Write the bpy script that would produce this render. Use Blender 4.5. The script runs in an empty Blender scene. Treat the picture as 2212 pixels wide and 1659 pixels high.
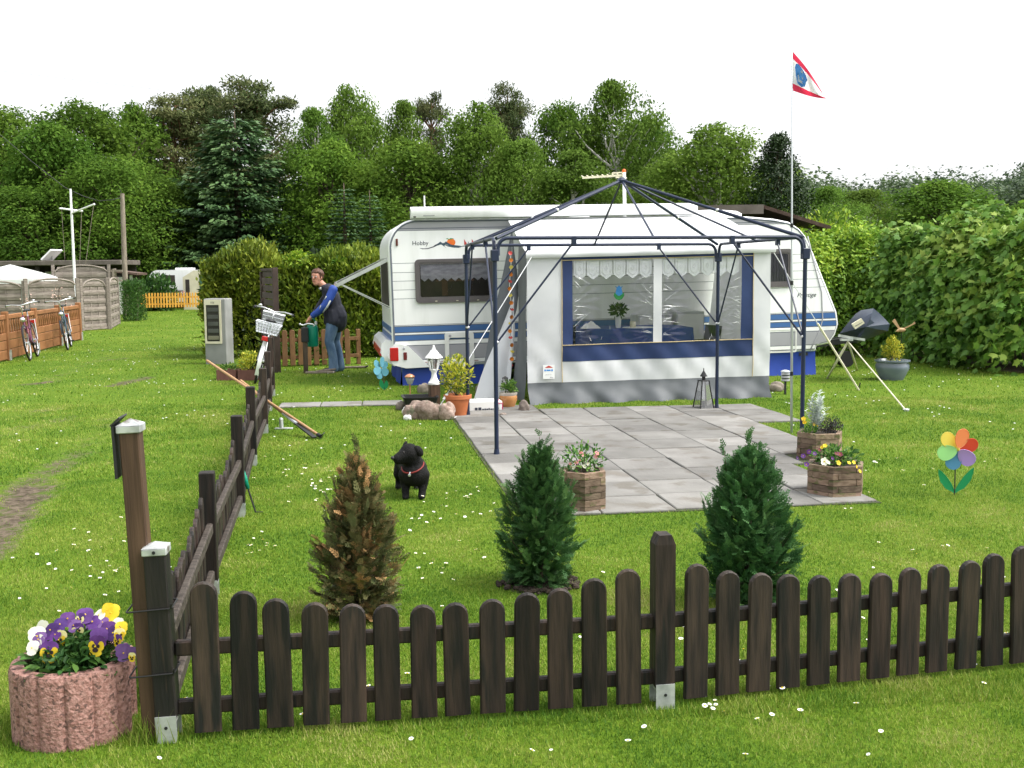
import bpy, bmesh, math, random
import numpy as np
from mathutils import Vector, Matrix, Euler

# ------------------------------------------------------------------ camera, world, sun, exposure
S = bpy.context.scene
COL = S.collection
FPX, CX, CY, EYE = 2350.0, 1106.0, 829.5, 1.62
cam_d = bpy.data.cameras.new('camera')
cam_d.sensor_width = 36.0
cam_d.lens = 36.0 * FPX / 2212.0
cam_d.clip_start, cam_d.clip_end = 0.05, 2000.0
cam = bpy.data.objects.new('camera', cam_d)
COL.objects.link(cam)
CAMR = Matrix.Rotation(math.radians(90 - 5.95), 3, 'X') @ Matrix.Rotation(math.radians(-0.5), 3, 'Z')
cam.matrix_world = Matrix.Translation((0, 0, EYE)) @ CAMR.to_4x4()
S.camera = cam

SUN_EL, SUN_AZ = math.radians(56), math.radians(98)      # azimuth clockwise from +Y
world = bpy.data.worlds.new('World')
S.world = world
world.use_nodes = True
wn, wl = world.node_tree.nodes, world.node_tree.links
wn.clear()
sky = wn.new('ShaderNodeTexSky')
sky.sky_type = 'NISHITA'
sky.sun_disc = False
sky.sun_elevation = SUN_EL
sky.sun_rotation = SUN_AZ
sky.air_density, sky.dust_density, sky.ozone_density = 1.0, 8.0, 1.0
bw = wn.new('ShaderNodeRGBToBW')
mixs = wn.new('ShaderNodeMix'); mixs.data_type = 'RGBA'; mixs.inputs['Factor'].default_value = 0.82
bg = wn.new('ShaderNodeBackground'); bg.inputs['Strength'].default_value = 0.15
wo = wn.new('ShaderNodeOutputWorld')
wl.new(sky.outputs[0], bw.inputs[0])
wl.new(sky.outputs[0], mixs.inputs[6]); wl.new(bw.outputs[0], mixs.inputs[7])
over = wn.new('ShaderNodeMix'); over.data_type = 'RGBA'; over.inputs['Factor'].default_value = 0.55     # the even cloud layer
over.inputs[7].default_value = (2.9, 2.95, 3.0, 1)
wl.new(mixs.outputs[2], over.inputs[6]); wl.new(over.outputs[2], bg.inputs[0]); wl.new(bg.outputs[0], wo.inputs[0])
sun_d = bpy.data.lights.new('sun', 'SUN')
sun_d.energy, sun_d.angle, sun_d.color = 0.8, math.radians(18), (1.0, 0.95, 0.86)
sun = bpy.data.objects.new('sun', sun_d)
COL.objects.link(sun)
sd = Vector((math.sin(SUN_AZ) * math.cos(SUN_EL), math.cos(SUN_AZ) * math.cos(SUN_EL), math.sin(SUN_EL)))
sun.rotation_euler = (-sd).to_track_quat('-Z', 'Y').to_euler()
S.view_settings.view_transform = 'Standard'
S.view_settings.look = 'None'
S.view_settings.gamma = 1.0
S.view_settings.use_curve_mapping = False
S.view_settings.exposure = 1.8
S.render.engine = 'CYCLES'
S.cycles.max_bounces = 8
S.cycles.transparent_max_bounces = 16
S.cycles.transmission_bounces = 6
S.cycles.use_denoising = True

# ------------------------------------------------------------------ helpers
RNG = np.random.default_rng(7)
random.seed(7)

def ray(px, py):
    return CAMR @ Vector(((px - CX) / FPX, -(py - CY) / FPX, -1.0))

def G(px, py, z=0.0):                      # the place on the ground (or at height z) seen at a point of the photograph
    d = ray(px, py)
    k = (z - EYE) / d.z
    return Vector((d.x * k, d.y * k, z))

def P(px, py, Y):                          # the place at distance Y
    d = ray(px, py)
    k = Y / d.y
    return Vector((d.x * k, Y, EYE + d.z * k))

def tag(o, label=None, cat=None, group=None, kind=None):
    if label: o['label'] = label
    if cat: o['category'] = cat
    if group: o['group'] = group
    if kind: o['kind'] = kind
    return o

def thing(name, label, cat, loc=(0, 0, 0), rz=0.0, group=None, rot=None):
    o = bpy.data.objects.new(name, None)
    o.empty_display_size = 0.1
    COL.objects.link(o)
    o.location = loc
    o.rotation_euler = rot if rot else (0, 0, rz)
    return tag(o, label, cat, group)

def link(name, me, parent=None, loc=(0, 0, 0), rot=(0, 0, 0), scale=(1, 1, 1)):
    o = bpy.data.objects.new(name, me)
    COL.objects.link(o)
    o.parent = parent
    o.location, o.rotation_euler, o.scale = loc, rot, scale
    return o

def children(o):
    return list(o.children)

def copy_tree(o, parent=None):
    c = o.copy()
    COL.objects.link(c)
    c.parent = parent
    for ch in children(o):
        copy_tree(ch, c)
    return c

def frame_of(d):
    d = Vector(d).normalized()
    a = Vector((0, 0, 1)) if abs(d.z) < 0.9 else Vector((1, 0, 0))
    x = a.cross(d).normalized()
    return x, d.cross(x).normalized(), d

class MB:
    def __init__(s, off=(0, 0, 0)):
        s.v, s.f, s.m, s.off, s.mi = [], [], [], Vector(off), 0
    def add(s, vs, fs):
        n = len(s.v)
        s.v += [tuple(Vector(p) - s.off) for p in vs]
        s.f += [tuple(i + n for i in f) for f in fs]
        s.m += [s.mi] * len(fs)
        return s
    def box(s, x0, x1, y0, y1, z0, z1):
        vs = [(x, y, z) for z in (z0, z1) for x, y in ((x0, y0), (x1, y0), (x1, y1), (x0, y1))]
        return s.add(vs, [(3, 2, 1, 0), (4, 5, 6, 7), (0, 1, 5, 4), (1, 2, 6, 5), (2, 3, 7, 6), (3, 0, 4, 7)])
    def bbox(s, x0, x1, y0, y1, z0, z1, b=0.004):      # box with chamfered vertical and top edges
        b = min(b, (x1 - x0) * .3, (y1 - y0) * .3, (z1 - z0) * .3)
        poly = [(x0 + b, y0), (x1 - b, y0), (x1, y0 + b), (x1, y1 - b), (x1 - b, y1), (x0 + b, y1), (x0, y1 - b), (x0, y0 + b)]
        cx, cy = (x0 + x1) / 2, (y0 + y1) / 2
        kx, ky = 1 - 2 * b / (x1 - x0), 1 - 2 * b / (y1 - y0)
        ins = [(cx + (x - cx) * kx, cy + (y - cy) * ky) for x, y in poly]
        r = [[(x, y, z) for x, y in p] for p, z in ((ins, z0), (poly, z0 + b), (poly, z1 - b), (ins, z1))]
        vs = [p for q in r for p in q]
        fs = [tuple(range(7, -1, -1)), tuple(range(24, 32))]
        for k in range(3):
            for i in range(8):
                j = (i + 1) % 8
                fs.append((k * 8 + i, k * 8 + j, k * 8 + 8 + j, k * 8 + 8 + i))
        return s.add(vs, fs)
    def obox(s, c, ax, ay, az, hx, hy, hz):            # oriented box, half sizes
        c, ax, ay, az = Vector(c), Vector(ax).normalized(), Vector(ay).normalized(), Vector(az).normalized()
        vs = [c + ax * (i * hx) + ay * (j * hy) + az * (k * hz) for k in (-1, 1) for i, j in ((-1, -1), (1, -1), (1, 1), (-1, 1))]
        return s.add(vs, [(3, 2, 1, 0), (4, 5, 6, 7), (0, 1, 5, 4), (1, 2, 6, 5), (2, 3, 7, 6), (3, 0, 4, 7)])
    def beam(s, p0, p1, w, h, up=(0, 0, 1)):
        p0, p1 = Vector(p0), Vector(p1)
        d = (p1 - p0)
        L = d.length
        d.normalize()
        x = d.cross(Vector(up)).normalized()
        z = x.cross(d).normalized()
        return s.obox((p0 + p1) / 2, d, x, z, L / 2, w / 2, h / 2)
    def tube(s, pts, r, n=8, cap=True, closed=False):
        pts = [Vector(p) for p in pts]
        m = len(pts)
        rs = list(r) if hasattr(r, '__len__') else [r] * m
        tg = []
        for i in range(m):
            a = pts[(i - 1) % m] if (closed or i > 0) else pts[i]
            b = pts[(i + 1) % m] if (closed or i < m - 1) else pts[i]
            d = b - a
            tg.append(d.normalized() if d.length > 1e-9 else Vector((0, 0, 1)))
        x, y, _ = frame_of(tg[0])
        vs = []
        for i in range(m):
            t = tg[i]
            x = (x - t * x.dot(t))
            x = x.normalized() if x.length > 1e-6 else frame_of(t)[0]
            y = t.cross(x)
            for k in range(n):
                a = 2 * math.pi * k / n
                vs.append(pts[i] + (x * math.cos(a) + y * math.sin(a)) * rs[i])
        fs = []
        for i in range(m if closed else m - 1):
            j = (i + 1) % m
            for k in range(n):
                l = (k + 1) % n
                fs.append((i * n + k, i * n + l, j * n + l, j * n + k))
        if cap and not closed:
            fs.append(tuple(range(n - 1, -1, -1)))
            fs.append(tuple((m - 1) * n + k for k in range(n)))
        return s.add(vs, fs)
    def lathe(s, prof, n=24, c=(0, 0, 0), sx=1, sy=1, caps=True, fn=None):
        c = Vector(c)
        vs, fs = [], []
        for r, z in prof:
            for k in range(n):
                a = 2 * math.pi * k / n
                q = fn(a, z) if fn else 1.0
                vs.append(c + Vector((r * q * math.cos(a) * sx, r * q * math.sin(a) * sy, z)))
        m = len(prof)
        for i in range(m - 1):
            for k in range(n):
                l = (k + 1) % n
                fs.append((i * n + k, i * n + l, i * n + n + l, i * n + n + k))
        if caps:
            fs.append(tuple(range(n - 1, -1, -1)))
            fs.append(tuple((m - 1) * n + k for k in range(n)))
        return s.add(vs, fs)
    def prism(s, poly, z0, z1, M=None):                # poly in xy, extruded in z, then M
        n = len(poly)
        vs = [Vector((x, y, z0)) for x, y in poly] + [Vector((x, y, z1)) for x, y in poly]
        if M is not None:
            vs = [M @ p for p in vs]
        fs = [tuple(range(n - 1, -1, -1)), tuple(range(n, 2 * n))]
        fs += [(i, (i + 1) % n, n + (i + 1) % n, n + i) for i in range(n)]
        return s.add(vs, fs)
    def ring(s, outer, inner, z0, z1, M=None):
        n = len(outer)
        vs = [Vector((x, y, z)) for pl in (outer, inner) for z in (z0, z1) for x, y in pl]
        if M is not None:
            vs = [M @ p for p in vs]
        fs = []
        for i in range(n):
            j = (i + 1) % n
            fs += [(i, j, n + j, n + i), (2 * n + j, 2 * n + i, 3 * n + i, 3 * n + j),
                   (n + i, n + j, 3 * n + j, 3 * n + i), (j, i, 2 * n + i, 2 * n + j)]
        return s.add(vs, fs)
    def grid(s, fn, nu, nv):
        vs = [fn(i / nu, j / nv) for j in range(nv + 1) for i in range(nu + 1)]
        w = nu + 1
        return s.add(vs, [(j * w + i, j * w + i + 1, (j + 1) * w + i + 1, (j + 1) * w + i) for j in range(nv) for i in range(nu)])
    def ball(s, c, r, n=12, m=8, jit=0.0, rng=None):
        c = Vector(c)
        r = Vector(r) if hasattr(r, '__len__') else Vector((r, r, r))
        vs, fs = [], []
        for j in range(m + 1):
            th = math.pi * j / m
            for k in range(n):
                a = 2 * math.pi * k / n
                q = 1.0
                vs.append(c + Vector((r.x * math.sin(th) * math.cos(a), r.y * math.sin(th) * math.sin(a), r.z * math.cos(th))))
        for j in range(m):
            for k in range(n):
                l = (k + 1) % n
                fs.append((j * n + l, j * n + k, j * n + n + k, j * n + n + l))
        return s.add(vs, fs)
    def text(s, body, size, M, depth=0.0015, align='CENTER', shear=0.0):
        cu = bpy.data.curves.new('lettering', 'FONT')
        cu.body, cu.size, cu.extrude, cu.align_x, cu.shear = body, size, depth, align, shear
        cu.resolution_u = 2
        o = bpy.data.objects.new('lettering', cu)
        COL.objects.link(o)
        dg = bpy.context.evaluated_depsgraph_get()
        me = bpy.data.meshes.new_from_object(o.evaluated_get(dg))
        s.add([M @ p.co for p in me.vertices], [tuple(p.vertices) for p in me.polygons])
        bpy.data.objects.remove(o)
        bpy.data.curves.remove(cu)
        bpy.data.meshes.remove(me)
        return s
    def mesh(s, name, mat, smooth=False, fix=False):
        me = bpy.data.meshes.new(name)
        me.from_pydata(s.v, [], s.f)
        ms = mat if isinstance(mat, (list, tuple)) else [mat]
        for q in ms:
            me.materials.append(q)
        if len(ms) > 1:
            me.polygons.foreach_set('material_index', s.m)
        me.update()
        if fix:
            bm = bmesh.new(); bm.from_mesh(me)
            bmesh.ops.remove_doubles(bm, verts=bm.verts, dist=1e-5)
            bmesh.ops.recalc_face_normals(bm, faces=bm.faces)
            bm.to_mesh(me); bm.free()
        if smooth:
            if smooth is True:
                me.polygons.foreach_set('use_smooth', [True] * len(me.polygons))
            else:
                me.shade_smooth()
                me.set_sharp_from_angle(angle=math.radians(smooth))
        return me
    def build(s, name, mat, parent=None, smooth=False, fix=False, **kw):
        return link(name, s.mesh(name, mat, smooth, fix), parent, **kw)

def rrect(x0, x1, y0, y1, r, n=5):
    pts = []
    for cx, cy, a0 in ((x1 - r, y0 + r, -90), (x1 - r, y1 - r, 0), (x0 + r, y1 - r, 90), (x0 + r, y0 + r, 180)):
        for k in range(n + 1):
            a = math.radians(a0 + 90 * k / n)
            pts.append((cx + r * math.cos(a), cy + r * math.sin(a)))
    return pts

def clip_band(poly, lo, hi):
    def half(pl, f):
        out = []
        for i in range(len(pl)):
            a, b = pl[i], pl[(i + 1) % len(pl)]
            fa, fb = f(a), f(b)
            if fa >= 0: out.append(a)
            if fa * fb < 0:
                t = fa / (fa - fb)
                out.append((a[0] + (b[0] - a[0]) * t, a[1] + (b[1] - a[1]) * t))
        return out
    return half(half(poly, lambda p: p[1] - lo), lambda p: hi - p[1])

def body_mesh(name, parts, voxel, smooth, mat):
    """one continuous skin over joint chains; parts: lists of (point, radius)"""
    mb = MB()
    for ch in parts:
        pts, rs = [Vector(p) for p, _ in ch], [r for _, r in ch]
        if len(pts) > 1:
            P2, R2 = [], []
            for i in range(len(pts) - 1):
                for k in range(4):
                    t = k / 4
                    P2.append(pts[i].lerp(pts[i + 1], t)); R2.append(rs[i] * (1 - t) + rs[i + 1] * t)
            P2.append(pts[-1]); R2.append(rs[-1])
            mb.tube(P2, R2, 12)
        for p, r in zip(pts, rs):
            mb.ball(p, r, 12, 8)
    o = mb.build(name, mat)
    md = o.modifiers.new('r', 'REMESH'); md.mode = 'VOXEL'; md.voxel_size = voxel
    ms = o.modifiers.new('s', 'SMOOTH'); ms.iterations = smooth; ms.factor = 0.5
    dg = bpy.context.evaluated_depsgraph_get()
    me = bpy.data.meshes.new_from_object(o.evaluated_get(dg))
    bpy.data.objects.remove(o)
    me.name = name
    me.shade_smooth()
    return me

# ------------------------------------------------------------------ materials
def _n(t, k, **kw):
    q = t.nodes.new(k)
    for a, b in kw.items():
        setattr(q, a, b)
    return q

def ramp(t, stops):
    r = t.nodes.new('ShaderNodeValToRGB')
    e = r.color_ramp.elements
    while len(e) > len(stops): e.remove(e[-1])
    while len(e) < len(stops): e.new(0.5)
    for q, (p, c) in zip(e, stops):
        q.position = p
        q.color = (*c, 1)
    return r

def mat(name, c1, c2=None, scale=6, stretch=(1, 1, 1), rough=.6, metal=0, bump=0, bscale=None, detail=5, lo=.35, hi=.65,
        vary=0.0, spec=.4, transl=0, alpha=1.0, emit=None, spots=None, hue=0.0):
    m = bpy.data.materials.new(name)
    m.use_nodes = True
    t = m.node_tree
    b = t.nodes['Principled BSDF']
    out = t.nodes['Material Output']
    L = t.links.new
    b.inputs['Roughness'].default_value = rough
    b.inputs['Metallic'].default_value = metal
    b.inputs['Specular IOR Level'].default_value = spec
    c2 = c2 or tuple(x * .8 for x in c1)
    tc = _n(t, 'ShaderNodeTexCoord')
    oi = _n(t, 'ShaderNodeObjectInfo')
    mp = _n(t, 'ShaderNodeMapping')
    mp.inputs['Scale'].default_value = stretch
    ml = _n(t, 'ShaderNodeMath', operation='MULTIPLY'); ml.inputs[1].default_value = 37.0
    L(oi.outputs['Random'], ml.inputs[0])
    cb = _n(t, 'ShaderNodeCombineXYZ')
    for i in range(3): L(ml.outputs[0], cb.inputs[i])
    L(cb.outputs[0], mp.inputs['Location'])
    L(tc.outputs['Object'], mp.inputs['Vector'])
    nz = _n(t, 'ShaderNodeTexNoise')
    nz.inputs['Scale'].default_value = scale
    nz.inputs['Detail'].default_value = detail
    L(mp.outputs[0], nz.inputs['Vector'])
    rp = ramp(t, [(lo, c1), (hi, c2)])
    L(nz.outputs['Fac'], rp.inputs[0])
    col = rp.outputs[0]
    if spots:                                        # (colour, scale, threshold)
        n2 = _n(t, 'ShaderNodeTexNoise'); n2.inputs['Scale'].default_value = spots[1]; n2.inputs['Detail'].default_value = 6
        L(mp.outputs[0], n2.inputs['Vector'])
        r2 = ramp(t, [(spots[2], (0, 0, 0)), (spots[2] + .08, (1, 1, 1))])
        L(n2.outputs['Fac'], r2.inputs[0])
        mx = _n(t, 'ShaderNodeMix', data_type='RGBA')
        L(r2.outputs[0], mx.inputs[0]); L(col, mx.inputs[6]); mx.inputs[7].default_value = (*spots[0], 1)
        col = mx.outputs[2]
    if vary or hue:
        hs = _n(t, 'ShaderNodeHueSaturation')
        mr = _n(t, 'ShaderNodeMapRange')
        mr.inputs['To Min'].default_value, mr.inputs['To Max'].default_value = 1 - vary, 1 + vary
        L(oi.outputs['Random'], mr.inputs[0]); L(mr.outputs[0], hs.inputs['Value'])
        if hue:
            mh = _n(t, 'ShaderNodeMapRange')
            mh.inputs['To Min'].default_value, mh.inputs['To Max'].default_value = .5 - hue, .5 + hue
            m3 = _n(t, 'ShaderNodeMath', operation='FRACT')
            L(ml.outputs[0], m3.inputs[0]); L(m3.outputs[0], mh.inputs[0]); L(mh.outputs[0], hs.inputs['Hue'])
        L(col, hs.inputs['Color'])
        col = hs.outputs[0]
    L(col, b.inputs['Base Color'])
    if bump:
        nb = _n(t, 'ShaderNodeTexNoise')
        nb.inputs['Scale'].default_value = bscale or scale * 3
        nb.inputs['Detail'].default_value = 6
        L(mp.outputs[0], nb.inputs['Vector'])
        bp = _n(t, 'ShaderNodeBump'); bp.inputs['Strength'].default_value = bump; bp.inputs['Distance'].default_value = .01
        L(nb.outputs['Fac'], bp.inputs['Height']); L(bp.outputs[0], b.inputs['Normal'])
    sh = b.outputs[0]
    if transl:
        tr = _n(t, 'ShaderNodeBsdfTranslucent'); L(col, tr.inputs[0])
        mx = _n(t, 'ShaderNodeMixShader'); mx.inputs[0].default_value = transl
        L(sh, mx.inputs[1]); L(tr.outputs[0], mx.inputs[2])
        sh = mx.outputs[0]
    if alpha < 1:
        tp = _n(t, 'ShaderNodeBsdfTransparent')
        mx = _n(t, 'ShaderNodeMixShader'); mx.inputs[0].default_value = alpha
        L(tp.outputs[0], mx.inputs[1]); L(sh, mx.inputs[2])
        sh = mx.outputs[0]
    if emit:
        b.inputs['Emission Color'].default_value = (*emit[0], 1); b.inputs['Emission Strength'].default_value = emit[1]
    L(sh, out.inputs['Surface'])
    return m

def leafmat(name, cols, transl=.3, rough=.55, vary=.12, hue=.012, patch=None, spec=.25):
    """cols: list of colours along the per-leaf tone"""
    m = bpy.data.materials.new(name)
    m.use_nodes = True
    t = m.node_tree
    b = t.nodes['Principled BSDF']; out = t.nodes['Material Output']; L = t.links.new
    b.inputs['Roughness'].default_value = rough
    b.inputs['Specular IOR Level'].default_value = spec
    at = _n(t, 'ShaderNodeAttribute', attribute_name='tone')
    k = len(cols)
    rp = ramp(t, [(i / (k - 1) * .9 + .05, c) for i, c in enumerate(cols)])
    fac = at.outputs['Fac']
    if patch:                                        # slow drift of colour over the ground: (scale, amount)
        ge = _n(t, 'ShaderNodeNewGeometry')
        nz = _n(t, 'ShaderNodeTexNoise'); nz.inputs['Scale'].default_value = patch[0]; nz.inputs['Detail'].default_value = 4
        L(ge.outputs['Position'], nz.inputs['Vector'])
        mr = _n(t, 'ShaderNodeMapRange'); mr.inputs['From Min'].default_value = .3; mr.inputs['From Max'].default_value = .7
        mr.inputs['To Min'].default_value, mr.inputs['To Max'].default_value = -patch[1], patch[1]
        L(nz.outputs['Fac'], mr.inputs[0])
        ad = _n(t, 'ShaderNodeMath', operation='ADD'); L(fac, ad.inputs[0]); L(mr.outputs[0], ad.inputs[1])
        fac = ad.outputs[0]
    L(fac, rp.inputs[0])
    oi = _n(t, 'ShaderNodeObjectInfo')
    hs = _n(t, 'ShaderNodeHueSaturation')
    mr = _n(t, 'ShaderNodeMapRange'); mr.inputs['To Min'].default_value, mr.inputs['To Max'].default_value = 1 - vary, 1 + vary
    L(oi.outputs['Random'], mr.inputs[0]); L(mr.outputs[0], hs.inputs['Value'])
    fr = _n(t, 'ShaderNodeMath', operation='MULTIPLY'); fr.inputs[1].default_value = 17.3
    ff = _n(t, 'ShaderNodeMath', operation='FRACT')
    mh = _n(t, 'ShaderNodeMapRange'); mh.inputs['To Min'].default_value, mh.inputs['To Max'].default_value = .5 - hue, .5 + hue
    L(oi.outputs['Random'], fr.inputs[0]); L(fr.outputs[0], ff.inputs[0]); L(ff.outputs[0], mh.inputs[0]); L(mh.outputs[0], hs.inputs['Hue'])
    L(rp.outputs[0], hs.inputs['Color']); L(hs.outputs[0], b.inputs['Base Color'])
    tr = _n(t, 'ShaderNodeBsdfTranslucent'); L(hs.outputs[0], tr.inputs[0])
    mx = _n(t, 'ShaderNodeMixShader'); mx.inputs[0].default_value = transl
    L(b.outputs[0], mx.inputs[1]); L(tr.outputs[0], mx.inputs[2]); L(mx.outputs[0], out.inputs['Surface'])
    return m

def glassmat(name, tint=(1, 1, 1), refl=.12, rough=.03, fres=.8):
    """thin sheet: mostly see-through, with a mirror part that follows the angle"""
    m = bpy.data.materials.new(name)
    m.use_nodes = True
    t = m.node_tree; t.nodes.clear(); L = t.links.new
    out = _n(t, 'ShaderNodeOutputMaterial')
    tp = _n(t, 'ShaderNodeBsdfTransparent'); tp.inputs[0].default_value = (*tint, 1)
    gl = _n(t, 'ShaderNodeBsdfGlossy'); gl.inputs['Roughness'].default_value = rough
    lw = _n(t, 'ShaderNodeLayerWeight'); lw.inputs['Blend'].default_value = .35
    ad = _n(t, 'ShaderNodeMath', operation='MULTIPLY_ADD'); ad.inputs[1].default_value = fres; ad.inputs[2].default_value = refl
    ad.use_clamp = True
    L(lw.outputs['Fresnel'], ad.inputs[0])
    mx = _n(t, 'ShaderNodeMixShader')
    L(ad.outputs[0], mx.inputs[0]); L(tp.outputs[0], mx.inputs[1]); L(gl.outputs[0], mx.inputs[2])
    L(mx.outputs[0], out.inputs['Surface'])
    return m

# leaf clouds -----------------------------------------------------------------------------------
def unit(a):
    return a / (np.linalg.norm(a, axis=1, keepdims=True) + 1e-9)

T_DIA = (np.array([(0, 0, 0), (.45, .5, .04), (1, 0, -.08), (.45, -.5, .04)], float), [(0, 1, 2, 3)])
T_OVAL = (np.array([(0, 0, 0), (.22, .36, .04), (.6, .42, .03), (1, 0, -.12), (.6, -.42, .03), (.22, -.36, .04)], float), [(0, 1, 2, 3), (0, 3, 4, 5)])
T_TRI = (np.array([(0, .5, 0), (0, -.5, 0), (1, 0, 0)], float), [(0, 1, 2)])
def _maple():
    half = [(0, 0), (.08, .38), (.2, .5), (.33, .42), (.42, .52), (.62, .62), (.6, .36), (.72, .2), (1, 0)]
    pts = [(x, y, -.1 * abs(y)) for x, y in half] + [(x, -y, -.1 * abs(y)) for x, y in half[-2:0:-1]]
    k = len(half)
    n = len(pts)
    return (np.array(pts, float), [tuple(range(0, k)), tuple([0] + list(range(k - 1, n)))])
T_MAPLE = _maple()
def _spray():
    vs, fs = [], []
    def leafl(o, d, l, w):
        o, d = np.array(o), np.array(d) / np.linalg.norm(d)
        n = np.array((-d[1], d[0], 0))
        k = len(vs)
        vs.extend([o, o + d * l * .45 + n * w, o + d * l, o + d * l * .45 - n * w])
        fs.append((k, k + 1, k + 2, k + 3))
    leafl((0, 0, 0), (1, 0, 0), 1.0, .04)
    for i, x in enumerate((.16, .38, .6, .8)):
        l = .42 * (1.05 - x * .75)
        for sgn in (1, -1):
            leafl((x, 0, 0), (.7, sgn * .72, .02), l * 1.08, .055)
            leafl((x + l * .38, sgn * l * .38, 0), (.98, sgn * .05, .02), l * .5, .04)
    v = np.array(vs, float)
    v[:, 2] -= .18 * v[:, 0] ** 2
    return v, fs
T_SPRAY = _spray()

def leafmesh(name, pos, D, N, Ln, Wd, tone, mt, tmpl=T_DIA):
    T, F = tmpl
    D = unit(D); B = unit(np.cross(N, D)); N = np.cross(D, B)
    n, k = len(pos), len(T)
    Ln = np.broadcast_to(Ln, (n,)); Wd = np.broadcast_to(Wd, (n,))
    co = (pos[:, None, :] + T[None, :, 0:1] * (D * Ln[:, None])[:, None, :]
          + T[None, :, 1:2] * (B * Wd[:, None])[:, None, :] + T[None, :, 2:3] * (N * Ln[:, None])[:, None, :])
    fl = np.concatenate([np.array(f) for f in F])
    lens = np.array([len(f) for f in F])
    loops = (fl[None, :] + (np.arange(n) * k)[:, None]).ravel()
    tot = np.tile(lens, n)
    start = np.concatenate([[0], np.cumsum(tot)[:-1]])
    me = bpy.data.meshes.new(name)
    me.vertices.add(n * k); me.vertices.foreach_set('co', co.astype(np.float32).ravel())
    me.loops.add(len(loops)); me.loops.foreach_set('vertex_index', loops.astype(np.int32))
    me.polygons.add(len(tot)); me.polygons.foreach_set('loop_start', start.astype(np.int32))
    me.update(calc_edges=True)
    a = me.attributes.new('tone', 'FLOAT', 'FACE')
    a.data.foreach_set('value', np.repeat(np.clip(tone, 0, 1), len(F)).astype(np.float32))
    me.materials.append(mt)
    return me

def rdir(rng, n):
    return unit(rng.normal(size=(n, 3)))

def clump_leaves(rng, C, R, per, L, up=.5, flat=.8, droop=0.0, spread=.45):
    n = len(C)
    i = np.repeat(np.arange(n), per)
    d = rdir(rng, len(i))
    r = R[i] * rng.random(len(i)) ** spread
    pos = C[i] + d * r[:, None] * np.array([1, 1, flat])
    N = unit(d * .5 + np.array([0, 0, up]) + rng.normal(size=d.shape) * .5)
    Dr = unit(np.cross(N, rng.normal(size=d.shape)) + np.array([0, 0, -droop]))
    ct = rng.random(n)
    tone = ct[i] * .55 + rng.random(len(i)) * .45
    ln = L * rng.uniform(.6, 1.35, len(i))
    return pos, Dr, N, ln, tone

def branch(mb, p, q, r0, r1, rng, wob=.08, k=4, n=6):
    p, q = np.array(p, float), np.array(q, float)
    l = np.linalg.norm(q - p)
    pts, rs = [], []
    for i in range(k + 1):
        t = i / k
        o = rng.normal(size=3) * wob * l * (t * (1 - t)) * 2
        pts.append(p + (q - p) * t + o); rs.append(r0 + (r1 - r0) * t)
    mb.tube(pts, rs, n, cap=False)
# ------------------------------------------------------------------ palette
M = {}
M['fence'] = mat('dark_stained_wood', (.008, .0065, .006), (.04, .026, .019), scale=5, stretch=(7, 7, .7), rough=.6, bump=.4, bscale=9, vary=.5, hue=.012, lo=.32, hi=.68, spots=((.008, .008, .007), 3.2, .56), spec=.3)
M['blackpost'] = mat('black_stained_post', (.008, .008, .008), (.018, .015, .013), scale=5, stretch=(7, 7, .7), rough=.55, bump=.3, spots=((.045, .028, .018), 4, .66), spec=.3)
M['rail'] = mat('weathered_rail_wood', (.022, .017, .014), (.07, .058, .048), scale=7, stretch=(6, .8, 6), rough=.7, bump=.4, vary=.2, spec=.3)
M['postbrown'] = mat('brown_post_wood', (.05, .026, .014), (.09, .05, .028), scale=6, stretch=(9, 9, .5), rough=.6, bump=.25, bscale=12)
M['galv'] = mat('galvanised_steel', (.36, .38, .38), (.6, .62, .62), scale=16, rough=.45, metal=.55, spots=((.16, .13, .1), 12, .63))
M['black'] = mat('black_plastic', (.012, .013, .014), (.02, .02, .022), rough=.5)
M['wire'] = mat('black_wire', (.01, .01, .01), rough=.5)
M['white'] = mat('white_paint', (.82, .83, .83), (.72, .73, .73), scale=2, rough=.35, spec=.45)
M['whitep'] = mat('white_plastic', (.8, .8, .78), (.7, .7, .68), scale=3, rough=.4)
M['caravan'] = mat('caravan_white', (.84, .85, .85), (.7, .71, .7), scale=2.6, stretch=(2.5, 2.5, .35), rough=.3, spec=.5, lo=.48, hi=.85)
M['cargrey'] = mat('caravan_grey_band', (.36, .36, .39), (.33, .33, .36), scale=3, rough=.4)
M['carblue'] = mat('caravan_blue_stripe', (.055, .14, .34), (.05, .125, .31), scale=3, rough=.35)
M['carred'] = mat('thin_red_line', (.25, .05, .05), rough=.4)
M['seam'] = mat('seam_grey', (.16, .18, .22), rough=.6)
M['rubber'] = mat('window_frame_grey', (.085, .075, .08), (.11, .1, .1), scale=5, rough=.5)
M['darkpane'] = mat('dark_window_sheet', (.022, .02, .018), (.05, .04, .03), scale=3, rough=.6)
M['pane'] = glassmat('window_glass', (.8, .8, .8), .0, .02, .3)
M['foil'] = glassmat('window_foil', (.985, .99, .995), .03, .05, .6)
M['foilglint'] = mat('painted_foil_glint', (.8, .82, .84), rough=.2, spec=.8)  # white colour for the painted highlights on the foil folds
M['lampglass'] = glassmat('lamp_glass', (.9, .9, .9), .12, .08)
M['skirt'] = mat('blue_skirt_cloth', (.012, .045, .3), (.018, .06, .36), scale=4, rough=.55, bump=.15, bscale=6)
M['navy'] = mat('navy_painted_steel', (.007, .014, .04), (.01, .019, .052), scale=5, rough=.36, spec=.45, vary=.06)
M['chrome'] = mat('bright_steel', (.7, .71, .72), (.55, .56, .57), scale=9, rough=.28, metal=.85)
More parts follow.
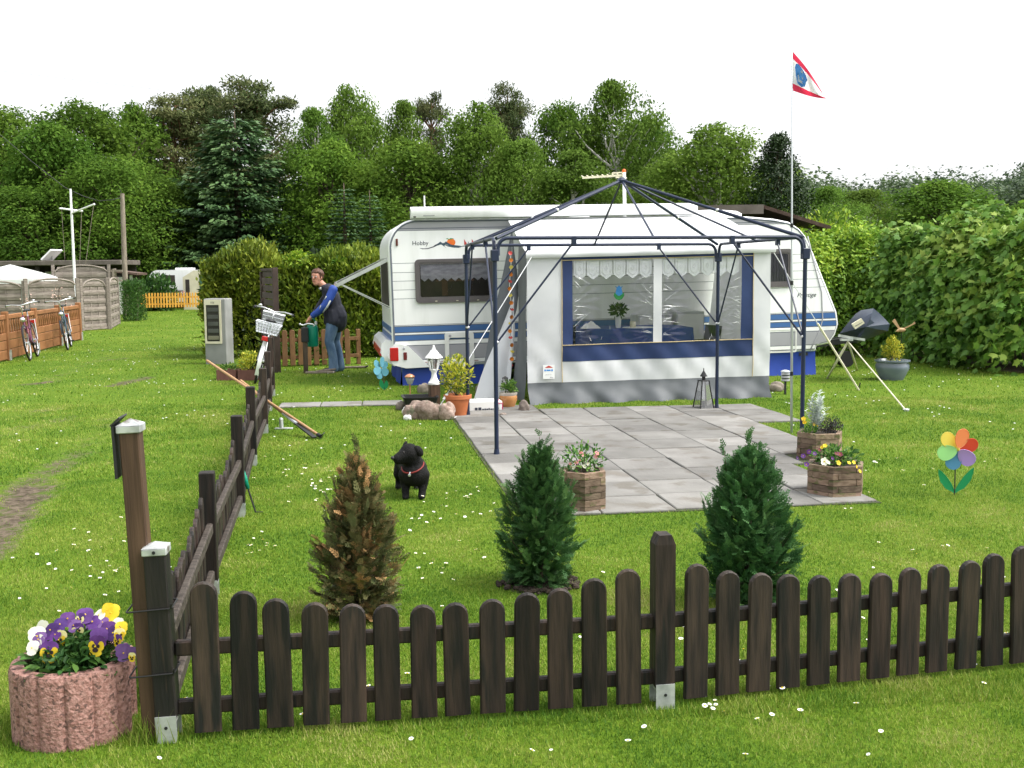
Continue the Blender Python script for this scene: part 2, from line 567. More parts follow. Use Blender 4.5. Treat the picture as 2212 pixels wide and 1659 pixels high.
M['tentwhite'] = mat('white_tent_cloth', (.68, .69, .71), (.58, .595, .62), scale=2.2, rough=.6, transl=.12, bump=.1, bscale=3)
M['tentgrey'] = mat('grey_tent_cloth', (.08, .09, .1), (.11, .12, .13), scale=3, rough=.6, transl=.05, bump=.12, bscale=4)
M['tentblue'] = mat('blue_tent_cloth', (.016, .034, .11), (.022, .045, .14), scale=3, rough=.55, transl=.08, bump=.12, bscale=4)
M['piping'] = mat('beige_piping', (.5, .4, .22), rough=.6)
M['lace'] = mat('white_lace', (.9, .91, .93), (.82, .84, .88), scale=60, rough=.8)
M['slab'] = mat('concrete_slab', (.138, .134, .124), (.205, .2, .188), scale=3.2, rough=.85, bump=.5, bscale=40, vary=.26, lo=.3, hi=.7, spots=((.128, .118, .102), 3.4, .56), hue=.006)
M['joint'] = mat('joint_soil', (.035, .033, .02), (.06, .08, .025), scale=30, rough=.95, bump=.5)
M['soil'] = mat('dark_soil', (.02, .014, .01), (.045, .032, .022), scale=22, rough=.95, bump=.9, bscale=40)
M['planterwood'] = mat('planter_wood', (.13, .085, .055), (.23, .165, .115), scale=9, stretch=(2, 2, 5), rough=.75, bump=.4, vary=.42, spots=((.085, .085, .03), 5, .55), hue=.012)
M['aggregate'] = mat('pink_exposed_aggregate', (.22, .11, .088), (.33, .185, .155), scale=70, rough=.85, bump=1.0, bscale=75, detail=2, lo=.4, hi=.6, spots=((.1, .055, .045), 55, .56))
M['terra'] = mat('terracotta', (.4, .12, .04), (.5, .17, .065), scale=5, rough=.7, bump=.1, spots=((.33, .13, .07), 3, .6))
M['glazed'] = mat('glazed_brown_pot', (.36, .14, .035), (.42, .2, .07), scale=3, rough=.25, spec=.6)
M['glazedrim'] = mat('grey_glaze', (.3, .27, .24), (.4, .36, .32), scale=6, rough=.3)
M['bluepot'] = mat('blue_grey_glaze', (.11, .135, .17), (.15, .18, .215), scale=3, rough=.22, spec=.65)
M['stone'] = mat('granite_boulder', (.13, .11, .09), (.27, .23, .19), scale=9, rough=.9, bump=.8, bscale=24, vary=.22, hue=.02, spots=((.15, .14, .12), 9, .58))
M['pinkstone'] = mat('pinkish_boulder', (.2, .14, .11), (.34, .26, .22), scale=26, rough=.9, bump=1.0, bscale=40, vary=.2, spots=((.13, .13, .085), 9, .55))
M['bluecover'] = mat('dark_blue_cover', (.015, .024, .042), (.026, .038, .062), scale=3, rough=.5, bump=.35, bscale=5)
M['orangewood'] = mat('orange_brown_concrete_fence', (.22, .092, .032), (.28, .125, .048), scale=5, rough=.75, bump=.2, vary=.1)
M['lamella'] = mat('grey_weathered_lamella', (.17, .14, .12), (.26, .225, .195), scale=5, stretch=(.8, 5, 5), rough=.8, bump=.3, vary=.12)
M['yellowwood'] = mat('yellow_stained_wood', (.6, .3, .04), (.7, .37, .06), scale=5, rough=.6, vary=.1)
M['brownpicket'] = mat('brown_picket_wood', (.16, .08, .035), (.22, .115, .05), scale=5, stretch=(4, 4, 1), rough=.7, vary=.15)
M['greywood'] = mat('grey_old_timber', (.16, .13, .1), (.25, .215, .175), scale=5, stretch=(4, 4, .7), rough=.85, bump=.3, vary=.1)
M['fascia'] = mat('brown_roof_edge', (.09, .075, .065), (.14, .12, .105), scale=3, rough=.8)
M['shedroof'] = mat('brown_shingle_roof', (.075, .045, .035), (.13, .085, .07), scale=9, rough=.85, bump=.4)
M['panelpale'] = mat('pale_wall_panel', (.45, .46, .42), (.55, .56, .52), scale=1.5, rough=.5)
M['darkwood'] = mat('dark_timber', (.025, .02, .018), (.04, .033, .03), scale=4, rough=.8)
M['screen'] = mat('dark_brown_screen_wood', (.035, .022, .017), (.055, .036, .028), scale=5, rough=.7)
M['bark'] = mat('bark', (.05, .036, .025), (.1, .075, .052), scale=5, stretch=(3, 3, .7), rough=.9, bump=.6)
M['birchbark'] = mat('birch_bark', (.48, .46, .42), (.6, .58, .55), scale=3, stretch=(1, 1, 3), rough=.8, spots=((.05, .045, .04), 4, .6))
M['pinebark'] = mat('pine_bark', (.14, .07, .04), (.22, .11, .06), scale=5, rough=.9)
M['red'] = mat('red_plastic', (.5, .012, .01), rough=.25, spec=.6)
M['orange'] = mat('orange_plastic', (.75, .22, .02), rough=.3)
M['green'] = mat('green_plastic', (.0, .2, .12), (.005, .24, .15), scale=4, rough=.4)
M['tool'] = mat('ash_wood_handle', (.33, .19, .09), (.4, .24, .125), scale=8, stretch=(4, 4, .6), rough=.6)
M['cream'] = mat('cream_paint', (.6, .56, .42), (.66, .62, .48), scale=4, rough=.5)
M['cabgrey'] = mat('grey_cabinet', (.2, .205, .2), (.28, .285, .28), scale=2.5, rough=.7, bump=.2)
M['silver'] = mat('silver_paint', (.5, .53, .57), (.6, .62, .65), scale=5, rough=.3, metal=.4)
M['tyre'] = mat('tyre_rubber', (.02, .02, .021), rough=.8)
M['copper'] = mat('copper_lamp_top', (.5, .22, .12), (.58, .28, .16), scale=5, rough=.35, metal=.4)
M['darkmetal'] = mat('dark_iron', (.02, .021, .022), (.03, .031, .032), rough=.45, metal=.4)
M['pink'] = mat('pink_lantern_paint', (.5, .06, .13), rough=.4)
M['skin'] = mat('skin', (.55, .27, .19), (.5, .23, .16), scale=14, rough=.5)
M['hair'] = mat('reddish_brown_hair', (.06, .028, .018), (.1, .045, .026), scale=40, rough=.6)
M['jacket'] = mat('navy_jacket', (.012, .014, .026), (.02, .022, .036), scale=6, rough=.75, bump=.3, bscale=9)
M['sleeve'] = mat('bright_blue_sleeve', (.014, .05, .27), (.02, .065, .33), scale=6, rough=.6, bump=.3, bscale=9)
M['palegrey'] = mat('pale_grey_cloth', (.42, .44, .42), rough=.7)
M['jeans'] = mat('faded_blue_jeans', (.06, .115, .21), (.14, .22, .34), scale=5, stretch=(2, 2, 1), rough=.85, bump=.4, bscale=10)
M['shoe'] = mat('dark_shoe', (.02, .018, .018), rough=.6)
M['dogfur'] = mat('black_dog_fur', (.003, .003, .0035), (.009, .0085, .0085), scale=9, rough=.7, bump=.8, bscale=130, spec=.18)
M['collar'] = mat('red_collar', (.2, .016, .013), rough=.5)
M['tablecloth'] = mat('blue_tablecloth', (.02, .05, .2), (.024, .058, .23), scale=4, rough=.7)
M['darkgreen'] = mat('dark_green_plastic', (.012, .03, .02), rough=.4)
M['cupboard'] = mat('pale_cupboard', (.55, .56, .57), rough=.5)
M['print_blue'] = mat('print_blue', (.03, .22, .62), (.04, .28, .68), scale=6, rough=.5)
M['print_green'] = mat('print_green', (.02, .3, .08), rough=.5)
M['print_dark'] = mat('print_dark', (.04, .045, .07), rough=.5)
M['print_teal'] = mat('print_teal', (.05, .09, .13), rough=.5)
M['print_orange'] = mat('print_orange', (.8, .2, .02), (.75, .09, .02), scale=8, rough=.5)
M['print_red'] = mat('print_red', (.55, .06, .05), rough=.5)
M['flagwhite'] = mat('flag_white', (.85, .85, .88), rough=.7, transl=.45)
M['flagred'] = mat('flag_red', (.75, .04, .1), rough=.7, transl=.4)
M['flagblue'] = mat('flag_blue', (.05, .2, .55), (.1, .3, .65), scale=20, rough=.7, transl=.3)
def foilcloth(n, c): return mat(n, c, tuple(x * .92 for x in c), scale=4, rough=.5, transl=.45)
M['pw_yellow'] = foilcloth('yellow_nylon', (.85, .72, .13))
M['pw_orange'] = foilcloth('orange_nylon', (.88, .35, .14))
M['pw_red'] = foilcloth('red_nylon', (.8, .13, .07))
M['pw_lilac'] = foilcloth('lilac_nylon', (.58, .42, .8))
M['pw_blue'] = foilcloth('blue_nylon', (.16, .42, .66))
M['pw_green'] = foilcloth('pale_green_nylon', (.4, .75, .3))
M['pw_leaf'] = foilcloth('leaf_green_nylon', (.03, .4, .16))
M['pw_sky'] = foilcloth('sky_blue_nylon', (.22, .55, .68))
M['pet_purple'] = mat('purple_petal', (.075, .018, .15), (.12, .04, .22), scale=30, rough=.6, transl=.25, vary=.3, hue=.02)
M['pet_lilac'] = mat('lilac_petal', (.22, .12, .32), (.16, .07, .26), scale=30, rough=.6, transl=.25)
M['pet_yellow'] = mat('yellow_petal', (.75, .52, .01), (.8, .58, .04), scale=30, rough=.6, transl=.25)
M['pet_pale'] = mat('pale_yellow_petal', (.78, .72, .28), (.8, .75, .4), scale=30, rough=.6, transl=.25)
M['pet_white'] = mat('cream_white_petal', (.8, .79, .62), (.82, .82, .72), scale=30, rough=.6, transl=.25)
M['pet_dark'] = mat('dark_petal_blotch', (.018, .008, .01), rough=.7)
M['pet_pink'] = mat('pink_petal', (.75, .22, .27), (.8, .4, .4), scale=40, rough=.6, transl=.3)
M['pet_wine'] = mat('wine_red_petal', (.14, .01, .035), rough=.6, transl=.2)

LF = {}
LF['oak'] = leafmat('broad_leaf_green', [(.042, .095, .014), (.085, .168, .021), (.145, .245, .034)], vary=.2, hue=.012, transl=.42, spec=.08, rough=.75)
LF['birch'] = leafmat('birch_leaf_green', [(.055, .11, .018), (.1, .18, .026), (.16, .255, .044)], vary=.15, hue=.01, transl=.42, spec=.08, rough=.75)
LF['spruce'] = leafmat('spruce_needles', [(.026, .066, .026), (.054, .12, .042), (.105, .185, .066)], transl=.12, vary=.12)
LF['pine'] = leafmat('pine_needles', [(.045, .066, .024), (.09, .12, .042), (.15, .15, .065)], transl=.3, spec=.08, vary=.15, hue=.02)
LF['cypress'] = leafmat('cypress_needles', [(.01, .024, .008), (.022, .045, .013), (.04, .072, .02)], transl=.12)
LF['hazel'] = leafmat('hazel_leaves', [(.07, .155, .016), (.18, .32, .028), (.38, .5, .05)], vary=.05)
LF['maple'] = leafmat('maple_leaves', [(.055, .14, .026), (.13, .265, .04), (.29, .39, .07)], vary=.05)
LF['thujahedge'] = leafmat('hedge_sprays', [(.06, .11, .012), (.15, .21, .018), (.28, .33, .035)], transl=.2)
LF['trimmed'] = leafmat('trimmed_conifer', [(.02, .06, .012), (.04, .1, .016), (.075, .15, .024)], transl=.2)
LF['thuja'] = leafmat('thuja_sprays', [(.03, .085, .028), (.065, .155, .045), (.14, .25, .075)], transl=.2, vary=.06)
LF['thujabrown'] = leafmat('dying_thuja_sprays', [(.055, .075, .026), (.11, .125, .045), (.21, .17, .075), (.4, .23, .1)], transl=.2, vary=.02)
LF['euonymus'] = leafmat('golden_euonymus', [(.1, .18, .02), (.42, .42, .035), (.66, .6, .09)], transl=.3, vary=.08)
LF['plant'] = leafmat('plant_leaves', [(.03, .09, .015), (.07, .17, .03), (.16, .28, .05)], transl=.3, vary=.1)
LF['pansy'] = leafmat('pansy_leaves', [(.018, .06, .012), (.04, .11, .02), (.075, .17, .03)], transl=.25, vary=.15)
LF['silver'] = leafmat('silver_ragwort', [(.42, .48, .44), (.6, .66, .62), (.75, .8, .77)], transl=.25, vary=.02, hue=.0)
LF['dusky'] = leafmat('dusky_lobelia', [(.022, .02, .022), (.04, .05, .025), (.06, .05, .09)], transl=.2)
LF['rhodo'] = leafmat('rhododendron', [(.02, .06, .015), (.05, .12, .025), (.1, .19, .04)])
LF['grass'] = leafmat('lawn_grass', [(.06, .145, .014), (.13, .24, .02), (.25, .315, .048), (.37, .36, .13)], transl=.3, vary=0, hue=0, patch=(1.1, .3), spec=.15)
LF['farwood'] = leafmat('far_wood', [(.035, .062, .034), (.065, .105, .05), (.11, .155, .065)], vary=0)  # haze of the distance is put into these paler, bluish colours

# ------------------------------------------------------------------ the lawn
def dirt_at(x, y):
    """bare earth of the wheel ruts and worn places, 0..1"""
    d = np.zeros_like(x)
    for (px0, py0), (px1, py1), w, s in (((-60, 1200), (70, 1050), .24, .66), ((70, 1050), (150, 985), .17, .5), ((-40, 1085), (140, 1000), .15, .52), ((-60, 950), (150, 900), .25, .32),
                                         ((60, 829), (108, 823), .16, .75), ((245, 832), (320, 814), .16, .6), ((95, 823), (235, 768), .2, .28),
                                         ((150, 1000), (270, 880), .25, .25), ((-20, 905), (120, 880), .25, .3), ((265, 704), (310, 700), .5, .5),
                                         ((240, 776), (265, 774), .2, .5)):
        a, b = G(px0, py0), G(px1, py1)
        ab = np.array([b.x - a.x, b.y - a.y]); l2 = ab @ ab
        t = np.clip(((x - a.x) * ab[0] + (y - a.y) * ab[1]) / l2, 0, 1)
        q = np.hypot(x - a.x - t * ab[0], y - a.y - t * ab[1]) / w
        d = np.maximum(d, s * np.clip(1.35 - q, 0, 1))
    # bare strip under the big hedge
    for (px0, py0), (px1, py1), w in (((2030, 762), (2230, 802), .45), ((1700, 745), (2030, 762), .2)):
        a, b = G(px0, py0), G(px1, py1)
        ab = np.array([b.x - a.x, b.y - a.y]); l2 = ab @ ab
        t = np.clip(((x - a.x) * ab[0] + (y - a.y) * ab[1]) / l2, 0, 1)
        q = np.hypot(x - a.x - t * ab[0], y - a.y - t * ab[1]) / w
        d = np.maximum(d, np.clip(1.3 - q, 0, 1))
    return d

def lawn_mat():
    m = bpy.data.materials.new('lawn_ground')
    m.use_nodes = True
    t = m.node_tree; L = t.links.new
    b = t.nodes['Principled BSDF']
    b.inputs['Roughness'].default_value = .95
    b.inputs['Specular IOR Level'].default_value = .1
    ge = _n(t, 'ShaderNodeNewGeometry')
    def noise(sc, det=5):
        n = _n(t, 'ShaderNodeTexNoise'); n.inputs['Scale'].default_value = sc; n.inputs['Detail'].default_value = det
        L(ge.outputs['Position'], n.inputs['Vector']); return n.outputs['Fac']
    big, mid, fine, vf = noise(.55, 4), noise(3.5), noise(22, 6), noise(90, 4)
    r1 = ramp(t, [(.3, (.058, .12, .009)), (.5, (.09, .158, .011)), (.72, (.15, .19, .026))]); L(big, r1.inputs[0])
    r2 = ramp(t, [(.3, (.042, .09, .007)), (.52, (.092, .16, .012)), (.75, (.16, .205, .028))]); L(fine, r2.inputs[0])
    r3 = ramp(t, [(.3, (.55, .6, .5)), (.65, (1.15, 1.1, 1.1))]); L(vf, r3.inputs[0])
    m1 = _n(t, 'ShaderNodeMix', data_type='RGBA'); m1.inputs[0].default_value = .5
    L(r1.outputs[0], m1.inputs[6]); L(r2.outputs[0], m1.inputs[7])
    m2 = _n(t, 'ShaderNodeMix', data_type='RGBA', blend_type='MULTIPLY'); m2.inputs[0].default_value = .8
    L(m1.outputs[2], m2.inputs[6]); L(r3.outputs[0], m2.inputs[7])
    at = _n(t, 'ShaderNodeAttribute', attribute_name='dirt')
    ad = _n(t, 'ShaderNodeMath', operation='MULTIPLY_ADD'); ad.inputs[1].default_value = 1.1
    mn = _n(t, 'ShaderNodeMapRange'); mn.inputs['From Min'].default_value = .3; mn.inputs['From Max'].default_value = .7
    mn.inputs['To Min'].default_value, mn.inputs['To Max'].default_value = -.6, .15
    mf = _n(t, 'ShaderNodeMix', data_type='FLOAT'); mf.inputs[0].default_value = .5
    L(mid, mf.inputs[2]); L(fine, mf.inputs[3]); L(mf.outputs[0], mn.inputs[0])
    L(at.outputs['Fac'], ad.inputs[0]); L(mn.outputs[0], ad.inputs[2])
    cl = _n(t, 'ShaderNodeMapRange'); cl.inputs['From Min'].default_value, cl.inputs['From Max'].default_value = .05, .45
    L(ad.outputs[0], cl.inputs[0])
    r4 = ramp(t, [(.35, (.045, .034, .024)), (.65, (.135, .108, .078))]); L(fine, r4.inputs[0])
    m3 = _n(t, 'ShaderNodeMix', data_type='RGBA')
    L(cl.outputs[0], m3.inputs[0]); L(m2.outputs[2], m3.inputs[6]); L(r4.outputs[0], m3.inputs[7])
    L(m3.outputs[2], b.inputs['Base Color'])
    bp = _n(t, 'ShaderNodeBump'); bp.inputs['Strength'].default_value = .8; bp.inputs['Distance'].default_value = .03
    L(fine, bp.inputs['Height']); L(bp.outputs[0], b.inputs['Normal'])
    return m

def graded(lo, hi, step, ends):
    a = list(np.arange(lo, hi + 1e-6, step))
    return np.array([lo - e for e in ends[::-1]] + a + [hi + e for e in ends])
gx = graded(-11, 9, .16, [.6, 2, 5, 12, 30, 80, 200, 500])
gy = graded(-1, 25, .16, [.6, 2, 5, 12, 30, 80, 200, 600])
XX, YY = np.meshgrid(gx, gy)
nx, ny = len(gx), len(gy)
def lump(x, y):                                      # gentle unevenness of the track, flat elsewhere
    return -.03 * dirt_at(x, y) * (x < -1.5)
co = np.stack([XX.ravel(), YY.ravel(), lump(XX, YY).ravel()], 1)
me = bpy.data.meshes.new('lawn')
ii = (np.arange(ny - 1)[:, None] * nx + np.arange(nx - 1)[None, :]).ravel()
me.from_pydata(co.tolist(), [], np.stack([ii, ii + 1, ii + nx + 1, ii + nx], 1).tolist())
at = me.attributes.new('dirt', 'FLOAT', 'POINT')
at.data.foreach_set('value', dirt_at(co[:, 0], co[:, 1]).astype(np.float32))
me.materials.append(lawn_mat())
me.polygons.foreach_set('use_smooth', [True] * len(me.polygons))
lawn = link('lawn', me)
tag(lawn, 'mown green lawn with worn earth ruts along the track', 'lawn', kind='structure')

# ------------------------------------------------------------------ paving of the terrace and the narrow path
PA = math.radians(8.5)
PU, PV = Vector((math.cos(PA), math.sin(PA), 0)), Vector((-math.sin(PA), math.cos(PA), 0))
PO = Vector((-.14, 9.45, 0))
SL, SD = .515, .49
cols = [-.14 + SL * k for k in range(8)]
slabs = []
for ci in range(7):
    s0 = cols[ci]
    offs = random.uniform(-.03, .03)
    for r in range(12):
        d0 = -2.42 + SD * r + offs
        ok = d0 < 2.72
        if ci == 6: ok = 1.4 < d0 < 2.75
        if ci == 5 and d0 < -.8: ok = False
        if ci in (0, 1) and d0 < 3.5: ok = True
        if ci == 1 and d0 > 3.1: ok = False
        if ok: slabs.append((s0, d0))
patio = thing('terrace', 'square grey concrete slabs laid as a terrace in front of the awning', 'terrace', PO, PA)
patio['kind'] = 'structure'
bed = MB()
bed.prism([(-.16, -2.44), (2.35, -2.44), (2.35, -.93), (2.97, -.93), (2.97, 1.5), (3.49, 1.5), (3.49, 3.02), (.92, 3.02), (.92, 3.5), (-.16, 3.5)], -.05, .006)
bed.build('joint_bed', M['joint'], patio)
slab_me = []
for k in range(4):
    b = MB()
    b.bbox(.004 + .001 * k, SL - .004, .004, SD - .004 - .001 * k, -.03, .02, .006)
    slab_me.append(b.mesh('paving_slab', M['slab']))
for k, (s0, d0) in enumerate(slabs):
    link('paving_slab', slab_me[k % 4], patio, (s0, d0, random.uniform(-.003, .004)), (random.uniform(-.006, .006), random.uniform(-.006, .006), random.uniform(-.01, .01)), (.8 if s0 > 1.9 and d0 < -1.2 else 1, 1, 1))
p0 = G(600, 882); p1 = G(872, 876)
pang = math.atan2(p1.y - p0.y, p1.x - p0.x)
path = thing('path', 'narrow strip of pale slabs across the grass from the picket fence', 'path', p0, pang)
path['kind'] = 'structure'
Lp = (p1 - p0).length
b = MB(); b.box(-.01, Lp + .01, -.01, .43, -.05, .004); b.build('joint_bed', M['joint'], path)
b = MB(); b.bbox(.006, .494, 0, .42, -.03, .018, .006); pm = b.mesh('paving_slab', M['slab'])
for k in range(int(Lp / .5)):
    link('paving_slab', pm, path, (k * .5, 0, random.uniform(-.002, .003)), (0, 0, random.uniform(-.01, .01)))

def in_paving(x, y):
    """True where slabs lie (numpy arrays)"""
    dx, dy = x - PO.x, y - PO.y
    s = dx * PU.x + dy * PU.y; d = dx * PV.x + dy * PV.y
    w = .02 * np.sin(s * 23 + d * 17)
    a = (s > -.12 + w) & (s < 2.93 + w) & (d > -2.4 + w) & (d < 3.0 + w) & ((s < 2.32 + w) | (d > -.9 + w))
    a |= (s > 2.9) & (s < 3.46 + w) & (d > 1.55 + w) & (d < 3.0 + w)
    a |= (s > -.12 + w) & (s < .9) & (d > 2.9) & (d < 3.5)
    q = np.stack([x - p0.x, y - p0.y], 0)
    ca, sa = math.cos(pang), math.sin(pang)
    s2, d2 = q[0] * ca + q[1] * sa, -q[0] * sa + q[1] * ca
    return a | ((s2 > -.02) & (s2 < Lp) & (d2 > .01) & (d2 < .41))

# ------------------------------------------------------------------ grass blades and daisies
def scatter(n, y0, y1, half=.52):
    y = np.sqrt(RNG.uniform(y0 ** 2, y1 ** 2, n))
    x = RNG.uniform(-half, half, n) * y
    return x, y
gp = []
for n, y0, y1, hl, hw in ((310000, 3.0, 5.4, .018, .0036), (220000, 5.4, 8.5, .019, .0054), (150000, 8.5, 13.5, .024, .0095), (85000, 13.5, 26, .028, .016), (45000, 26, 48, .035, .03)):
    x, y = scatter(n, y0, y1)
    keep = ~in_paving(x, y)
    keep &= RNG.random(n) > dirt_at(x, y) * 1.5
    x, y = x[keep], y[keep]
    gp.append(np.stack([x, y, np.full_like(x, hl), np.full_like(x, hw)], 1))
gp = np.concatenate(gp)
n = len(gp)
# taller tufts that the mower leaves along the fence line
fx = -1.2 + (gp[:, 1] - 3.74) * 0
near_f = np.abs((gp[:, 1] - 3.74) - .105 * (gp[:, 0] + 1.2)) < .13
tall = np.where(near_f & (gp[:, 1] < 4.6), 1.5, 1.0)
pos = np.stack([gp[:, 0], gp[:, 1], lump(gp[:, 0], gp[:, 1]) - .004], 1)
ang = RNG.uniform(0, 2 * np.pi, n)
lean = RNG.uniform(.15, 1.1, n)
D = np.stack([np.cos(ang) * lean, np.sin(ang) * lean, np.ones(n)], 1)
N = np.stack([-np.cos(ang), -np.sin(ang), lean + RNG.uniform(-.2, .2, n)], 1)
clov = np.sin(pos[:, 0] * 6.1 + np.sin(pos[:, 1] * 3.3) * 2) * np.sin(pos[:, 1] * 5.3 + np.sin(pos[:, 0] * 2.7) * 2)
tone = np.clip(RNG.normal(.4, .2, n) - .2 * (clov > .45) + .2 * (clov < -.62), 0, 1)
grass = link('grass', leafmesh('grass', pos, D, N, gp[:, 2] * RNG.uniform(.55, 1.5, n) * tall, gp[:, 3] * RNG.uniform(.7, 1.3, n), tone, LF['grass'], T_TRI))
tag(grass, 'short green grass covering the ground around the fence', 'grass', kind='stuff')
# daisies: the ones that show largest as things, the rest as one scatter
def daisy_mesh():
    b = MB()
    for k in range(9):
        a = 2 * math.pi * k / 9
        c, s_ = math.cos(a), math.sin(a)
        q = Vector((-s_, c, 0)) * .0035
        r = Vector((c, s_, 0))
        z = Vector((0, 0, .034))
        b.add([z + r * .003 - q * .5, z + r * .003 + q * .5, z + r * .012 + q + Vector((0, 0, .002)), z + r * .012 - q + Vector((0, 0, .002))], [(0, 1, 2, 3)])
    b.mi = 1
    b.lathe([(.001, .038), (.0042, .037), (.0046, .034), (.002, .033)], 7)
    b.mi = 2
    b.tube([(0, 0, 0), (.002, 0, .018), (0, 0, .034)], .001, 4)
    return b.mesh('daisy', [M['white'], M['pet_yellow'], LF['plant']])
dm = daisy_mesh()
dspots = [(1305, 1488), (1355, 1493), (1575, 1494), (1524, 1518), (1545, 1521), (1530, 1530), (1521, 1537), (1538, 1541), (1547, 1535), (1567, 1549), (608, 1574), (656, 1562), (1192, 1630), (1143, 1636), (1395, 1580),
          (1358, 1615), (1640, 1566), (1665, 1556), (1728, 1552), (1903, 1590), (2122, 1490), (1850, 1533), (890, 1605), (340, 1648), (1160, 1520), (1662, 1494), (1610, 1644), (1880, 1640), (1690, 1500)]
cl_c = [(690, 1055, 30, 40, 26), (560, 1180, 40, 30, 12), (620, 1010, 60, 40, 26), (880, 1130, 120, 60, 26), (1000, 1090, 60, 50, 22), (300, 1170, 110, 60, 22), (180, 1250, 120, 60, 20), (620, 960, 50, 30, 14),
        (1950, 880, 180, 60, 34), (2050, 960, 120, 80, 24), (1900, 1010, 90, 70, 16), (1950, 1180, 180, 70, 22), (900, 1230, 170, 60, 20), (1350, 1330, 300, 60, 16), (700, 1500, 300, 50, 14), (1650, 1390, 300, 50, 14), (2000, 1420, 150, 60, 12), (760, 830, 80, 20, 14), (400, 840, 60, 40, 16)]
rd = random.Random(4)
for cx, cy, sx, sy, n in cl_c:
    for _ in range(n):
        dspots.append((rd.gauss(cx, sx * .6), rd.gauss(cy, sy * .6)))
first = None
dspots = [q for q in dspots if q[1] > 800 and not in_paving(*(np.array([c]) for c in G(*q)[:2]))[0]]
dspots.sort(key=lambda q: -q[1])
for k, (px, py) in enumerate(dspots[:290]):
    g = G(px, py)
    s_ = rd.uniform(.55, .95) * (1 + max(0, g.y - 7) * .035)
    o = link('daisy', dm, None, g, (rd.uniform(-.3, .45), rd.uniform(-.3, .3), rd.uniform(0, 6)), (s_, s_, s_ * rd.uniform(.75, 1.1)))
    tag(o, 'small white daisy with a yellow centre growing in the mown grass', 'daisy', 'daisies in the lawn')
b = MB()
xs, ys = scatter(900, 9.5, 24)
for x, y in zip(xs, ys):
    if in_paving(np.array([x]), np.array([y]))[0] or dirt_at(np.array([x]), np.array([y]))[0] > .2: continue
    if math.sin(x * 1.7 + 1) * math.sin(y * 1.1) < -.1: continue
    r = .013
    b.lathe([(.002, .036), (r, .032), (.002, .03)], 5, (x, y, 0))
o = b.build('daisies', M['white'])
tag(o, 'far daisies scattered as white dots over the back of the lawn', 'daisies', kind='stuff')

# ------------------------------------------------------------------ the dark picket fences
def picket(h, w=.093, t=.019):
    r = w / 2
    def outline(k):
        rr = r - k
        pts = [(-rr, k * .6), (rr, k * .6)]
        for i in range(9):
            a = math.pi * i / 8
            pts.append((rr * math.cos(a), h - r + rr * math.sin(a)))
        return pts
    o, q = outline(0), outline(.005)
    n = len(o)
    b = MB()
    vs = [(x, -t / 2, z) for x, z in q] + [(x, -t / 2 + .006, z) for x, z in o] + [(x, t / 2, z) for x, z in o]
    fs = [tuple(range(n)), tuple(range(3 * n - 1, 2 * n - 1, -1))]
    for k in (0, n):
        fs += [(k + (i + 1) % n, k + i, k + n + i, k + n + (i + 1) % n) for i in range(n)]
    b.add(vs, fs)
    return b.mesh('picket', M['fence'])

def fence_post(root, p, h, ang, w=.075, top='flat', shoe=True, cap=False, mt='fence'):
    b = MB()
    lo = .085 if shoe else -.02
    if top == 'chamfer':
        k = .3
        pr = [(w / 2, lo), (w / 2, h - .035), (w / 2 * .62, h)]
        vs = [(sx * r, sy * w / 2 * (1 if z < h else .9), z) for r, z in pr for sx, sy in ((-1, -1), (1, -1), (1, 1), (-1, 1))]
        fs = [(8, 9, 10, 11), (3, 2, 1, 0)]
        for q in (0, 4):
            fs += [(q + i, q + (i + 1) % 4, q + 4 + (i + 1) % 4, q + 4 + i) for i in range(4)]
        b.add(vs, fs)
    else:
        b.bbox(-w / 2, w / 2, -w / 2, w / 2, lo, h, .005)
    o = b.build('post', M[mt], root, loc=p, rot=(0, 0, ang))
    if shoe:
        s_ = MB()
        for yy in (-w / 2 - .003, w / 2 + .003):
            s_.box(-w / 2 * .96, w / 2 * .96, yy - .002, yy + .002, -.02, .095)
        s_.box(-w / 2 * .96, w / 2 * .96, -w / 2, w / 2, .074, .08)
        s_.mi = 1
        s_.lathe([(.006, -.001), (.006, .001)], 10)
        vs = s_.v[-20:]
        s_.v[-20:] = [(x, -w / 2 - .0055 + z, y + .055) for x, y, z in vs]
        s_.build('post_shoe', [M['galv'], M['black']], o)
    if cap:
        c = MB()
        q = w / 2 + .004
        c.bbox(-q, q, -q, q, h - .022, h + .004, .003)
        c.add([(-q, -q, h + .004), (q, -q, h + .004), (q, q, h + .004), (-q, q, h + .004), (0, 0, h + .022)], [(0, 1, 4), (1, 2, 4), (2, 3, 4), (3, 0, 4)])
        c.mi = 1
        c.tube([(0, -q - .001, h - .009), (0, -q - .003, h - .009)], .006, 8)
        c.build('post_cap', [M['galv'], M['black']], o)
    return o

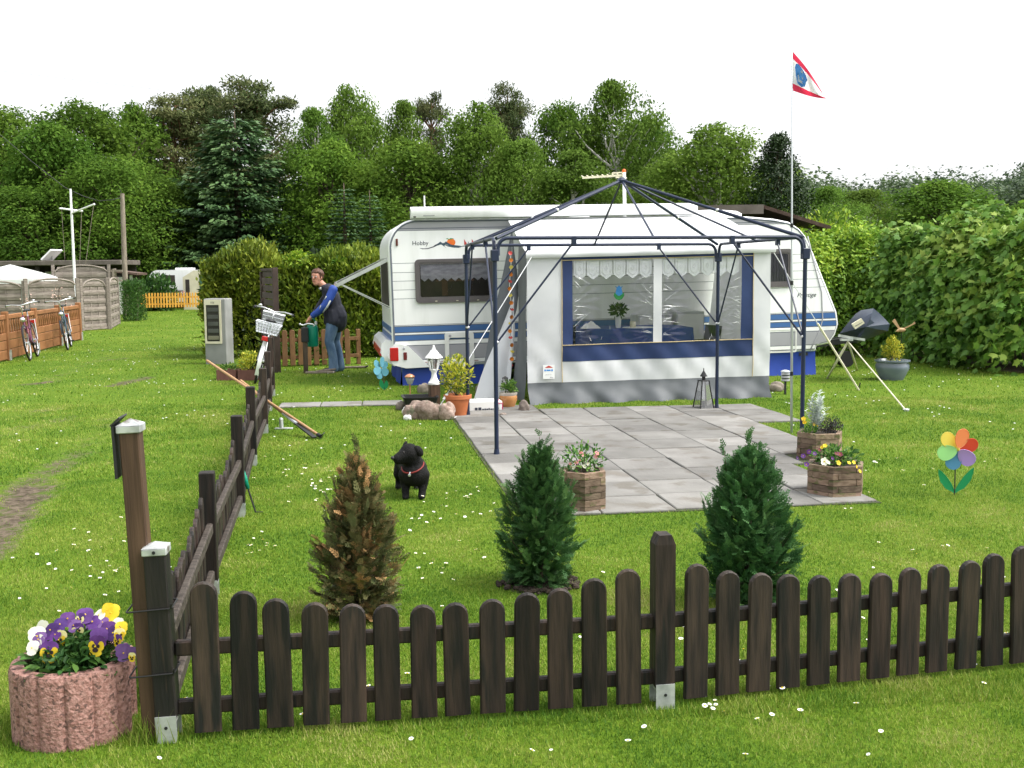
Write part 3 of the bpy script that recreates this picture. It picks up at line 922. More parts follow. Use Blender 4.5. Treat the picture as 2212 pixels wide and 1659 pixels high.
def fence_bay(root, a, b_, n, h_end, h_mid, side=-1, rail_z=(.11, .322), rail_mat='fence', first=.145, skip=(), h0=None):
    """rails from post a to post b, n pickets nailed on the given side"""
    a, b_ = Vector(a), Vector(b_)
    d = b_ - a; Lb = d.length; ang = math.atan2(d.y, d.x); d.normalize()
    nrm = Vector((-d.y, d.x, 0))
    for z in rail_z:
        r = MB()
        r.bbox(.03, Lb - .03, -.016, .016, -.027, .027, .006)
        link('rail', r.mesh('rail', M[rail_mat]), root, a + Vector((0, 0, z)) - nrm * side * .008, (0, 0, ang))
    gap = (Lb - 2 * first) / (n - 1)
    for k in range(n):
        if k in skip: continue
        t = first + gap * k
        u_ = 2 * t / Lb - 1
        h = h_mid + ((h0 if h0 and u_ < 0 else h_end) - h_mid) * abs(u_) ** 2.2
        p = a + d * (t + random.uniform(-.004, .004)) + nrm * side * .019
        link('picket', picket(h + random.uniform(-.004, .004)), root, p + Vector((0, 0, .022)), (random.uniform(-.02, .02), random.uniform(-.014, .014), ang + random.uniform(-.03, .03)))

F0, F1, F2 = Vector((-1.211, 3.665, 0)), Vector((.55, 3.92, 0)), Vector((2.29, 4.345, 0))
ff = thing('picket_fence', 'low dark brown picket fence with round tops running across the front of the lawn', 'fence', (0, 0, 0))
fence_post(ff, F0, .685, math.radians(6), cap=True, mt='blackpost').rotation_euler = (0, -.026, math.radians(6))
fence_post(ff, F1, .655, math.radians(10), top='chamfer')
fence_post(ff, F2, .655, math.radians(13), top='chamfer')
fence_bay(ff, F0, F1, 13, .55, .418, h0=.595, first=.135)
fence_bay(ff, F1, F2, 13, .545, .425, first=.125)
F3 = F2 + Vector((1.73, .46, 0))
fence_bay(ff, F2, F3, 13, .545, .425, first=.125)

sf = thing('picket_fence', 'low dark brown picket fence running away from the corner post between lawn and track', 'fence', (0, 0, 0))
SP = [(-1.225, 3.72), (-1.52, 5.33), (-1.83, 7.16), (-2.2, 9.09), (-2.52, 10.96), (-2.87, 12.75), (-3.17, 14.3)]
SP = [Vector((x, y, 0)) for x, y in SP]
for k, q in enumerate(SP[1:]):
    fence_post(sf, q, (.64, .68, .67, .66, .7, .78)[k], math.radians(10), mt='fence')
for k in range(6):
    fence_bay(sf, SP[k], SP[k + 1], 13, .56, .43, side=1, rail_mat='rail', rail_z=(.12, .36), skip=(0,) if k == 0 else ())

# the tall brown post tied to the corner, its black number board and the two wire ties
tp = thing('wooden_post', 'tall slim brown post with a metal cap tied to the black corner post', 'post', (-1.272, 3.69, 0), rot=(0, -.031, math.radians(6)))
b = MB(); b.bbox(-.033, .033, -.033, .033, -.02, 1.1, .004); b.build('shaft', M['postbrown'], tp)
b = MB(); q = .041
b.bbox(-q, q, -q, q, 1.083, 1.109, .003)
b.add([(-q, -q, 1.109), (q, -q, 1.109), (q, q, 1.109), (-q, q, 1.109), (0, 0, 1.131)], [(0, 1, 4), (1, 2, 4), (2, 3, 4), (3, 0, 4)])
b.build('post_cap', M['galv'], tp)
b = MB()
b.obox((-.05, .01, 1.02), (0, 1, 0), (1, 0, 0), (0, 0, 1), .055, .0035, .09)
b.obox((-.04, .01, 1.125), (0, 1, 0), (.75, 0, .66), (-.66, 0, .75), .055, .02, .003)
b.build('number_board', M['black'], tp)
for z in (.475, .245):
    o = MB()
    pts = []
    for x, y in rrect(-.077, .074, -.056, .058, .01, 3): pts.append((x, y, z + .006 * x / .1))
    o.tube(pts, .0032, 6, closed=True)
    o.tube([(.074, -.054, z + .006), (.074, -.06, z + .022)], .003, 5)
    w = o.build('wire_tie', M['wire'], None, loc=(-1.253, 3.674, 0), rot=(0, 0, math.radians(6)))
    tag(w, 'black wire loop binding the tall post to the corner post, ' + ('upper of two' if z > .4 else 'lower of two'), 'wire tie', 'wire ties on the corner posts')

# ------------------------------------------------------------------ pansies in the pink concrete ring
pc = Vector((-1.575, 3.765, 0))
pl = thing('concrete_planter', 'fluted pink exposed aggregate concrete ring planter in front of the tall post', 'planter', pc)
R0, R1, HP = .214, .16, .262
def pring(r, flute):
    pts = []
    for k in range(168):
        a = 2 * math.pi * k / 168
        rr = r
        if flute:
            g = abs(((a / (2 * math.pi) * 14) % 1) - .5) * 2
            rr = r - .0105 * max(0, (g - .78) / .22) ** .8
        dd = abs((a - math.radians(12) + math.pi) % (2 * math.pi) - math.pi)
        if flute and dd < .36: rr -= .062 * math.cos(dd / .36 * math.pi / 2) ** .8      # the bite the next ring would fit into
        if not flute and dd < .5: rr -= .042 * math.cos(dd / .5 * math.pi / 2)
        pts.append((rr * math.cos(a), rr * math.sin(a)))
    return pts
b = MB()
out, inn = pring(R0, True), pring(R1, False)
k_ = [(x * .965, y * .965) for x, y in out]
n = 168
lv = [(out, -.02), (out, HP - .022), (k_, HP - .003), ([(x * 1.02, y * 1.02) for x, y in inn], HP), (inn, HP - .012), (inn, .05)]
for i in range(len(lv) - 1):
    vs = [(x, y, lv[i][1]) for x, y in lv[i][0]] + [(x, y, lv[i + 1][1]) for x, y in lv[i + 1][0]]
    b.add(vs, [(q, (q + 1) % n, n + (q + 1) % n, n + q) for q in range(n)])
b.build('ring', M['aggregate'], pl, smooth=30, fix=True)
b = MB(); b.lathe([(.001, HP - .03), (.1, HP - .035), (.158, HP - .05)], 24, caps=False); b.build('soil', M['soil'], pl, smooth=True)

def petal(b, mi, ang, l, w, z, tilt, n=9, off=.0):
    b.mi = mi
    pts = [(0, 0)] + [(l * .62 + l * .4 * math.cos(t), w * .5 * math.sin(t)) for t in [math.radians(-150 + 300 * i / (n - 1)) for i in range(n)]]
    ca, sa = math.cos(ang), math.sin(ang)
    vs = []
    for x, y in pts:
        zz = z + tilt * x + .12 * y * y / .01 * .02
        vs.append((ca * x - sa * y, sa * x + ca * y, zz + off))
    b.add(vs, [tuple(range(len(pts)))])
def pansy(name, up, low, blotch=True):
    """face in the xy plane looking to +z, upper petals towards +y"""
    b = MB()
    for a in (62, 118): petal(b, 0, math.radians(a), .034, .036, -.003, -.08)
    for a in (5, 175): petal(b, 1, math.radians(a), .026, .03, 0, .05)
    petal(b, 1, math.radians(-90), .032, .042, .002, .03)
    if blotch:
        for a in (5, 175): petal(b, 2, math.radians(a), .013, .012, .003, .05)
        petal(b, 2, math.radians(-90), .018, .02, .005, .03)
    b.mi = 3
    b.lathe([(.003, .006), (.0028, .009), (.001, .01)], 6)
    return b.mesh(name, [up, low, M['pet_dark'], M['pet_yellow']])
PK = {'py': pansy('pansy_flower', M['pet_purple'], M['pet_yellow']), 'pw': pansy('pansy_flower', M['pet_purple'], M['pet_pale']),
      'yy': pansy('pansy_flower', M['pet_yellow'], M['pet_yellow'], False), 'ww': pansy('pansy_flower', M['pet_white'], M['pet_white'], False),
      'll': pansy('pansy_flower', M['pet_lilac'], M['pet_lilac'], False), 'pp': pansy('pansy_flower', M['pet_purple'], M['pet_purple'], False), 'yd': pansy('pansy_flower', M['pet_pale'], M['pet_yellow'])}
pp = thing('pansies', 'purple, yellow and cream pansies in bloom growing in the pink concrete planter', 'pansies', pc + Vector((0, 0, HP - .04)))
fl = [(106, 1410, 'py', 0, 1.15), (129, 1382, 'yd', 0, 1.0), (208, 1396, 'py', 0, 1.1), (214, 1378, 'pp', -.35, 1.15), (168, 1362, 'pw', .2, .8), (240, 1325, 'yy', -.4, 1.1), (232, 1318, 'yy', -.2, .8), (184, 1330, 'pp', -.7, 1.1), (146, 1338, 'pp', -.6, .95),
      (130, 1350, 'pp', -.6, .9), (160, 1352, 'll', -.5, .8), (88, 1362, 'ww', -.1, 1.1), (80, 1375, 'ww', -.3, 1.1), (78, 1390, 'ww', -.2, 1.0), (95, 1365, 'pp', -.6, .9), (84, 1382, 'll', -.4, .9), (110, 1362, 'pp', -.5, .9), (215, 1330, 'ww', -.6, .9), (250, 1350, 'ww', -.5, .9), (262, 1358, 'yy', -.3, .8), (245, 1368, 'pp', -.4, .9),
      (232, 1360, 'pp', -.5, 1.0), (254, 1385, 'py', .2, .7), (266, 1410, 'll', .1, .95), (285, 1412, 'll', .2, .7), (285, 1420, 'yd', .3, .5), (200, 1345, 'pp', -.7, 1.0), (172, 1338, 'pw', -.3, .7), (70, 1400, 'ww', -.3, .8), (222, 1345, 'll', -.6, .7), (258, 1372, 'yd', 0, .7), (100, 1392, 'pp', -.5, .95), (120, 1372, 'pp', -.6, .75)]
rp = random.Random(12)
stems = MB()
for px, py, kd, tl, sc in fl:
    Yd = 3.62 + (1440 - py) * .0022 + rp.uniform(-.02, .02)
    w = P(px, py, Yd) - pp.location
    e = Euler((math.radians(78) + tl * .9, 0, rp.uniform(-.5, .5)))
    o = link('pansy_flower', PK[kd], pp, w, e, (sc * 1.02,) * 3)
    base = Vector((w.x * .5, w.y * .5, 0))
    stems.tube([base, (base + w) / 2 + Vector((0, .012, .012)), w + Vector((0, .006, -.004))], .0018, 5)
stems.build('stems', LF['pansy'], pp)
lr = np.random.default_rng(5)
lm = []
for k in range(4):
    lm.append(leafmesh('leaf', np.zeros((1, 3)), np.array([[1., 0, .1]]), np.array([[0, 0, 1.]]), .044, .024, np.array([.15 + .25 * k]), LF['pansy'], T_OVAL))
for k in range(280):
    a, r = lr.uniform(0, 2 * math.pi), .178 * math.sqrt(lr.random())
    hz = lr.uniform(.0, .1) * (1.25 - r / .2)
    s_ = lr.uniform(.7, 1.35)
    link('leaf', lm[k % 4], pp, (r * math.cos(a), r * math.sin(a), .012 + hz), (lr.uniform(-.5, .5), lr.uniform(-.55, .35), a + lr.uniform(-.8, .8)), (s_, s_, s_))
T = leafmesh('inner_foliage', *(lambda d: (d * np.array([.13, .13, .07]) * lr.random((900, 1)) ** .4 + np.array([0, 0, .05]), rdir(lr, 900), rdir(lr, 900), .034, .016, lr.random(900)))(rdir(lr, 900)), LF['pansy'], T_OVAL)
o = link('inner_foliage', T, pp); o['kind'] = 'stuff'

# a few long grass stalks in the corner by the post shoe
b_ = np.random.default_rng(9)
n = 60
base = np.array([[-1.27, 3.63, 0.]]) + b_.normal(size=(n, 3)) * np.array([.04, .02, 0])
ang = b_.uniform(0, 6.28, n)
tuft = link('grass_tuft', leafmesh('grass_tuft', base, np.stack([np.cos(ang) * .6, np.sin(ang) * .6, np.ones(n)], 1), np.stack([-np.cos(ang), -np.sin(ang), np.full(n, .6)], 1), b_.uniform(.06, .17, n), .004, b_.uniform(.3, .8, n), LF['grass'], T_TRI))
tag(tuft, 'long uncut grass tuft between planter and corner post shoe', 'grass tuft')

# ------------------------------------------------------------------ the three young thujas
def thuja(px, py, ztop, w, seed, lf, label, n=1500, shape=1.0, size=.085, bare=.05):
    g = G(px, py)
    h = ztop
    t = thing('thuja', label, 'thuja bush', g)
    r = np.random.default_rng(seed)
    nb_, per = n // 22, 22
    u = r.random(nb_) ** 1.1 * .92 + .03
    u[:7] = (1.0, .93, .9, .86, .84, .8, .78)
    prof_ = np.where(u < .34, .84 + .16 * u / .34, np.cos(np.clip((u - .34) / .66, 0, 1) * math.pi / 2) ** shape)
    a = r.uniform(0, 2 * math.pi, nb_)
    Rt = w * .5 * prof_ * r.uniform(.55, 1.16, nb_) * np.where(r.random(nb_) < .3, r.uniform(.4, .8, nb_), 1)
    Rt[:7] = np.array([.01, .12, .2, .3, .35, .4, .5]) * w * .5
    tips = np.stack([np.cos(a) * Rt, np.sin(a) * Rt, u * h], 1)
    z0 = np.maximum(.015, u * h * r.uniform(.2, .62, nb_))
    i = np.repeat(np.arange(nb_), per)
    t_ = .18 + .82 * r.random(len(i)) ** .8
    bend = t_ ** .62
    pos = np.stack([tips[i, 0] * bend, tips[i, 1] * bend, z0[i] + (tips[i, 2] - z0[i]) * t_ ** 1.25], 1)
    tan = unit(np.stack([tips[i, 0] * .62 * t_ ** -.38, tips[i, 1] * .62 * t_ ** -.38, (tips[i, 2] - z0[i]) * 1.25 * t_ ** .25 + .02], 1))
    side = unit(np.cross(tan, np.stack([-np.sin(a), np.cos(a), r.normal(size=nb_) * .5], 1)[i]))
    side2 = unit(np.cross(tan, side))
    sg = r.choice([-1, 1], len(i))[:, None]
    D = unit(tan * 1.0 + side2 * sg * r.uniform(.2, .9, (len(i), 1)) + r.normal(size=(len(i), 3)) * .22)
    N = unit(side + r.normal(size=(len(i), 3)) * .4)
    pos = pos - D * size * .35
    m = len(i)
    tone = np.clip(r.random(m) * .45 + r.random(nb_)[i] * .35 + .1 * t_, 0, .85)
    u = u[i]; n = m
    # the dense body of the bush between the plumes
    nf = int(n * 1.15)
    uf = r.random(nf) ** 1.05 * .96
    pf = np.where(uf < .34, .8 + .2 * uf / .34, np.cos(np.clip((uf - .34) / .66, 0, 1) * math.pi / 2) ** shape)
    af = r.uniform(0, 2 * math.pi, nf)
    rho = w * .44 * pf * r.random(nf) ** .42 * (1 + .14 * np.sin(af * 3 + seed) + .1 * np.sin(af * 5 + uf * 9))
    posf = np.stack([np.cos(af) * rho, np.sin(af) * rho, bare * .4 + uf * (h - bare) * .95], 1)
    of = np.stack([np.cos(af), np.sin(af), np.zeros(nf)], 1)
    Df = unit(of + np.array([0, 0, 1]) * (.3 + 1.3 * uf)[:, None] + r.normal(size=(nf, 3)) * .35)
    Nf = unit(np.cross(Df, np.cross(np.array([0, 0, 1.]), of) + r.normal(size=(nf, 3)) * .8))
    posf = posf - Df * size * .6
    pos, D, N = np.concatenate([pos, posf]), np.concatenate([D, Df]), np.concatenate([N, Nf])
    tone = np.concatenate([tone, np.clip(r.random(nf) * .6 + .1, 0, .8)]); u = np.concatenate([u, uf]); n = len(pos)
    if lf == 'thujabrown':
        bl = np.sin(pos[:, 0] * 31 + seed) * np.sin(pos[:, 1] * 27) * np.sin(pos[:, 2] * 19 + 1)
        tone = np.clip(tone * .85 + (bl > .12) * r.uniform(.2, .6, n) + (u > .86) * r.uniform(0, .6, n) * (r.random(n) > .4), 0, 1)
    link('foliage', leafmesh('foliage', pos, D, N, size * r.uniform(.6, 1.25, n), size * r.uniform(.75, 1.1, n), tone, LF[lf], T_SPRAY), t)
    b = MB()
    b.tube([(0, 0, -.02), (.004, 0, h * .4), (0, 0, h * .85)], [.014, .009, .003], 6)
    for k in range(0, nb_, 2):
        b.tube([(0, 0, z0[k]), tuple(tips[k] * np.array([.55, .55, 0]) + np.array([0, 0, z0[k] + (tips[k, 2] - z0[k]) * .3])), tuple(tips[k] * .97)], [.0045, .003, .0012], 4, cap=False)
    b.build('trunk', M['bark'], t)
    return t
thuja(780, 1332, .84, .44, 3, 'thujabrown', 'half brown dying thuja bush standing behind the picket fence', 2000, size=.066, shape=1.1)
thuja(1168, 1262, .8, .46, 5, 'thuja', 'healthy green thuja bush with dug soil round its foot', 2000, size=.065, shape=.8)
thuja(1612, 1305, .85, .48, 8, 'thuja', 'bushy green thuja hiding the patio edge near the pointed fence post', 2500, size=.067, shape=.55)
def soil_patch(px, py, rx, ry, n, label, seed):
    r = random.Random(seed)
    g = G(px, py)
    b = MB()
    b.lathe([(.01, .015), (rx * .6, .012), (rx, -.006)], 20, sy=ry / rx, caps=False, fn=lambda a, z: 1 + .15 * math.sin(3 * a + seed) + .08 * math.sin(7 * a))
    for _ in range(n):
        a, q = r.uniform(0, 6.28), math.sqrt(r.random())
        s_ = r.uniform(.006, .02)
        b.ball((rx * q * math.cos(a), ry * q * math.sin(a), .008 + s_ * .3), (s_, s_ * r.uniform(.7, 1.3), s_ * .7), 6, 4)
    o = b.build('soil_patch', M['soil'], loc=g, smooth=40)
    tag(o, label, 'soil', kind='stuff')
soil_patch(1165, 1262, .22, .2, 170, 'dark dug soil round the foot of the green thuja', 1)
soil_patch(1640, 1322, .2, .12, 60, 'dark soil under the bushy thuja by the pointed post', 2)
soil_patch(790, 1330, .13, .1, 40, 'dark soil under the brown dying thuja', 3)

# ------------------------------------------------------------------ the black dog
dg_ = thing('dog', 'small black dog with a red collar standing on the lawn looking sideways', 'dog', G(893, 1078), math.radians(-3))
bone = [
    [((.0, .06, .2), .1), ((-.04, .2, .205), .092), ((-.09, .35, .2), .085)],
    [((.005, .03, .18), .096), ((.0, .05, .23), .085), ((-.01, .01, .29), .066), ((-.018, -.005, .33), .064)],
    [((-.022, -.012, .335), .072), ((-.058, -.044, .322), .048), ((-.1, -.072, .306), .034)],
    [((-.03, -.02, .306), .055), ((-.07, -.05, .294), .034), ((-.1, -.072, .286), .024)],
    [((.066, .04, .17), .052), ((.066, .045, .1), .036), ((.062, .02, .05), .028), ((.06, .008, .018), .028), ((.06, -.018, .014), .022)],
    [((-.062, .04, .17), .052), ((-.062, .045, .1), .036), ((-.058, .02, .05), .028), ((-.056, .008, .018), .028), ((-.056, -.018, .014), .022)],
    [((-.135, .36, .19), .056), ((-.16, .33, .12), .038), ((-.165, .385, .07), .024), ((-.165, .365, .018), .025), ((-.165, .335, .014), .021)],
    [((-.045, .37, .19), .056), ((-.03, .34, .12), .036), ((-.03, .395, .07), .022), ((-.03, .375, .016), .023), ((-.03, .345, .012), .02)],
    [((-.055, .42, .24), .022), ((-.06, .5, .3), .013)]]
link('body', body_mesh('body', bone, .0085, 5, M['dogfur']), dg_)
for nm, c, rx, rot in (('ear', (.048, -.03, .352), (.05, .022, .046), (.1, -.55, .25)), ('ear', (-.062, .03, .372), (.026, .03, .046), (.1, .35, .3))):
    b = MB(); b.ball((0, 0, 0), (rx[0] * .6, rx[1], rx[2]), 12, 8)
    b.build(nm, M['dogfur'], dg_, smooth=True, loc=c, rot=rot)
b = MB(); b.ball((-.129, -.092, .314), (.015, .014, .013), 10, 6); b.build('nose', M['black'], dg_, smooth=True)
for c in ((-.086, -.022, .356), (-.05, -.078, .352)):
    b = MB(); b.ball(c, .0065, 8, 6); b.build('eye', mat('dog_eye', (.012, .006, .004), rough=.1, spec=.8), dg_, smooth=True)
b = MB()
ring = []
for k in range(22):
    a = 2 * math.pi * k / 22
    ring.append(Vector((-.002, .012, .238)) + Vector((math.cos(a) * .078, math.sin(a) * .088, math.sin(a) * .035 + .012 * math.cos(a))))
b.tube(ring, .0055, 6, closed=True)
co_ = b.build('collar', M['collar'], dg_, smooth=True)
b = MB(); b.lathe([(.002, -.003), (.011, -.002), (.011, .002), (.002, .003)], 10)
b.build('tag', M['chrome'], co_, loc=(-.012, -.088, .19), rot=(1.5, 0, .2))
b = MB(); b.tube([(-.008, -.082, .212), (-.011, -.087, .2)], .004, 6); b.build('tag_clip', M['chrome'], co_)

# ------------------------------------------------------------------ wooden hexagon planters
def hex_planter(px, py, R, courses, ch, rz, label, back=None):
    g = back or G(px, py)
    t = thing('wooden_planter', label, 'planter', g, rz)
    rr = random.Random(int(px))
    bt = .034
    base = MB(); base.prism([(math.cos(math.radians(60 * k)) * (R - .05), math.sin(math.radians(60 * k)) * (R - .05)) for k in range(6)], 0, .02); base.build('base', M['darkwood'], t)
    for c in range(courses):
        for k in range(6):
            a0, a1 = math.radians(60 * k), math.radians(60 * (k + 1))
            q0, q1 = Vector((math.cos(a0) * R, math.sin(a0) * R, 0)), Vector((math.cos(a1) * R, math.sin(a1) * R, 0))
            d = (q1 - q0).normalized(); nrm = Vector((d.y, -d.x, 0))
            e = bt / math.sin(math.pi / 3)
            i0, i1 = q0 * (1 - bt / (R * .866)), q1 * (1 - bt / (R * .866))
            am, ap = math.radians(60 * (k - 1)), math.radians(60 * (k + 2))
            pm_, pp_ = Vector((math.cos(am) * R, math.sin(am) * R, 0)), Vector((math.cos(ap) * R, math.sin(ap) * R, 0))
            if c % 2 == 0: pl4 = [q0, q1 - d * (e + .002), i1 - d * .002, q0 + (pm_ - q0).normalized() * e]
            else: pl4 = [q0 + d * (e + .002), q1, q1 + (pp_ - q1).normalized() * e, i0 + d * .002]
            cc = sum(pl4, Vector()) / 4
            pts = []
            for z, sc_ in ((.0015, .985), (.006, 1), (ch - .006, 1), (ch - .0015, .985)):
                sh_ = nrm * rr.uniform(-.0006, .0006)
                pts += [cc + (p - cc) * sc_ + Vector((0, 0, z)) + sh_ for p in pl4]
            b = MB(off=cc); b.add(pts, [(3, 2, 1, 0), (12, 13, 14, 15)] + [(4 * q + i, 4 * q + (i + 1) % 4, 4 * q + 4 + (i + 1) % 4, 4 * q + 4 + i) for q in range(3) for i in range(4)])
            link('wood_block', b.mesh('wood_block', M['planterwood']), t, cc + Vector((0, 0, c * ch)) + nrm * rr.uniform(-.0015, .003))
    s_ = MB(); s_.prism([(math.cos(math.radians(60 * k)) * (R - .03), math.sin(math.radians(60 * k)) * (R - .03)) for k in range(6)], .03, courses * ch - .02)
    s_.build('soil', M['soil'], t)
    return t, g + Vector((0, 0, courses * ch - .02))
gB = G(1805, 1078) + Vector((.045, .17, 0))
tB, sB = hex_planter(1805, 1078, .213, 5, .046, math.radians(10), 'hexagonal wooden block planter with viola flowers at the terrace corner', gB)
gC = G(1782, 996) + Vector((0, .17, 0))
tC, sC = hex_planter(1782, 996, .2, 5, .046, math.radians(6), 'hexagonal wooden block planter holding the silver leaved plant', gC)
gA = G(1262, 1112) + Vector((0, .17, 0))
tA, sA = hex_planter(1262, 1112, .17, 6, .046, math.radians(32), 'wooden block planter with pink flowers behind the green thuja', gA)

def leafy(name, label, cat, loc, seed, n, R, L, lf, tmpl=T_OVAL, up=.4, wide=.55, stem=0, flat=.8, zc=None):
    r = np.random.default_rng(seed)
    t = thing(name, label, cat, loc)
    R = np.array(R, float)
    d = rdir(r, n)
    pos = d * R * (r.random(n) ** .4)[:, None] + np.array([0, 0, R[2] * .8 if zc is None else zc])
    pos = pos[pos[:, 2] > -.005] if zc is None else pos
    m = len(pos)
    D = unit(pos - np.array([0, 0, pos[:, 2].mean() * .4]) + np.array([0, 0, up * .1]) + r.normal(size=(m, 3)) * R.min() * .7)
    N = unit(r.normal(size=(m, 3)) * .6 + np.array([0, 0, 1]))
    link('foliage', leafmesh('foliage', pos, D, N, L * r.uniform(.6, 1.3, m), L * wide * r.uniform(.8, 1.2, m), r.random(m), LF[lf], tmpl), t)
    if stem:
        b = MB()
        for k in range(stem):
            q = pos[r.integers(m)]
            b.tube([(0, 0, -.02), q * .5 + np.array([0, 0, .01]), q], .003 if R[0] < .2 else .006, 5)
        b.build('stems', M['bark'], t)
    return t
def bloom(col, r=.014, n=5):
    b = MB()
    for k in range(n): petal(b, 0, 2 * math.pi * k / n, r, r * .9, 0, .25, 6)
    b.mi = 1; b.lathe([(r * .2, .001), (r * .1, .004)], 6)
    return b.mesh('flower', [col, M['pet_yellow']])
BL = {k: bloom(M[v]) for k, v in (('y', 'pet_yellow'), ('w', 'pet_white'), ('r', 'pet_wine'), ('p', 'pet_purple'), ('k', 'pet_pink'))}
def blooms(t, lst, seed, sc=1.0):
    r = random.Random(seed)
    for px, py, Yd, kd, s_ in lst:
        w = P(px, py, Yd) - t.location
        link('flower', BL[kd], t, w, (math.radians(60) + r.uniform(-.4, .4), r.uniform(-.3, .3), r.uniform(-.8, .8)), (s_ * sc,) * 3)
v1 = leafy('violas', 'yellow, white and wine red violas spilling from the nearer hexagonal planter', 'violas', sB, 21, 420, (.17, .15, .075), .035, 'plant', stem=12)
blooms(v1, [(1782, 963, 7.55, 'y', 1.2), (1776, 966, 7.55, 'y', 1.0), (1814, 982, 7.5, 'r', 1.6), (1806, 980, 7.55, 'r', 1.0), (1780, 997, 7.5, 'w', 2.2), (1788, 999, 7.5, 'w', 1.4), (1811, 1000, 7.5, 'y', 1.4), (1834, 1000, 7.5, 'y', 1.1), (1844, 999, 7.5, 'y', 1.1), (1857, 1018, 7.45, 'y', 1.1),
             (1735, 985, 7.6, 'p', 1.3), (1722, 990, 7.6, 'p', 1.1), (1748, 976, 7.6, 'p', 1.3), (1760, 980, 7.6, 'p', 1.2), (1742, 1003, 7.5, 'p', 1.4), (1770, 972, 7.6, 'r', 1.0), (1798, 990, 7.55, 'p', 1.0), (1850, 1008, 7.5, 'y', .9)], 3)
sr = np.random.default_rng(31)
t = thing('silver_plant', 'tall silver white felted plant in the planter behind the violas', 'plant', sC + Vector((-.04, 0, 0)))
ps, Ds, Ns = [], [], []
for k in range(13):
    a = sr.uniform(0, 6.28); lean = sr.uniform(.05, .3); hh = sr.uniform(.12, .34) if k > 2 else (.36, .32, .27)[k]
    top = np.array([math.cos(a) * lean * .4, math.sin(a) * lean * .4, hh])
    for q in np.linspace(.1, 1, int(hh * 50)):
        for _ in range(3):
            b_a = sr.uniform(0, 6.28)
            ps.append(top * q); Ds.append([math.cos(b_a), math.sin(b_a), sr.uniform(.3, 1.3)]); Ns.append([-math.cos(b_a) * .6, -math.sin(b_a) * .6, 1])
ps, Ds, Ns = map(np.array, (ps, Ds, Ns))
link('foliage', leafmesh('foliage', ps, Ds, Ns, sr.uniform(.03, .06, len(ps)), .018, sr.random(len(ps)), LF['silver'], T_OVAL), t)
leafy('lobelia', 'dark bushy lobelia beside the silver plant', 'plant', sC + Vector((.09, -.02, 0)), 33, 700, (.1, .09, .08), .018, 'dusky', T_DIA, stem=8)
yv = leafy('violas', 'small patch of green leaves with orange yellow flowers left under the silver plant', 'violas', sC + Vector((-.1, -.07, 0)), 34, 110, (.07, .06, .04), .03, 'plant')
blooms(yv, [(1736, 905, 9.2, 'y', 1.6), (1738, 913, 9.2, 'y', 1.4), (1758, 917, 9.2, 'y', 1.1), (1765, 921, 9.2, 'y', .8)], 4)
fz = leafy('fuchsia', 'pale leaved plant with pink bell flowers in the planter behind the thuja', 'plant', sA, 41, 330, (.15, .14, .11), .032, 'plant', stem=14)
blooms(fz, [(1254, 977, 7.3, 'k', 1.3), (1258, 982, 7.3, 'k', 1.0), (1290, 980, 7.3, 'k', 1.5), (1288, 986, 7.3, 'k', 1.3), (1245, 1000, 7.2, 'k', 1.0), (1252, 996, 7.2, 'k', .9), (1262, 1008, 7.2, 'w', 1.2), (1270, 1002, 7.2, 'w', 1.0), (1240, 1010, 7.2, 'w', 1.2), (1280, 1012, 7.2, 'w', 1.1), (1232, 1002, 7.2, 'k', .8)], 5)

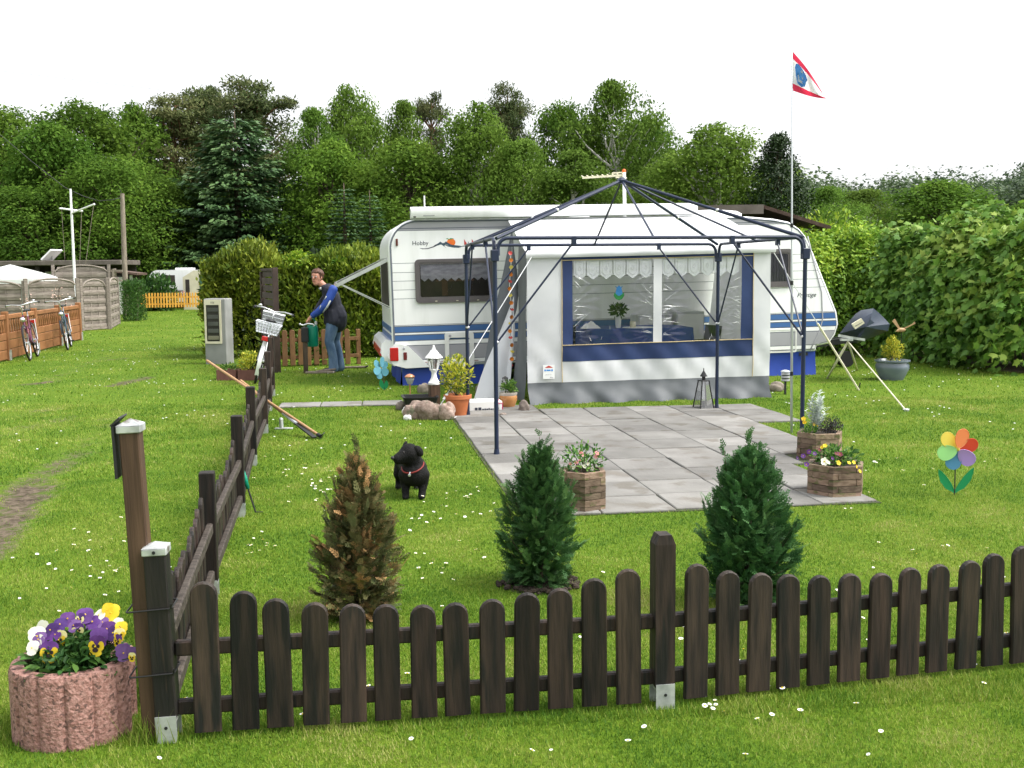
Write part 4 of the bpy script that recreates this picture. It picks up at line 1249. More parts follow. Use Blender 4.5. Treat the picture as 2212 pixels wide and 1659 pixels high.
# ------------------------------------------------------------------ flower pinwheels
def pinwheel(px, py, hub, Y, rad, cols, label, leafcol, tilt=0.0, leaves=((-.12, .19), (.13, .2)), a0=0):
    g = G(px, py)
    t = thing('pinwheel', label, 'garden windmill', g)
    c = P(hub[0], hub[1], g.y) - g
    b = MB(); b.tube([(0, 0, -.03), (c.x * .4, .012, c.z * .5), (c.x, .012, c.z)], .004, 6); b.build('stick', M['black'], t)
    n = len(cols)
    hubm = Matrix.Translation(c) @ Matrix.Rotation(tilt, 4, 'Z')
    for k, cl in enumerate(cols):
        a = math.radians(a0 + 360 / n * k)
        l, w = rad, rad * .8
        out = []
        for i in range(20):
            th = 2 * math.pi * i / 20
            x = l * .54 + l * .46 * math.cos(th); y = w * .5 * math.sin(th) * (.62 + .38 * (x / l))
            out.append((x, y))
        def tr(x, y, o):
            return hubm @ Vector((math.cos(a) * x - math.sin(a) * y, -.02 + .02 * (k % 2) - .22 * y + o, math.sin(a) * x + math.cos(a) * y))
        pm_ = MB()
        m_ = [tr(x, y, 0) for x, y in out] + [tr(x, y, .002) for x, y in out]
        pm_.add(m_, [tuple(range(20)), tuple(range(39, 19, -1))] + [((i + 1) % 20, i, 20 + i, 20 + (i + 1) % 20) for i in range(20)])
        o = pm_.build('petal', M[cl], t)
        e = MB(); e.tube([tr(x, y, .001) for x, y in out], .0028, 5, closed=True); e.build('petal_edge', M[cl], o)
    h_ = MB(); h_.lathe([(.002, -.03), (.014, -.024), (.017, -.01), (.012, .02)], 12)
    hm = h_.build('hub', M['pw_yellow'], t, smooth=True); hm.location = c; hm.rotation_euler = (math.radians(90), 0, 0)
    for dx, dz in leaves:
        b = MB()
        base = Vector((c.x * .2, .005, .02)); tip = Vector((dx, .0, dz))
        d = tip - base; L_ = d.length; d.normalize(); s_ = Vector((d.z, 0, -d.x))
        pts = [base + d * L_ * q + s_ * w for q, w in ((0, .004), (.3, .035), (.6, .038), (.85, .02), (1, 0), (.85, -.008), (.6, -.016), (.3, -.014), (0, -.004))] if dx > 0 else \
              [base + d * L_ * q + s_ * w for q, w in ((0, .004), (.3, .014), (.6, .016), (.85, .008), (1, 0), (.85, -.02), (.6, -.038), (.3, -.035), (0, -.004))]
        k = len(pts)
        b.add(pts + [p + Vector((0, .002, 0)) for p in pts], [tuple(range(k)), tuple(range(2 * k - 1, k - 1, -1))] + [((i + 1) % k, i, k + i, k + (i + 1) % k) for i in range(k)])
        b.tube(pts, .0028, 5, closed=True)
        b.build('leaf', M[leafcol], t)
    return t
pinwheel(2062, 1070, (2068, 970), 7.66, .15, ['pw_orange', 'pw_yellow', 'pw_green', 'pw_blue', 'pw_lilac', 'pw_red'], 'rainbow flower pinwheel with green leaves standing on the lawn', 'pw_leaf', a0=75)
pinwheel(832, 845, (822, 795), 14.4, .15, ['pw_sky'] * 6, 'pale blue flower pinwheel beside the caravan rear corner', 'pw_leaf', tilt=.9, leaves=((-.06, .17), (.02, .15)), a0=80)
# ------------------------------------------------------------------ the caravan
CA = math.radians(10)
CU, CV = Vector((math.cos(CA), math.sin(CA), 0)), Vector((-math.sin(CA), math.cos(CA), 0))
CO = Vector((-1.56, 15.45, 0))
CW = 2.25
van = thing('caravan', 'white touring caravan with blue stripes and an awning on its side', 'caravan', CO, rot=(0, -.0155, CA))
arc = lambda cx, cy, r, a0, a1, n=7: [(cx + r * math.cos(math.radians(a0 + (a1 - a0) * k / n)), cy + r * math.sin(math.radians(a0 + (a1 - a0) * k / n))) for k in range(n + 1)]
prof = [(.0, .26), (6.3, .26), (6.32, .34), (6.52, .37), (6.62, .5), (6.67, .66), (6.64, .85), (6.55, 1.06), (6.42, 1.36), (6.25, 1.76), (6.13, 2.0)] + \
       [(6.02, 2.12), (5.86, 2.22), (5.62, 2.27), (5.2, 2.31), (4.4, 2.34), (.3, 2.35)] + arc(.27, 1.94, .41, 93, 176, 8)[0:] + [(-.135, 1.7), (-.13, .62), (-.12, .45)]
XZ = Matrix(((1, 0, 0, 0), (0, 0, 1, 0), (0, 1, 0, 0), (0, 0, 0, 1)))       # poly (s,h) -> x,z ; extrude along y
def vprism(b, poly, y0, y1):
    n = len(poly)
    vs = [(x, y0, z) for x, z in poly] + [(x, y1, z) for x, z in poly]
    fs = [tuple(range(n)), tuple(range(2 * n - 1, n - 1, -1))] + [((i + 1) % n, i, n + i, n + (i + 1) % n) for i in range(n)]
    return b.add(vs, fs)
def inset_poly(pl, k):
    n = len(pl); out = []
    for i in range(n):
        a, p, c = Vector(pl[i - 1]), Vector(pl[i]), Vector(pl[(i + 1) % n])
        d = ((p - a).normalized() + (c - p).normalized())
        d = d.normalized() if d.length > 1e-6 else (c - p).normalized()
        out.append((p.x - d.y * k, p.y + d.x * k))
    return out
b = MB()
n = len(prof)
ins = inset_poly(prof, .05)
vs = []
for y, pl_ in ((.006, inset_poly(prof, .02)), (.03, prof), (CW - .08, prof), (CW, ins)):
    vs += [(x, y, z) for x, z in pl_]
fs = [tuple(range(n)), tuple(range(4 * n - 1, 3 * n - 1, -1))]
for q in range(3):
    fs += [(q * n + (i + 1) % n, q * n + i, (q + 1) * n + i, (q + 1) * n + (i + 1) % n) for i in range(n)]
b.add(vs, fs)
b.build('body', M['seam'], van, smooth=25, fix=True).data.materials[0] = M['caravan']
# the near side is clad in horizontal sheets with fine seams between them
back = MB(); vprism(back, inset_poly(prof, .035), .0, .01); back.build('wall_backing', M['seam'], van)
side = inset_poly(prof, .045)
GAP = .007
bands = [(.25, .3, 'whitep'), (.3, .36, 'caravan'), (.362, .565, 'cargrey'), (.57, .635, 'caravan'), (.64, .716, 'carblue'), (.722, .752, 'caravan'), (.757, .84, 'carblue'), (.846, .86, 'caravan'), (.86, 1.235, 'caravan'), (1.235, 1.36, 'caravan'), (1.36, 1.485, 'caravan'),
         (1.485, 1.605, 'caravan'), (1.605, 1.735, 'caravan'), (1.735, 2.19, 'caravan'), (2.19, 2.215, 'cargrey'), (2.222, 2.31, 'cargrey')]
for lo, hi, mt in bands:
    pl_ = clip_band(side, lo + GAP / 2, hi - GAP / 2)
    if len(pl_) < 3: continue
    b = MB(); vprism(b, pl_, -.006, .004)
    b.build('wall_panel', M[mt], van, fix=True)
b = MB(); b.box(.1, 1.1, -.0095, -.004, .318, .326); b.build('red_line', M['carred'], van)
# edge trims
b = MB()
b.tube([(x, -.004, z) for x, z in inset_poly(prof, .03)[10:]] , .011, 6)
b.build('edge_trim', M['seam'], van, smooth=True)
b = MB(); b.tube([(6.15, -.008, 2.0), (6.28, -.008, 1.5), (6.38, -.008, 1.15), (6.4, -.008, .75), (6.36, -.008, .6), (6.26, -.008, .4), (6.2, -.008, .28)], .01, 6); b.build('front_trim', M['cargrey'], van, smooth=True)
# windows
def side_window(x0, x1, z0, z1, lace):
    fr = MB()
    fr.ring([(x, z) for x, z in rrect(x0, x1, z0, z1, .06, 5)], [(x, z) for x, z in rrect(x0 + .045, x1 - .045, z0 + .05, z1 - .045, .05, 5)], -.034, -.004, Matrix(((1, 0, 0, 0), (0, 0, 1, 0), (0, 1, 0, 0), (0, 0, 0, 1))))
    f = fr.build('window', M['rubber'], van, fix=True, smooth=30)
    i_ = MB(); i_.ring([(x, z) for x, z in rrect(x0 + .045, x1 - .045, z0 + .05, z1 - .045, .05, 5)], [(x, z) for x, z in rrect(x0 + .07, x1 - .07, z0 + .085, z1 - .07, .03, 5)], -.027, -.004, XZ)
    i_.build('inner_frame', M['rubber'], f, fix=True)
    d = MB(); d.box(x0 + .06, x1 - .06, -.0105, -.0075, z0 + .06, z1 - .06); d.build('dark_window_sheet', M['darkpane'], f)  # dark sheet on the solid wall stands for the unlit inside
    if lace:
        c = MB()
        k = 9
        x_a, x_b = x0 + .08, x1 - .08
        w = (x_b - x_a) / k
        for i in range(k):
            a = x_a + i * w
            q = [(a, z1 - .06), (a + w, z1 - .06), (a + w, z1 - .27), (a + w / 2, z1 - .315), (a, z1 - .27)]
            c.add([(x, -.014 - .003 * (i % 2), z) for x, z in q], [(0, 1, 2, 3, 4)])
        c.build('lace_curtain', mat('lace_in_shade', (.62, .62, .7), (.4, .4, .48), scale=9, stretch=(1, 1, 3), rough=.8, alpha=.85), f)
        e = MB()
        e.box(x0 + .38, x0 + .46, -.0125, -.0108, z0 + .1, z1 - .3); e.box(x0 + .3, x1 - .3, -.0125, -.0108, z0 + .3, z0 + .33)
        e.build('inner_cupboard_edge', mat('inner_wood', (.11, .06, .035), rough=.6), f)
    else:
        c = MB(); c.grid(lambda u_, v_: (x0 + .07 + (x1 - x0 - .14) * u_, -.018 + .004 * math.sin(u_ * 60), z0 + .07 + (z1 - z0 - .14) * v_), 60, 2)
        c.build('curtain', mat('grey_curtain', (.08, .08, .1), (.11, .11, .135), scale=4, rough=.9), f)
    p = MB(); p.box(x0 + .06, x1 - .06, -.024, -.0225, z0 + .07, z1 - .06); p.build('pane', M['pane'], f)
    return f
w1 = side_window(.225, 1.365, 1.165, 1.785, True)
for x in (.5, .8, 1.1):
    b = MB(); b.box(x, x + .03, -.04, -.034, 1.185, 1.195); b.build('catch', M['cream'], w1)
side_window(5.33, 5.9, 1.25, 1.82, False)
# letters and the mountain-and-sun print
TM = lambda s_, h_, y=-.0075: Matrix.Translation((s_, y, h_)) @ Matrix.Rotation(math.radians(90), 4, 'X')
b = MB(); b.text('Hobby', .085, TM(.2, 1.985), align='LEFT'); b.build('lettering', M['print_dark'], van)
b = MB(); b.text('Prestige', .095, TM(5.98, 1.09, -.008), align='LEFT', shear=.35); b.build('lettering', M['print_dark'], van)
b = MB()
def decal(pts, mi, y=-.0072):
    b.mi = mi; b.add([(x, y, z) for x, z in pts], [tuple(range(len(pts)))])
decal([(.3, 1.945), (.36, 1.937), (.42, 1.94), (.5, 1.965), (.56, 1.995), (.6, 1.985), (.56, 1.975), (.5, 1.95), (.42, 1.928), (.34, 1.928)], 0)
decal([(.5, 1.972), (.6, 2.02), (.63, 2.0), (.65, 2.012), (.76, 1.965), (.82, 1.95), (.9, 1.962), (.82, 1.968), (.74, 1.98), (.68, 1.992), (.64, 1.962), (.66, 1.985), (.6, 2.0), (.55, 1.98)], 0)
decal([(.53, 1.975), (.6, 2.028), (.645, 2.0), (.68, 2.03), (.75, 1.985), (.86, 1.95), (.9, 1.948), (.86, 1.935), (.76, 1.945), (.68, 1.995), (.655, 1.965), (.69, 1.93), (.62, 1.985), (.585, 1.99)], 1, -.0076)
decal([(.62, 2.005), (.7, 1.96), (.8, 1.938), (.95, 1.955), (1.05, 1.95), (.95, 1.966), (.82, 1.952), (.7, 1.975)], 1)
decal([(.755 + .062 * math.cos(a), 2.015 + .055 * math.sin(a)) for a in [2 * math.pi * k / 18 for k in range(18)]], 2, -.0068)
decal([(.68, 2.065), (.7, 2.075), (.71, 2.055), (.75, 2.075), (.8, 2.068), (.74, 2.055)], 3)
for x in (.94, 1.05):
    decal([(x, 1.975), (x + .05, 1.975), (x, 2.06)], 4)
    decal([(x + .055, 1.975), (x + .075, 1.975), (x + .058, 2.03)], 1)
b.build('mountain_sun_print', [M['print_dark'], M['print_teal'], M['print_orange'], M['print_green'], M['print_red']], van)
# hatch with white frame, service flaps and lamps
b = MB(); b.ring(rrect(.62, 1.04, .25, .735, .04), rrect(.68, .98, .33, .66, .03), -.024, -.004, XZ); b.build('service_hatch', M['whitep'], van, fix=True, smooth=30)
for x in (.69, .93):
    b = MB(); b.lathe([(.02, -.03), (.02, -.02)], 10); h_ = b.build('hatch_lock', M['cargrey'], van); h_.rotation_euler = (math.radians(-90), 0, 0); h_.location = (x, -.05, .69)
b = MB(); b.ring(rrect(5.42, 5.98, .26, .62, .03), rrect(5.44, 5.96, .28, .6, .02), -.012, -.004, XZ); b.build('service_flap', M['whitep'], van, fix=True)
b = MB(); b.box(6.04, 6.36, -.0085, -.006, .37, .55); b.build('front_flap', M['cargrey'], van)
b = MB(); b.bbox(-.03, .0, -.03, -.004, 1.98, 2.08, .006); b.build('marker_lamp', mat('brown_red_lens', (.12, .02, .01), rough=.3), van)
b = MB(); b.bbox(5.44, 5.54, -.025, -.004, .215, .265, .006); b.build('side_reflector', M['orange'], van)
b = MB(); b.box(6.02, 6.16, -.012, -.004, .2, .25); b.build('maker_plate', M['black'], van)
# rear bumper unit with tail lamp
bp = MB()
bpoly = [(.42, .255), (.36, .29), (.2, .46), (.1, .56), (-.02, .6), (-.1, .6), (-.16, .52), (-.2, .42), (-.12, .3), (.05, .25)]
vprism(bp, bpoly, -.05, .2)
vprism(bp, [(-.05, .62), (-.2, .66), (-.27, .6), (-.3, .48), (-.24, .36), (-.1, .27), (-.05, .3)], .1, CW)
bo = bp.build('rear_bumper', M['caravan'], van, fix=True, smooth=25)
b = MB(); b.bbox(-.17, -.05, -.066, -.04, .36, .55, .008); b.build('tail_lamp', M['red'], bo)
b = MB(); b.bbox(.02, .07, -.062, -.045, .37, .48, .006); b.build('small_lamp', mat('dark_red_lens', (.16, .02, .02), rough=.3), bo)
b = MB(); b.lathe([(.018, 0), (.014, .008)], 12); h_ = b.build('cap', M['cargrey'], bo); h_.location = (.03, -.05, .53); h_.rotation_euler = (math.radians(90), 0, 0)
b = MB(); b.obox((-.29, 1.0, .48), (0, 1, 0), (1, 0, 0), (0, 0, 1), .9, .01, .05); b.build('far_lamp_bar', M['red'], bo)
# rear stripes and opened rear window
for z0, z1 in ((.64, .716), (.757, .84)):
    b = MB(); b.box(-.1385, -.128, .05, CW - .05, z0, z1); b.build('rear_stripe', M['carblue'], van)
rw = MB(); rw.box(-.1415, -.13, .3, CW - .3, 1.1, 1.76); ro = rw.build('rear_window_dark_sheet', M['darkpane'], van)  # no hole here: a dark sheet paints the unlit opening
b = MB()
hinge, tip = Vector((-.14, 0, 1.79)), Vector((-.86, 0, 1.45))
for y in (.28, CW - .28): b.beam((hinge.x, y, hinge.z), (tip.x, y, tip.z), .03, .05)
for p in (hinge, tip, ): b.beam((p.x, .28, p.z), (p.x, CW - .28, p.z), .05, .05, up=(.4, 0, 1))
b.build('opened_window_frame', M['chrome'], ro)
b = MB(); b.beam((hinge.x, CW / 2, hinge.z + .015), (tip.x, CW / 2, tip.z + .015), CW - .62, .012); b.build('opened_window_pane', M['pane'], ro)
for y in (.3, CW - .3):
    b = MB(); b.beam((-.8, y, 1.46), (-.13, y, 1.12), .02, .014); b.beam((-.78, y, 1.435), (-.13, y, 1.095), .02, .01); b.build('window_stay', M['chrome'], ro)
# roof: awning cassette, hatches, aerial, rod
b = MB()
cas = [(-.13, 2.42), (-.1, 2.36), (.0, 2.35), (.05, 2.37), (.05, 2.5), (.01, 2.52), (-.08, 2.51), (-.125, 2.48)]
b.add([(.19, y, z) for y, z in cas] + [(4.38, y, z) for y, z in cas], [tuple(range(8)), tuple(range(15, 7, -1))] + [((i + 1) % 8, i, 8 + i, 8 + (i + 1) % 8) for i in range(8)])
cs = b.build('awning_cassette', M['caravan'], van, fix=True, smooth=40)
b = MB(); b.box(.36, .52, -.118, -.1, 2.385, 2.4); b.build('cassette_badge', M['cargrey'], cs)
b = MB(); b.lathe([(.022, 0), (.022, .012)], 12); h_ = b.build('winder', M['black'], cs); h_.location = (.24, -.1, 2.385); h_.rotation_euler = (math.radians(90), 0, 0)
for x, y, rx in ((4.95, .9, .5), (2.9, 1.1, .16), (4.8, 1.8, .14)):
    b = MB(); b.lathe([(rx, 2.3), (rx, 2.39), (rx * .85, 2.43), (rx * .4, 2.455), (.01, 2.46)], 20, sy=.7 if rx > .3 else 1); h_ = b.build('roof_hatch', M['caravan'], van, smooth=True); h_.location = (x, y, 0)
b = MB(); b.tube([(.55, 1.6, 2.3), (.55, 1.6, 2.78)], .012, 6); b.build('roof_rod', M['white'], van)
ae = thing('tv_aerial', 'white mast with a pale toothed television aerial on the caravan roof', 'aerial', P(1350, 440, 16.9))
ae.location.z = 2.3
zz = lambda px, py: P(px, py, ae.location.y) - ae.location
b = MB(); b.tube([(0, 0, 0), zz(1348, 372)], .026, 8); b.build('mast', M['white'], ae)
b = MB(); b.beam(zz(1258, 384), zz(1352, 378), .025, .03); b.build('boom', M['cream'], ae)
for k in range(9):
    t_ = k / 8
    q = zz(1258, 384).lerp(zz(1345, 379), t_)
    b = MB(); b.tube([q + Vector((-.02, -.12, .02)), q + Vector((.02, .12, .03))], .008, 5); b.build('element', M['cream'], ae)
b = MB(); b.beam(zz(1322, 374), zz(1352, 372), .02, .02); b.beam(zz(1330, 383), zz(1354, 384), .03, .02); b.build('reflector', M['cream'], ae)
b = MB(); b.lathe([(.028, 0), (.03, .03), (.01, .05)], 8); b.build('mast_cap', M['print_orange'], ae, loc=zz(1348, 372))
# chassis, wheel and skirts
b = MB()
b.tube([(3.1, .12, .3), (3.1, .34, .3)], .3, 20); b.build('road_wheel', M['tyre'], van)
b = MB(); b.box(.3, 6.1, .3, CW - .3, .14, .27); b.beam((6.2, CW / 2 - .5, .28), (7.6, CW / 2, .34), .07, .09); b.beam((6.2, CW / 2 + .5, .28), (7.6, CW / 2, .34), .07, .09); b.build('chassis', M['darkmetal'], van)
b = MB(); b.tube([(7.35, CW / 2 - .09, .02), (7.35, CW / 2 + .09, .02)], .13, 16); b.build('jockey_wheel', M['tyre'], van)
def skirt(x0, x1, label):
    b = MB()
    b.grid(lambda u_, v_: (x0 + (x1 - x0) * u_, .03 + .012 * math.sin(u_ * 19) * (1 - v_) - .05 * (1 - v_) ** 2, -.16 + .43 * v_), 28, 5)
    return b.build('skirt', M['skirt'], van, smooth=True)
skirt(.0, 1.5, ''); skirt(4.6, 6.3, '')
b = MB(); b.grid(lambda u_, v_: (.0 + .012 * math.sin(u_ * 15) - .04 * (1 - v_), .03 + 2.1 * u_, -.05 + .32 * v_), 16, 4); b.build('skirt', M['skirt'], van, smooth=True)

# ------------------------------------------------------------------ the awning tent on the caravan's side
AO = Vector((.19, 13.21, 0))
AW, AH, AD = 3.125, 1.82, 2.42
tent = thing('awning', 'white, blue and grey cloth awning with clear windows joined to the caravan', 'awning', AO, CA)
def tilt(t): return .018 * t                       # the eave climbs slightly
def bulge(t, h):
    q = .016 * math.sin(t * 5.3 + h * 2.1) + .01 * math.sin(t * 11 - h * 4)
    q += .011 * math.sin(t * 17 + h * 14) * math.exp(-((h - .5) / .28) ** 2) + .006 * math.sin(t * 31 - h * 9) * math.exp(-((h - .3) / .2) ** 2)
    return q * min(1, 1.9 - h) * .9
def cloth(name, t0, t1, h0, h1, mt, y=0, nu=24, nv=10, parent=None, fn=None, seam=0.0):
    b = MB()
    def f(u_, v_):
        t, h = t0 + (t1 - t0) * u_, h0 + (h1 - h0) * v_
        p = Vector((t, y + bulge(t, h), h + tilt(t) * min(1, h)))
        return fn(p, u_, v_) if fn else p
    b.grid(f, nu, nv)
    return b.build(name, M[mt], parent or tent, smooth=True)
cloth('front_wall', 0, .43, .25, AH, 'tentwhite', nu=8, nv=20)
cloth('front_wall', 2.89, AW, .25, AH, 'tentwhite', nu=6, nv=20)
cloth('front_wall', .43, 2.89, .25, .5, 'tentwhite', nu=40, nv=6)
cloth('blue_band', .43, 2.89, .5, .7, 'tentblue', y=-.003, nu=40, nv=6)
cloth('blue_band', .43, 2.89, 1.73, AH, 'tentblue', y=-.003, nu=40, nv=3)
cloth('blue_band', .43, .565, .7, 1.73, 'tentblue', y=-.003, nu=5, nv=20)
cloth('blue_band', 2.735, 2.89, .7, 1.73, 'tentblue', y=-.003, nu=5, nv=20)
cloth('mullion', 1.59, 1.7, .7, 1.73, 'tentwhite', y=-.002, nu=4, nv=14)
pipe = MB()
for pts in ([(.43, .25), (.43, AH)], [(2.89, .25), (2.89, AH)], [(.43, .7), (2.89, .7)], [(.43, 1.73), (2.89, 1.73)]):
    (t0, h0), (t1, h1) = pts
    pipe.tube([(t0 + (t1 - t0) * k / 20, -.012 + bulge(t0 + (t1 - t0) * k / 20, h0 + (h1 - h0) * k / 20), h0 + (h1 - h0) * k / 20 + tilt(t0 + (t1 - t0) * k / 20) * min(1, h0 + (h1 - h0) * k / 20)) for k in range(21)], .0055, 5)
pipe.build('piping', M['piping'], tent)
def mud(p, u_, v_):
    p.y -= .13 * (1 - v_) ** 1.5 * (1 + .5 * math.sin(u_ * 37 + 1) * (1 - v_)) + .012 * math.sin(u_ * 60 + v_ * 6) * (1 - v_)
    if v_ == 0: p.z = -.01
    return p
cloth('mud_flap', .0, AW - .02, 0, .25, 'tentgrey', nu=90, nv=8, fn=mud)
# clear foil windows, creased at the corners
for t0, t1 in ((.565, 1.59), (1.7, 2.735)):
    h0, h1 = .7, 1.73
    crs = random.Random(int(t0 * 100))
    cr = MB()
    def foil(u_, v_):
        t, h = t0 + (t1 - t0) * u_, h0 + (h1 - h0) * v_
        z = bulge(t, h) * .5
        for cu_, cv_ in ((0, .5), (1, .45), (0, .95), (1, .9), (0, .1), (1, .1)):
            dx, dy = (u_ - cu_), (v_ - cv_)
            r = math.hypot(dx, dy)
            a = math.atan2(dy, abs(dx) + 1e-6)
            z += .006 * math.sin(a * 16 + cu_ * 3 + cv_ * 9) * math.exp(-(r / .22) ** 2) * min(1, r * 9)
        return Vector((t, -.001 + z, h + tilt(t)))
    fb = MB(); fb.grid(foil, 70, 70)
    fo = fb.build('window_foil', M['foil'], tent, smooth=True)
    for cu_, cv_, sgn, nn in ((0, .78, 1, 3), (0, .5, 1, 6), (0, .22, 1, 6), (1, .8, -1, 3), (1, .55, -1, 5), (1, .25, -1, 7), (.5, .05, 1, 6)):
        if t0 < 1 and cu_ == 1 and cv_ > .6: nn = 3
        for _ in range(nn):
            a = crs.uniform(-.1, .85) * (1 if cv_ < .7 else -1) if cu_ != .5 else crs.uniform(.5, 2.2)
            if cu_ == 1 and cv_ > .7: a = crs.uniform(-.8, -.1)
            L_ = crs.uniform(.05, .26 if cu_ != .5 else .07)
            if crs.random() < .2: L_ *= 1.5
            p_ = Vector((t0 + (t1 - t0) * cu_ + sgn * .005 + (crs.uniform(-.45, .45) if cu_ == .5 else 0), -.012, h0 + (h1 - h0) * cv_ + crs.uniform(-.13, .13)))
            d = Vector((math.cos(a) * sgn, 0, math.sin(a)))
            s_ = Vector((-d.z, 0, d.x))
            w = crs.uniform(.0015, .0055)
            q = [p_, p_ + d * L_ * .4 + s_ * w, p_ + d * L_, p_ + d * L_ * .45 - s_ * w * .5]
            mid_ = p_ + d * L_ * .45 + Vector((0, -w * .8, 0))
            q = [Vector((min(max(x.x, t0), t1), x.y, min(max(x.z, h0 + .02), h1))) for x in q + [mid_]]
            cr.add(q, [(0, 1, 4), (1, 2, 4), (2, 3, 4), (3, 0, 4)])
    cro = cr.build('painted_glints', M['foilglint'], fo)  # white slivers: highlights of the folds, put in as shapes
    cro['kind'] = 'stuff'
# lace valances: pentagon panels
for t0, t1, n in ((.58, 1.585, 6), (1.705, 2.72, 6)):
    w = (t1 - t0) / n
    for k in range(n):
        a = t0 + w * k
        b = MB()
        y = .03
        z1 = 1.735 + tilt(a)
        k2 = w * .04
        P5 = [(a + k2, z1), (a + w - k2, z1), (a + w - k2, z1 - .19), (a + w / 2, z1 - .245), (a + k2, z1 - .19)]
        b.add([(x, y, z) for x, z in P5], [(0, 1, 2, 3, 4)])
        o = b.build('lace_panel', M['lace'], tent)
        e = MB()
        e.tube([(x, y - .003, z) for x, z in P5[1:] + P5[:1]], .004, 4)
        P5b = [(a + w * .2, z1 - .03), (a + w * .8, z1 - .03), (a + w * .8, z1 - .165), (a + w / 2, z1 - .2), (a + w * .2, z1 - .165)]
        e.tube([(x, y - .003, z) for x, z in P5b], .0028, 4, closed=True)
        e.tube([(a + w * .38, y - .003, z1 - .12), (a + w * .5, y - .003, z1 - .08), (a + w * .6, y - .003, z1 - .115), (a + w * .5, y - .003, z1 - .14)], .0028, 4, closed=True)
        e.build('lace_pattern', M['white'], o)
    b = MB(); b.grid(lambda u_, v_: (t0 + (t1 - t0) * u_, .05 + .008 * math.sin(u_ * 70), 1.57 + .165 * v_ + tilt(t0)), 60, 1); b.build('lace_gather', M['lace'], tent)
# roof
def roofpt(u_, v_):
    f0, f1 = Vector((-.02, -.05, AH + .02)), Vector((AW + .04, -.05, AH + .02 + tilt(AW)))
    b0, b1 = Vector((.2, AD, 2.33)), Vector((AW + .28, AD, 2.395))
    p = f0.lerp(f1, u_).lerp(b0.lerp(b1, u_), v_)
    p.z -= .035 * math.sin(math.pi * v_) * (.6 + .4 * math.sin(u_ * 9)) - .02 * math.sin(math.pi * v_)
    return p
b = MB(); b.grid(roofpt, 30, 14); b.build('roof', M['tentwhite'], tent, smooth=True)
b = MB()
b.grid(lambda u_, v_: roofpt(u_, 0) + Vector((0, -.012 * math.sin(v_ * 3.1) + .006 * math.sin(u_ * 30) * (1 - v_), -.075 * (1 - v_))), 40, 4)
b.build('eave_strip', M['tentwhite'], tent, smooth=True)
# side walls: the left one has its door opened and folded out
def wallz(d): return AH + (2.33 - AH) * d / AD
b = MB()
b.grid(lambda u_, v_: Vector((.05 * u_ * v_ + .012 * math.sin(v_ * 8 + u_ * 4) - .05 * (1 - v_) ** 3, .75 * u_, .0 + wallz(.75 * u_) * v_)), 8, 16); b.build('side_wall', M['tentgrey'], tent, smooth=True)
b = MB(); b.grid(lambda u_, v_: Vector((AW + .25 * u_ * v_, AD * u_, (wallz(AD * u_) + .06) * v_)), 10, 10); b.build('side_wall', M['tentwhite'], tent, smooth=True)
wl_ = lambda px, py, Y: (lambda q: Vector(((q - AO).dot(CU), (q - AO).dot(CV), q.z)))(P(px, py, Y))
# folded out door: grey outer cloth and the white lining that shows below it
def tri_cloth(name, A, B_, C_, mt, sag=.03, n=14):
    b = MB()
    def f(u_, v_):
        e0, e1 = A.lerp(B_, v_), A.lerp(C_, v_)
        p = e0.lerp(e1, u_)
        p.y += sag * math.sin(u_ * 5 + v_ * 3) * v_
        p.x += sag * .5 * math.sin(v_ * 7 + u_ * 3) * v_
        return p
    b.grid(f, n, n)
    return b.build(name, M[mt], tent, smooth=True)
tri_cloth('door_flap', wl_(1106, 492, 15.0), wl_(1040, 815, 14.2), wl_(1106, 690, 14.4), 'tentgrey')
tri_cloth('door_flap', wl_(1106, 492, 15.0), wl_(1106, 690, 14.4), wl_(1122, 640, 14.6), 'tentgrey')
tri_cloth('door_lining', wl_(1110, 640, 14.45), wl_(1022, 862, 13.75), wl_(1092, 864, 13.7), 'tentwhite', .04)
tri_cloth('door_lining', wl_(1110, 640, 14.45), wl_(1092, 864, 13.7), wl_(1112, 740, 14.1), 'tentwhite', .03)
dst = thing('doorstep', 'low pale doorstep with black lettering in front of the awning door', 'step', G(1050, 889), CA)
b = MB(); b.bbox(-.2, .19, 0, .28, 0, .12, .008); b.build('tread', M['whitep'], dst)
b = MB()
for x, w, h in ((-.13, .03, .03), (-.09, .035, .032), (-.045, .02, .016), (-.02, .018, .018), (.003, .02, .016), (.028, .016, .022), (.05, .02, .016), (.075, .014, .016)): b.box(x, x + w, -.003, -.0005, .018, .018 + h)
b.build('worn_lettering', M['print_dark'], dst)
# sticker on the front and tulip in the window
b = MB(); b.box(.19, .335, -.02, -.014, .3, .47); st = b.build('sticker', M['white'], tent)
b = MB(); b.add([(.21, -.0215, .435), (.315, -.0215, .435), (.29, -.0215, .45), (.26, -.0215, .462), (.235, -.0215, .45)], [(0, 1, 2, 3, 4)]); b.build('sticker_roof', M['print_red'], st)
b = MB()
for x0, x1, z0, z1 in ((.206, .226, .395, .415), (.232, .284, .397, .413), (.292, .312, .394, .416)): b.box(x0, x1, -.0222, -.0212, z0, z1)
b.build('sticker_print', M['print_blue'], st)
b = MB()
for k in range(9): b.box(.222 + k * .009, .2265 + k * .009, -.0222, -.0212, .345 + .004 * (k % 3), .352 + .006 * (k % 2))
b.box(.277, .297, -.0222, -.0212, .314, .323); b.box(.303, .316, -.0222, -.0212, .314, .32)
b.build('sticker_scribble', M['cargrey'], st)
tu = thing('tulip_ornament', 'blue tulip with green leaves hanging inside the awning window', 'ornament', AO + CU * 1.17 + CV * .06 + Vector((0, 0, 1.17)), CA)
b = MB()
YZ = lambda pts: [(x, 0, z) for x, z in pts] + [(x, .008, z) for x, z in pts]
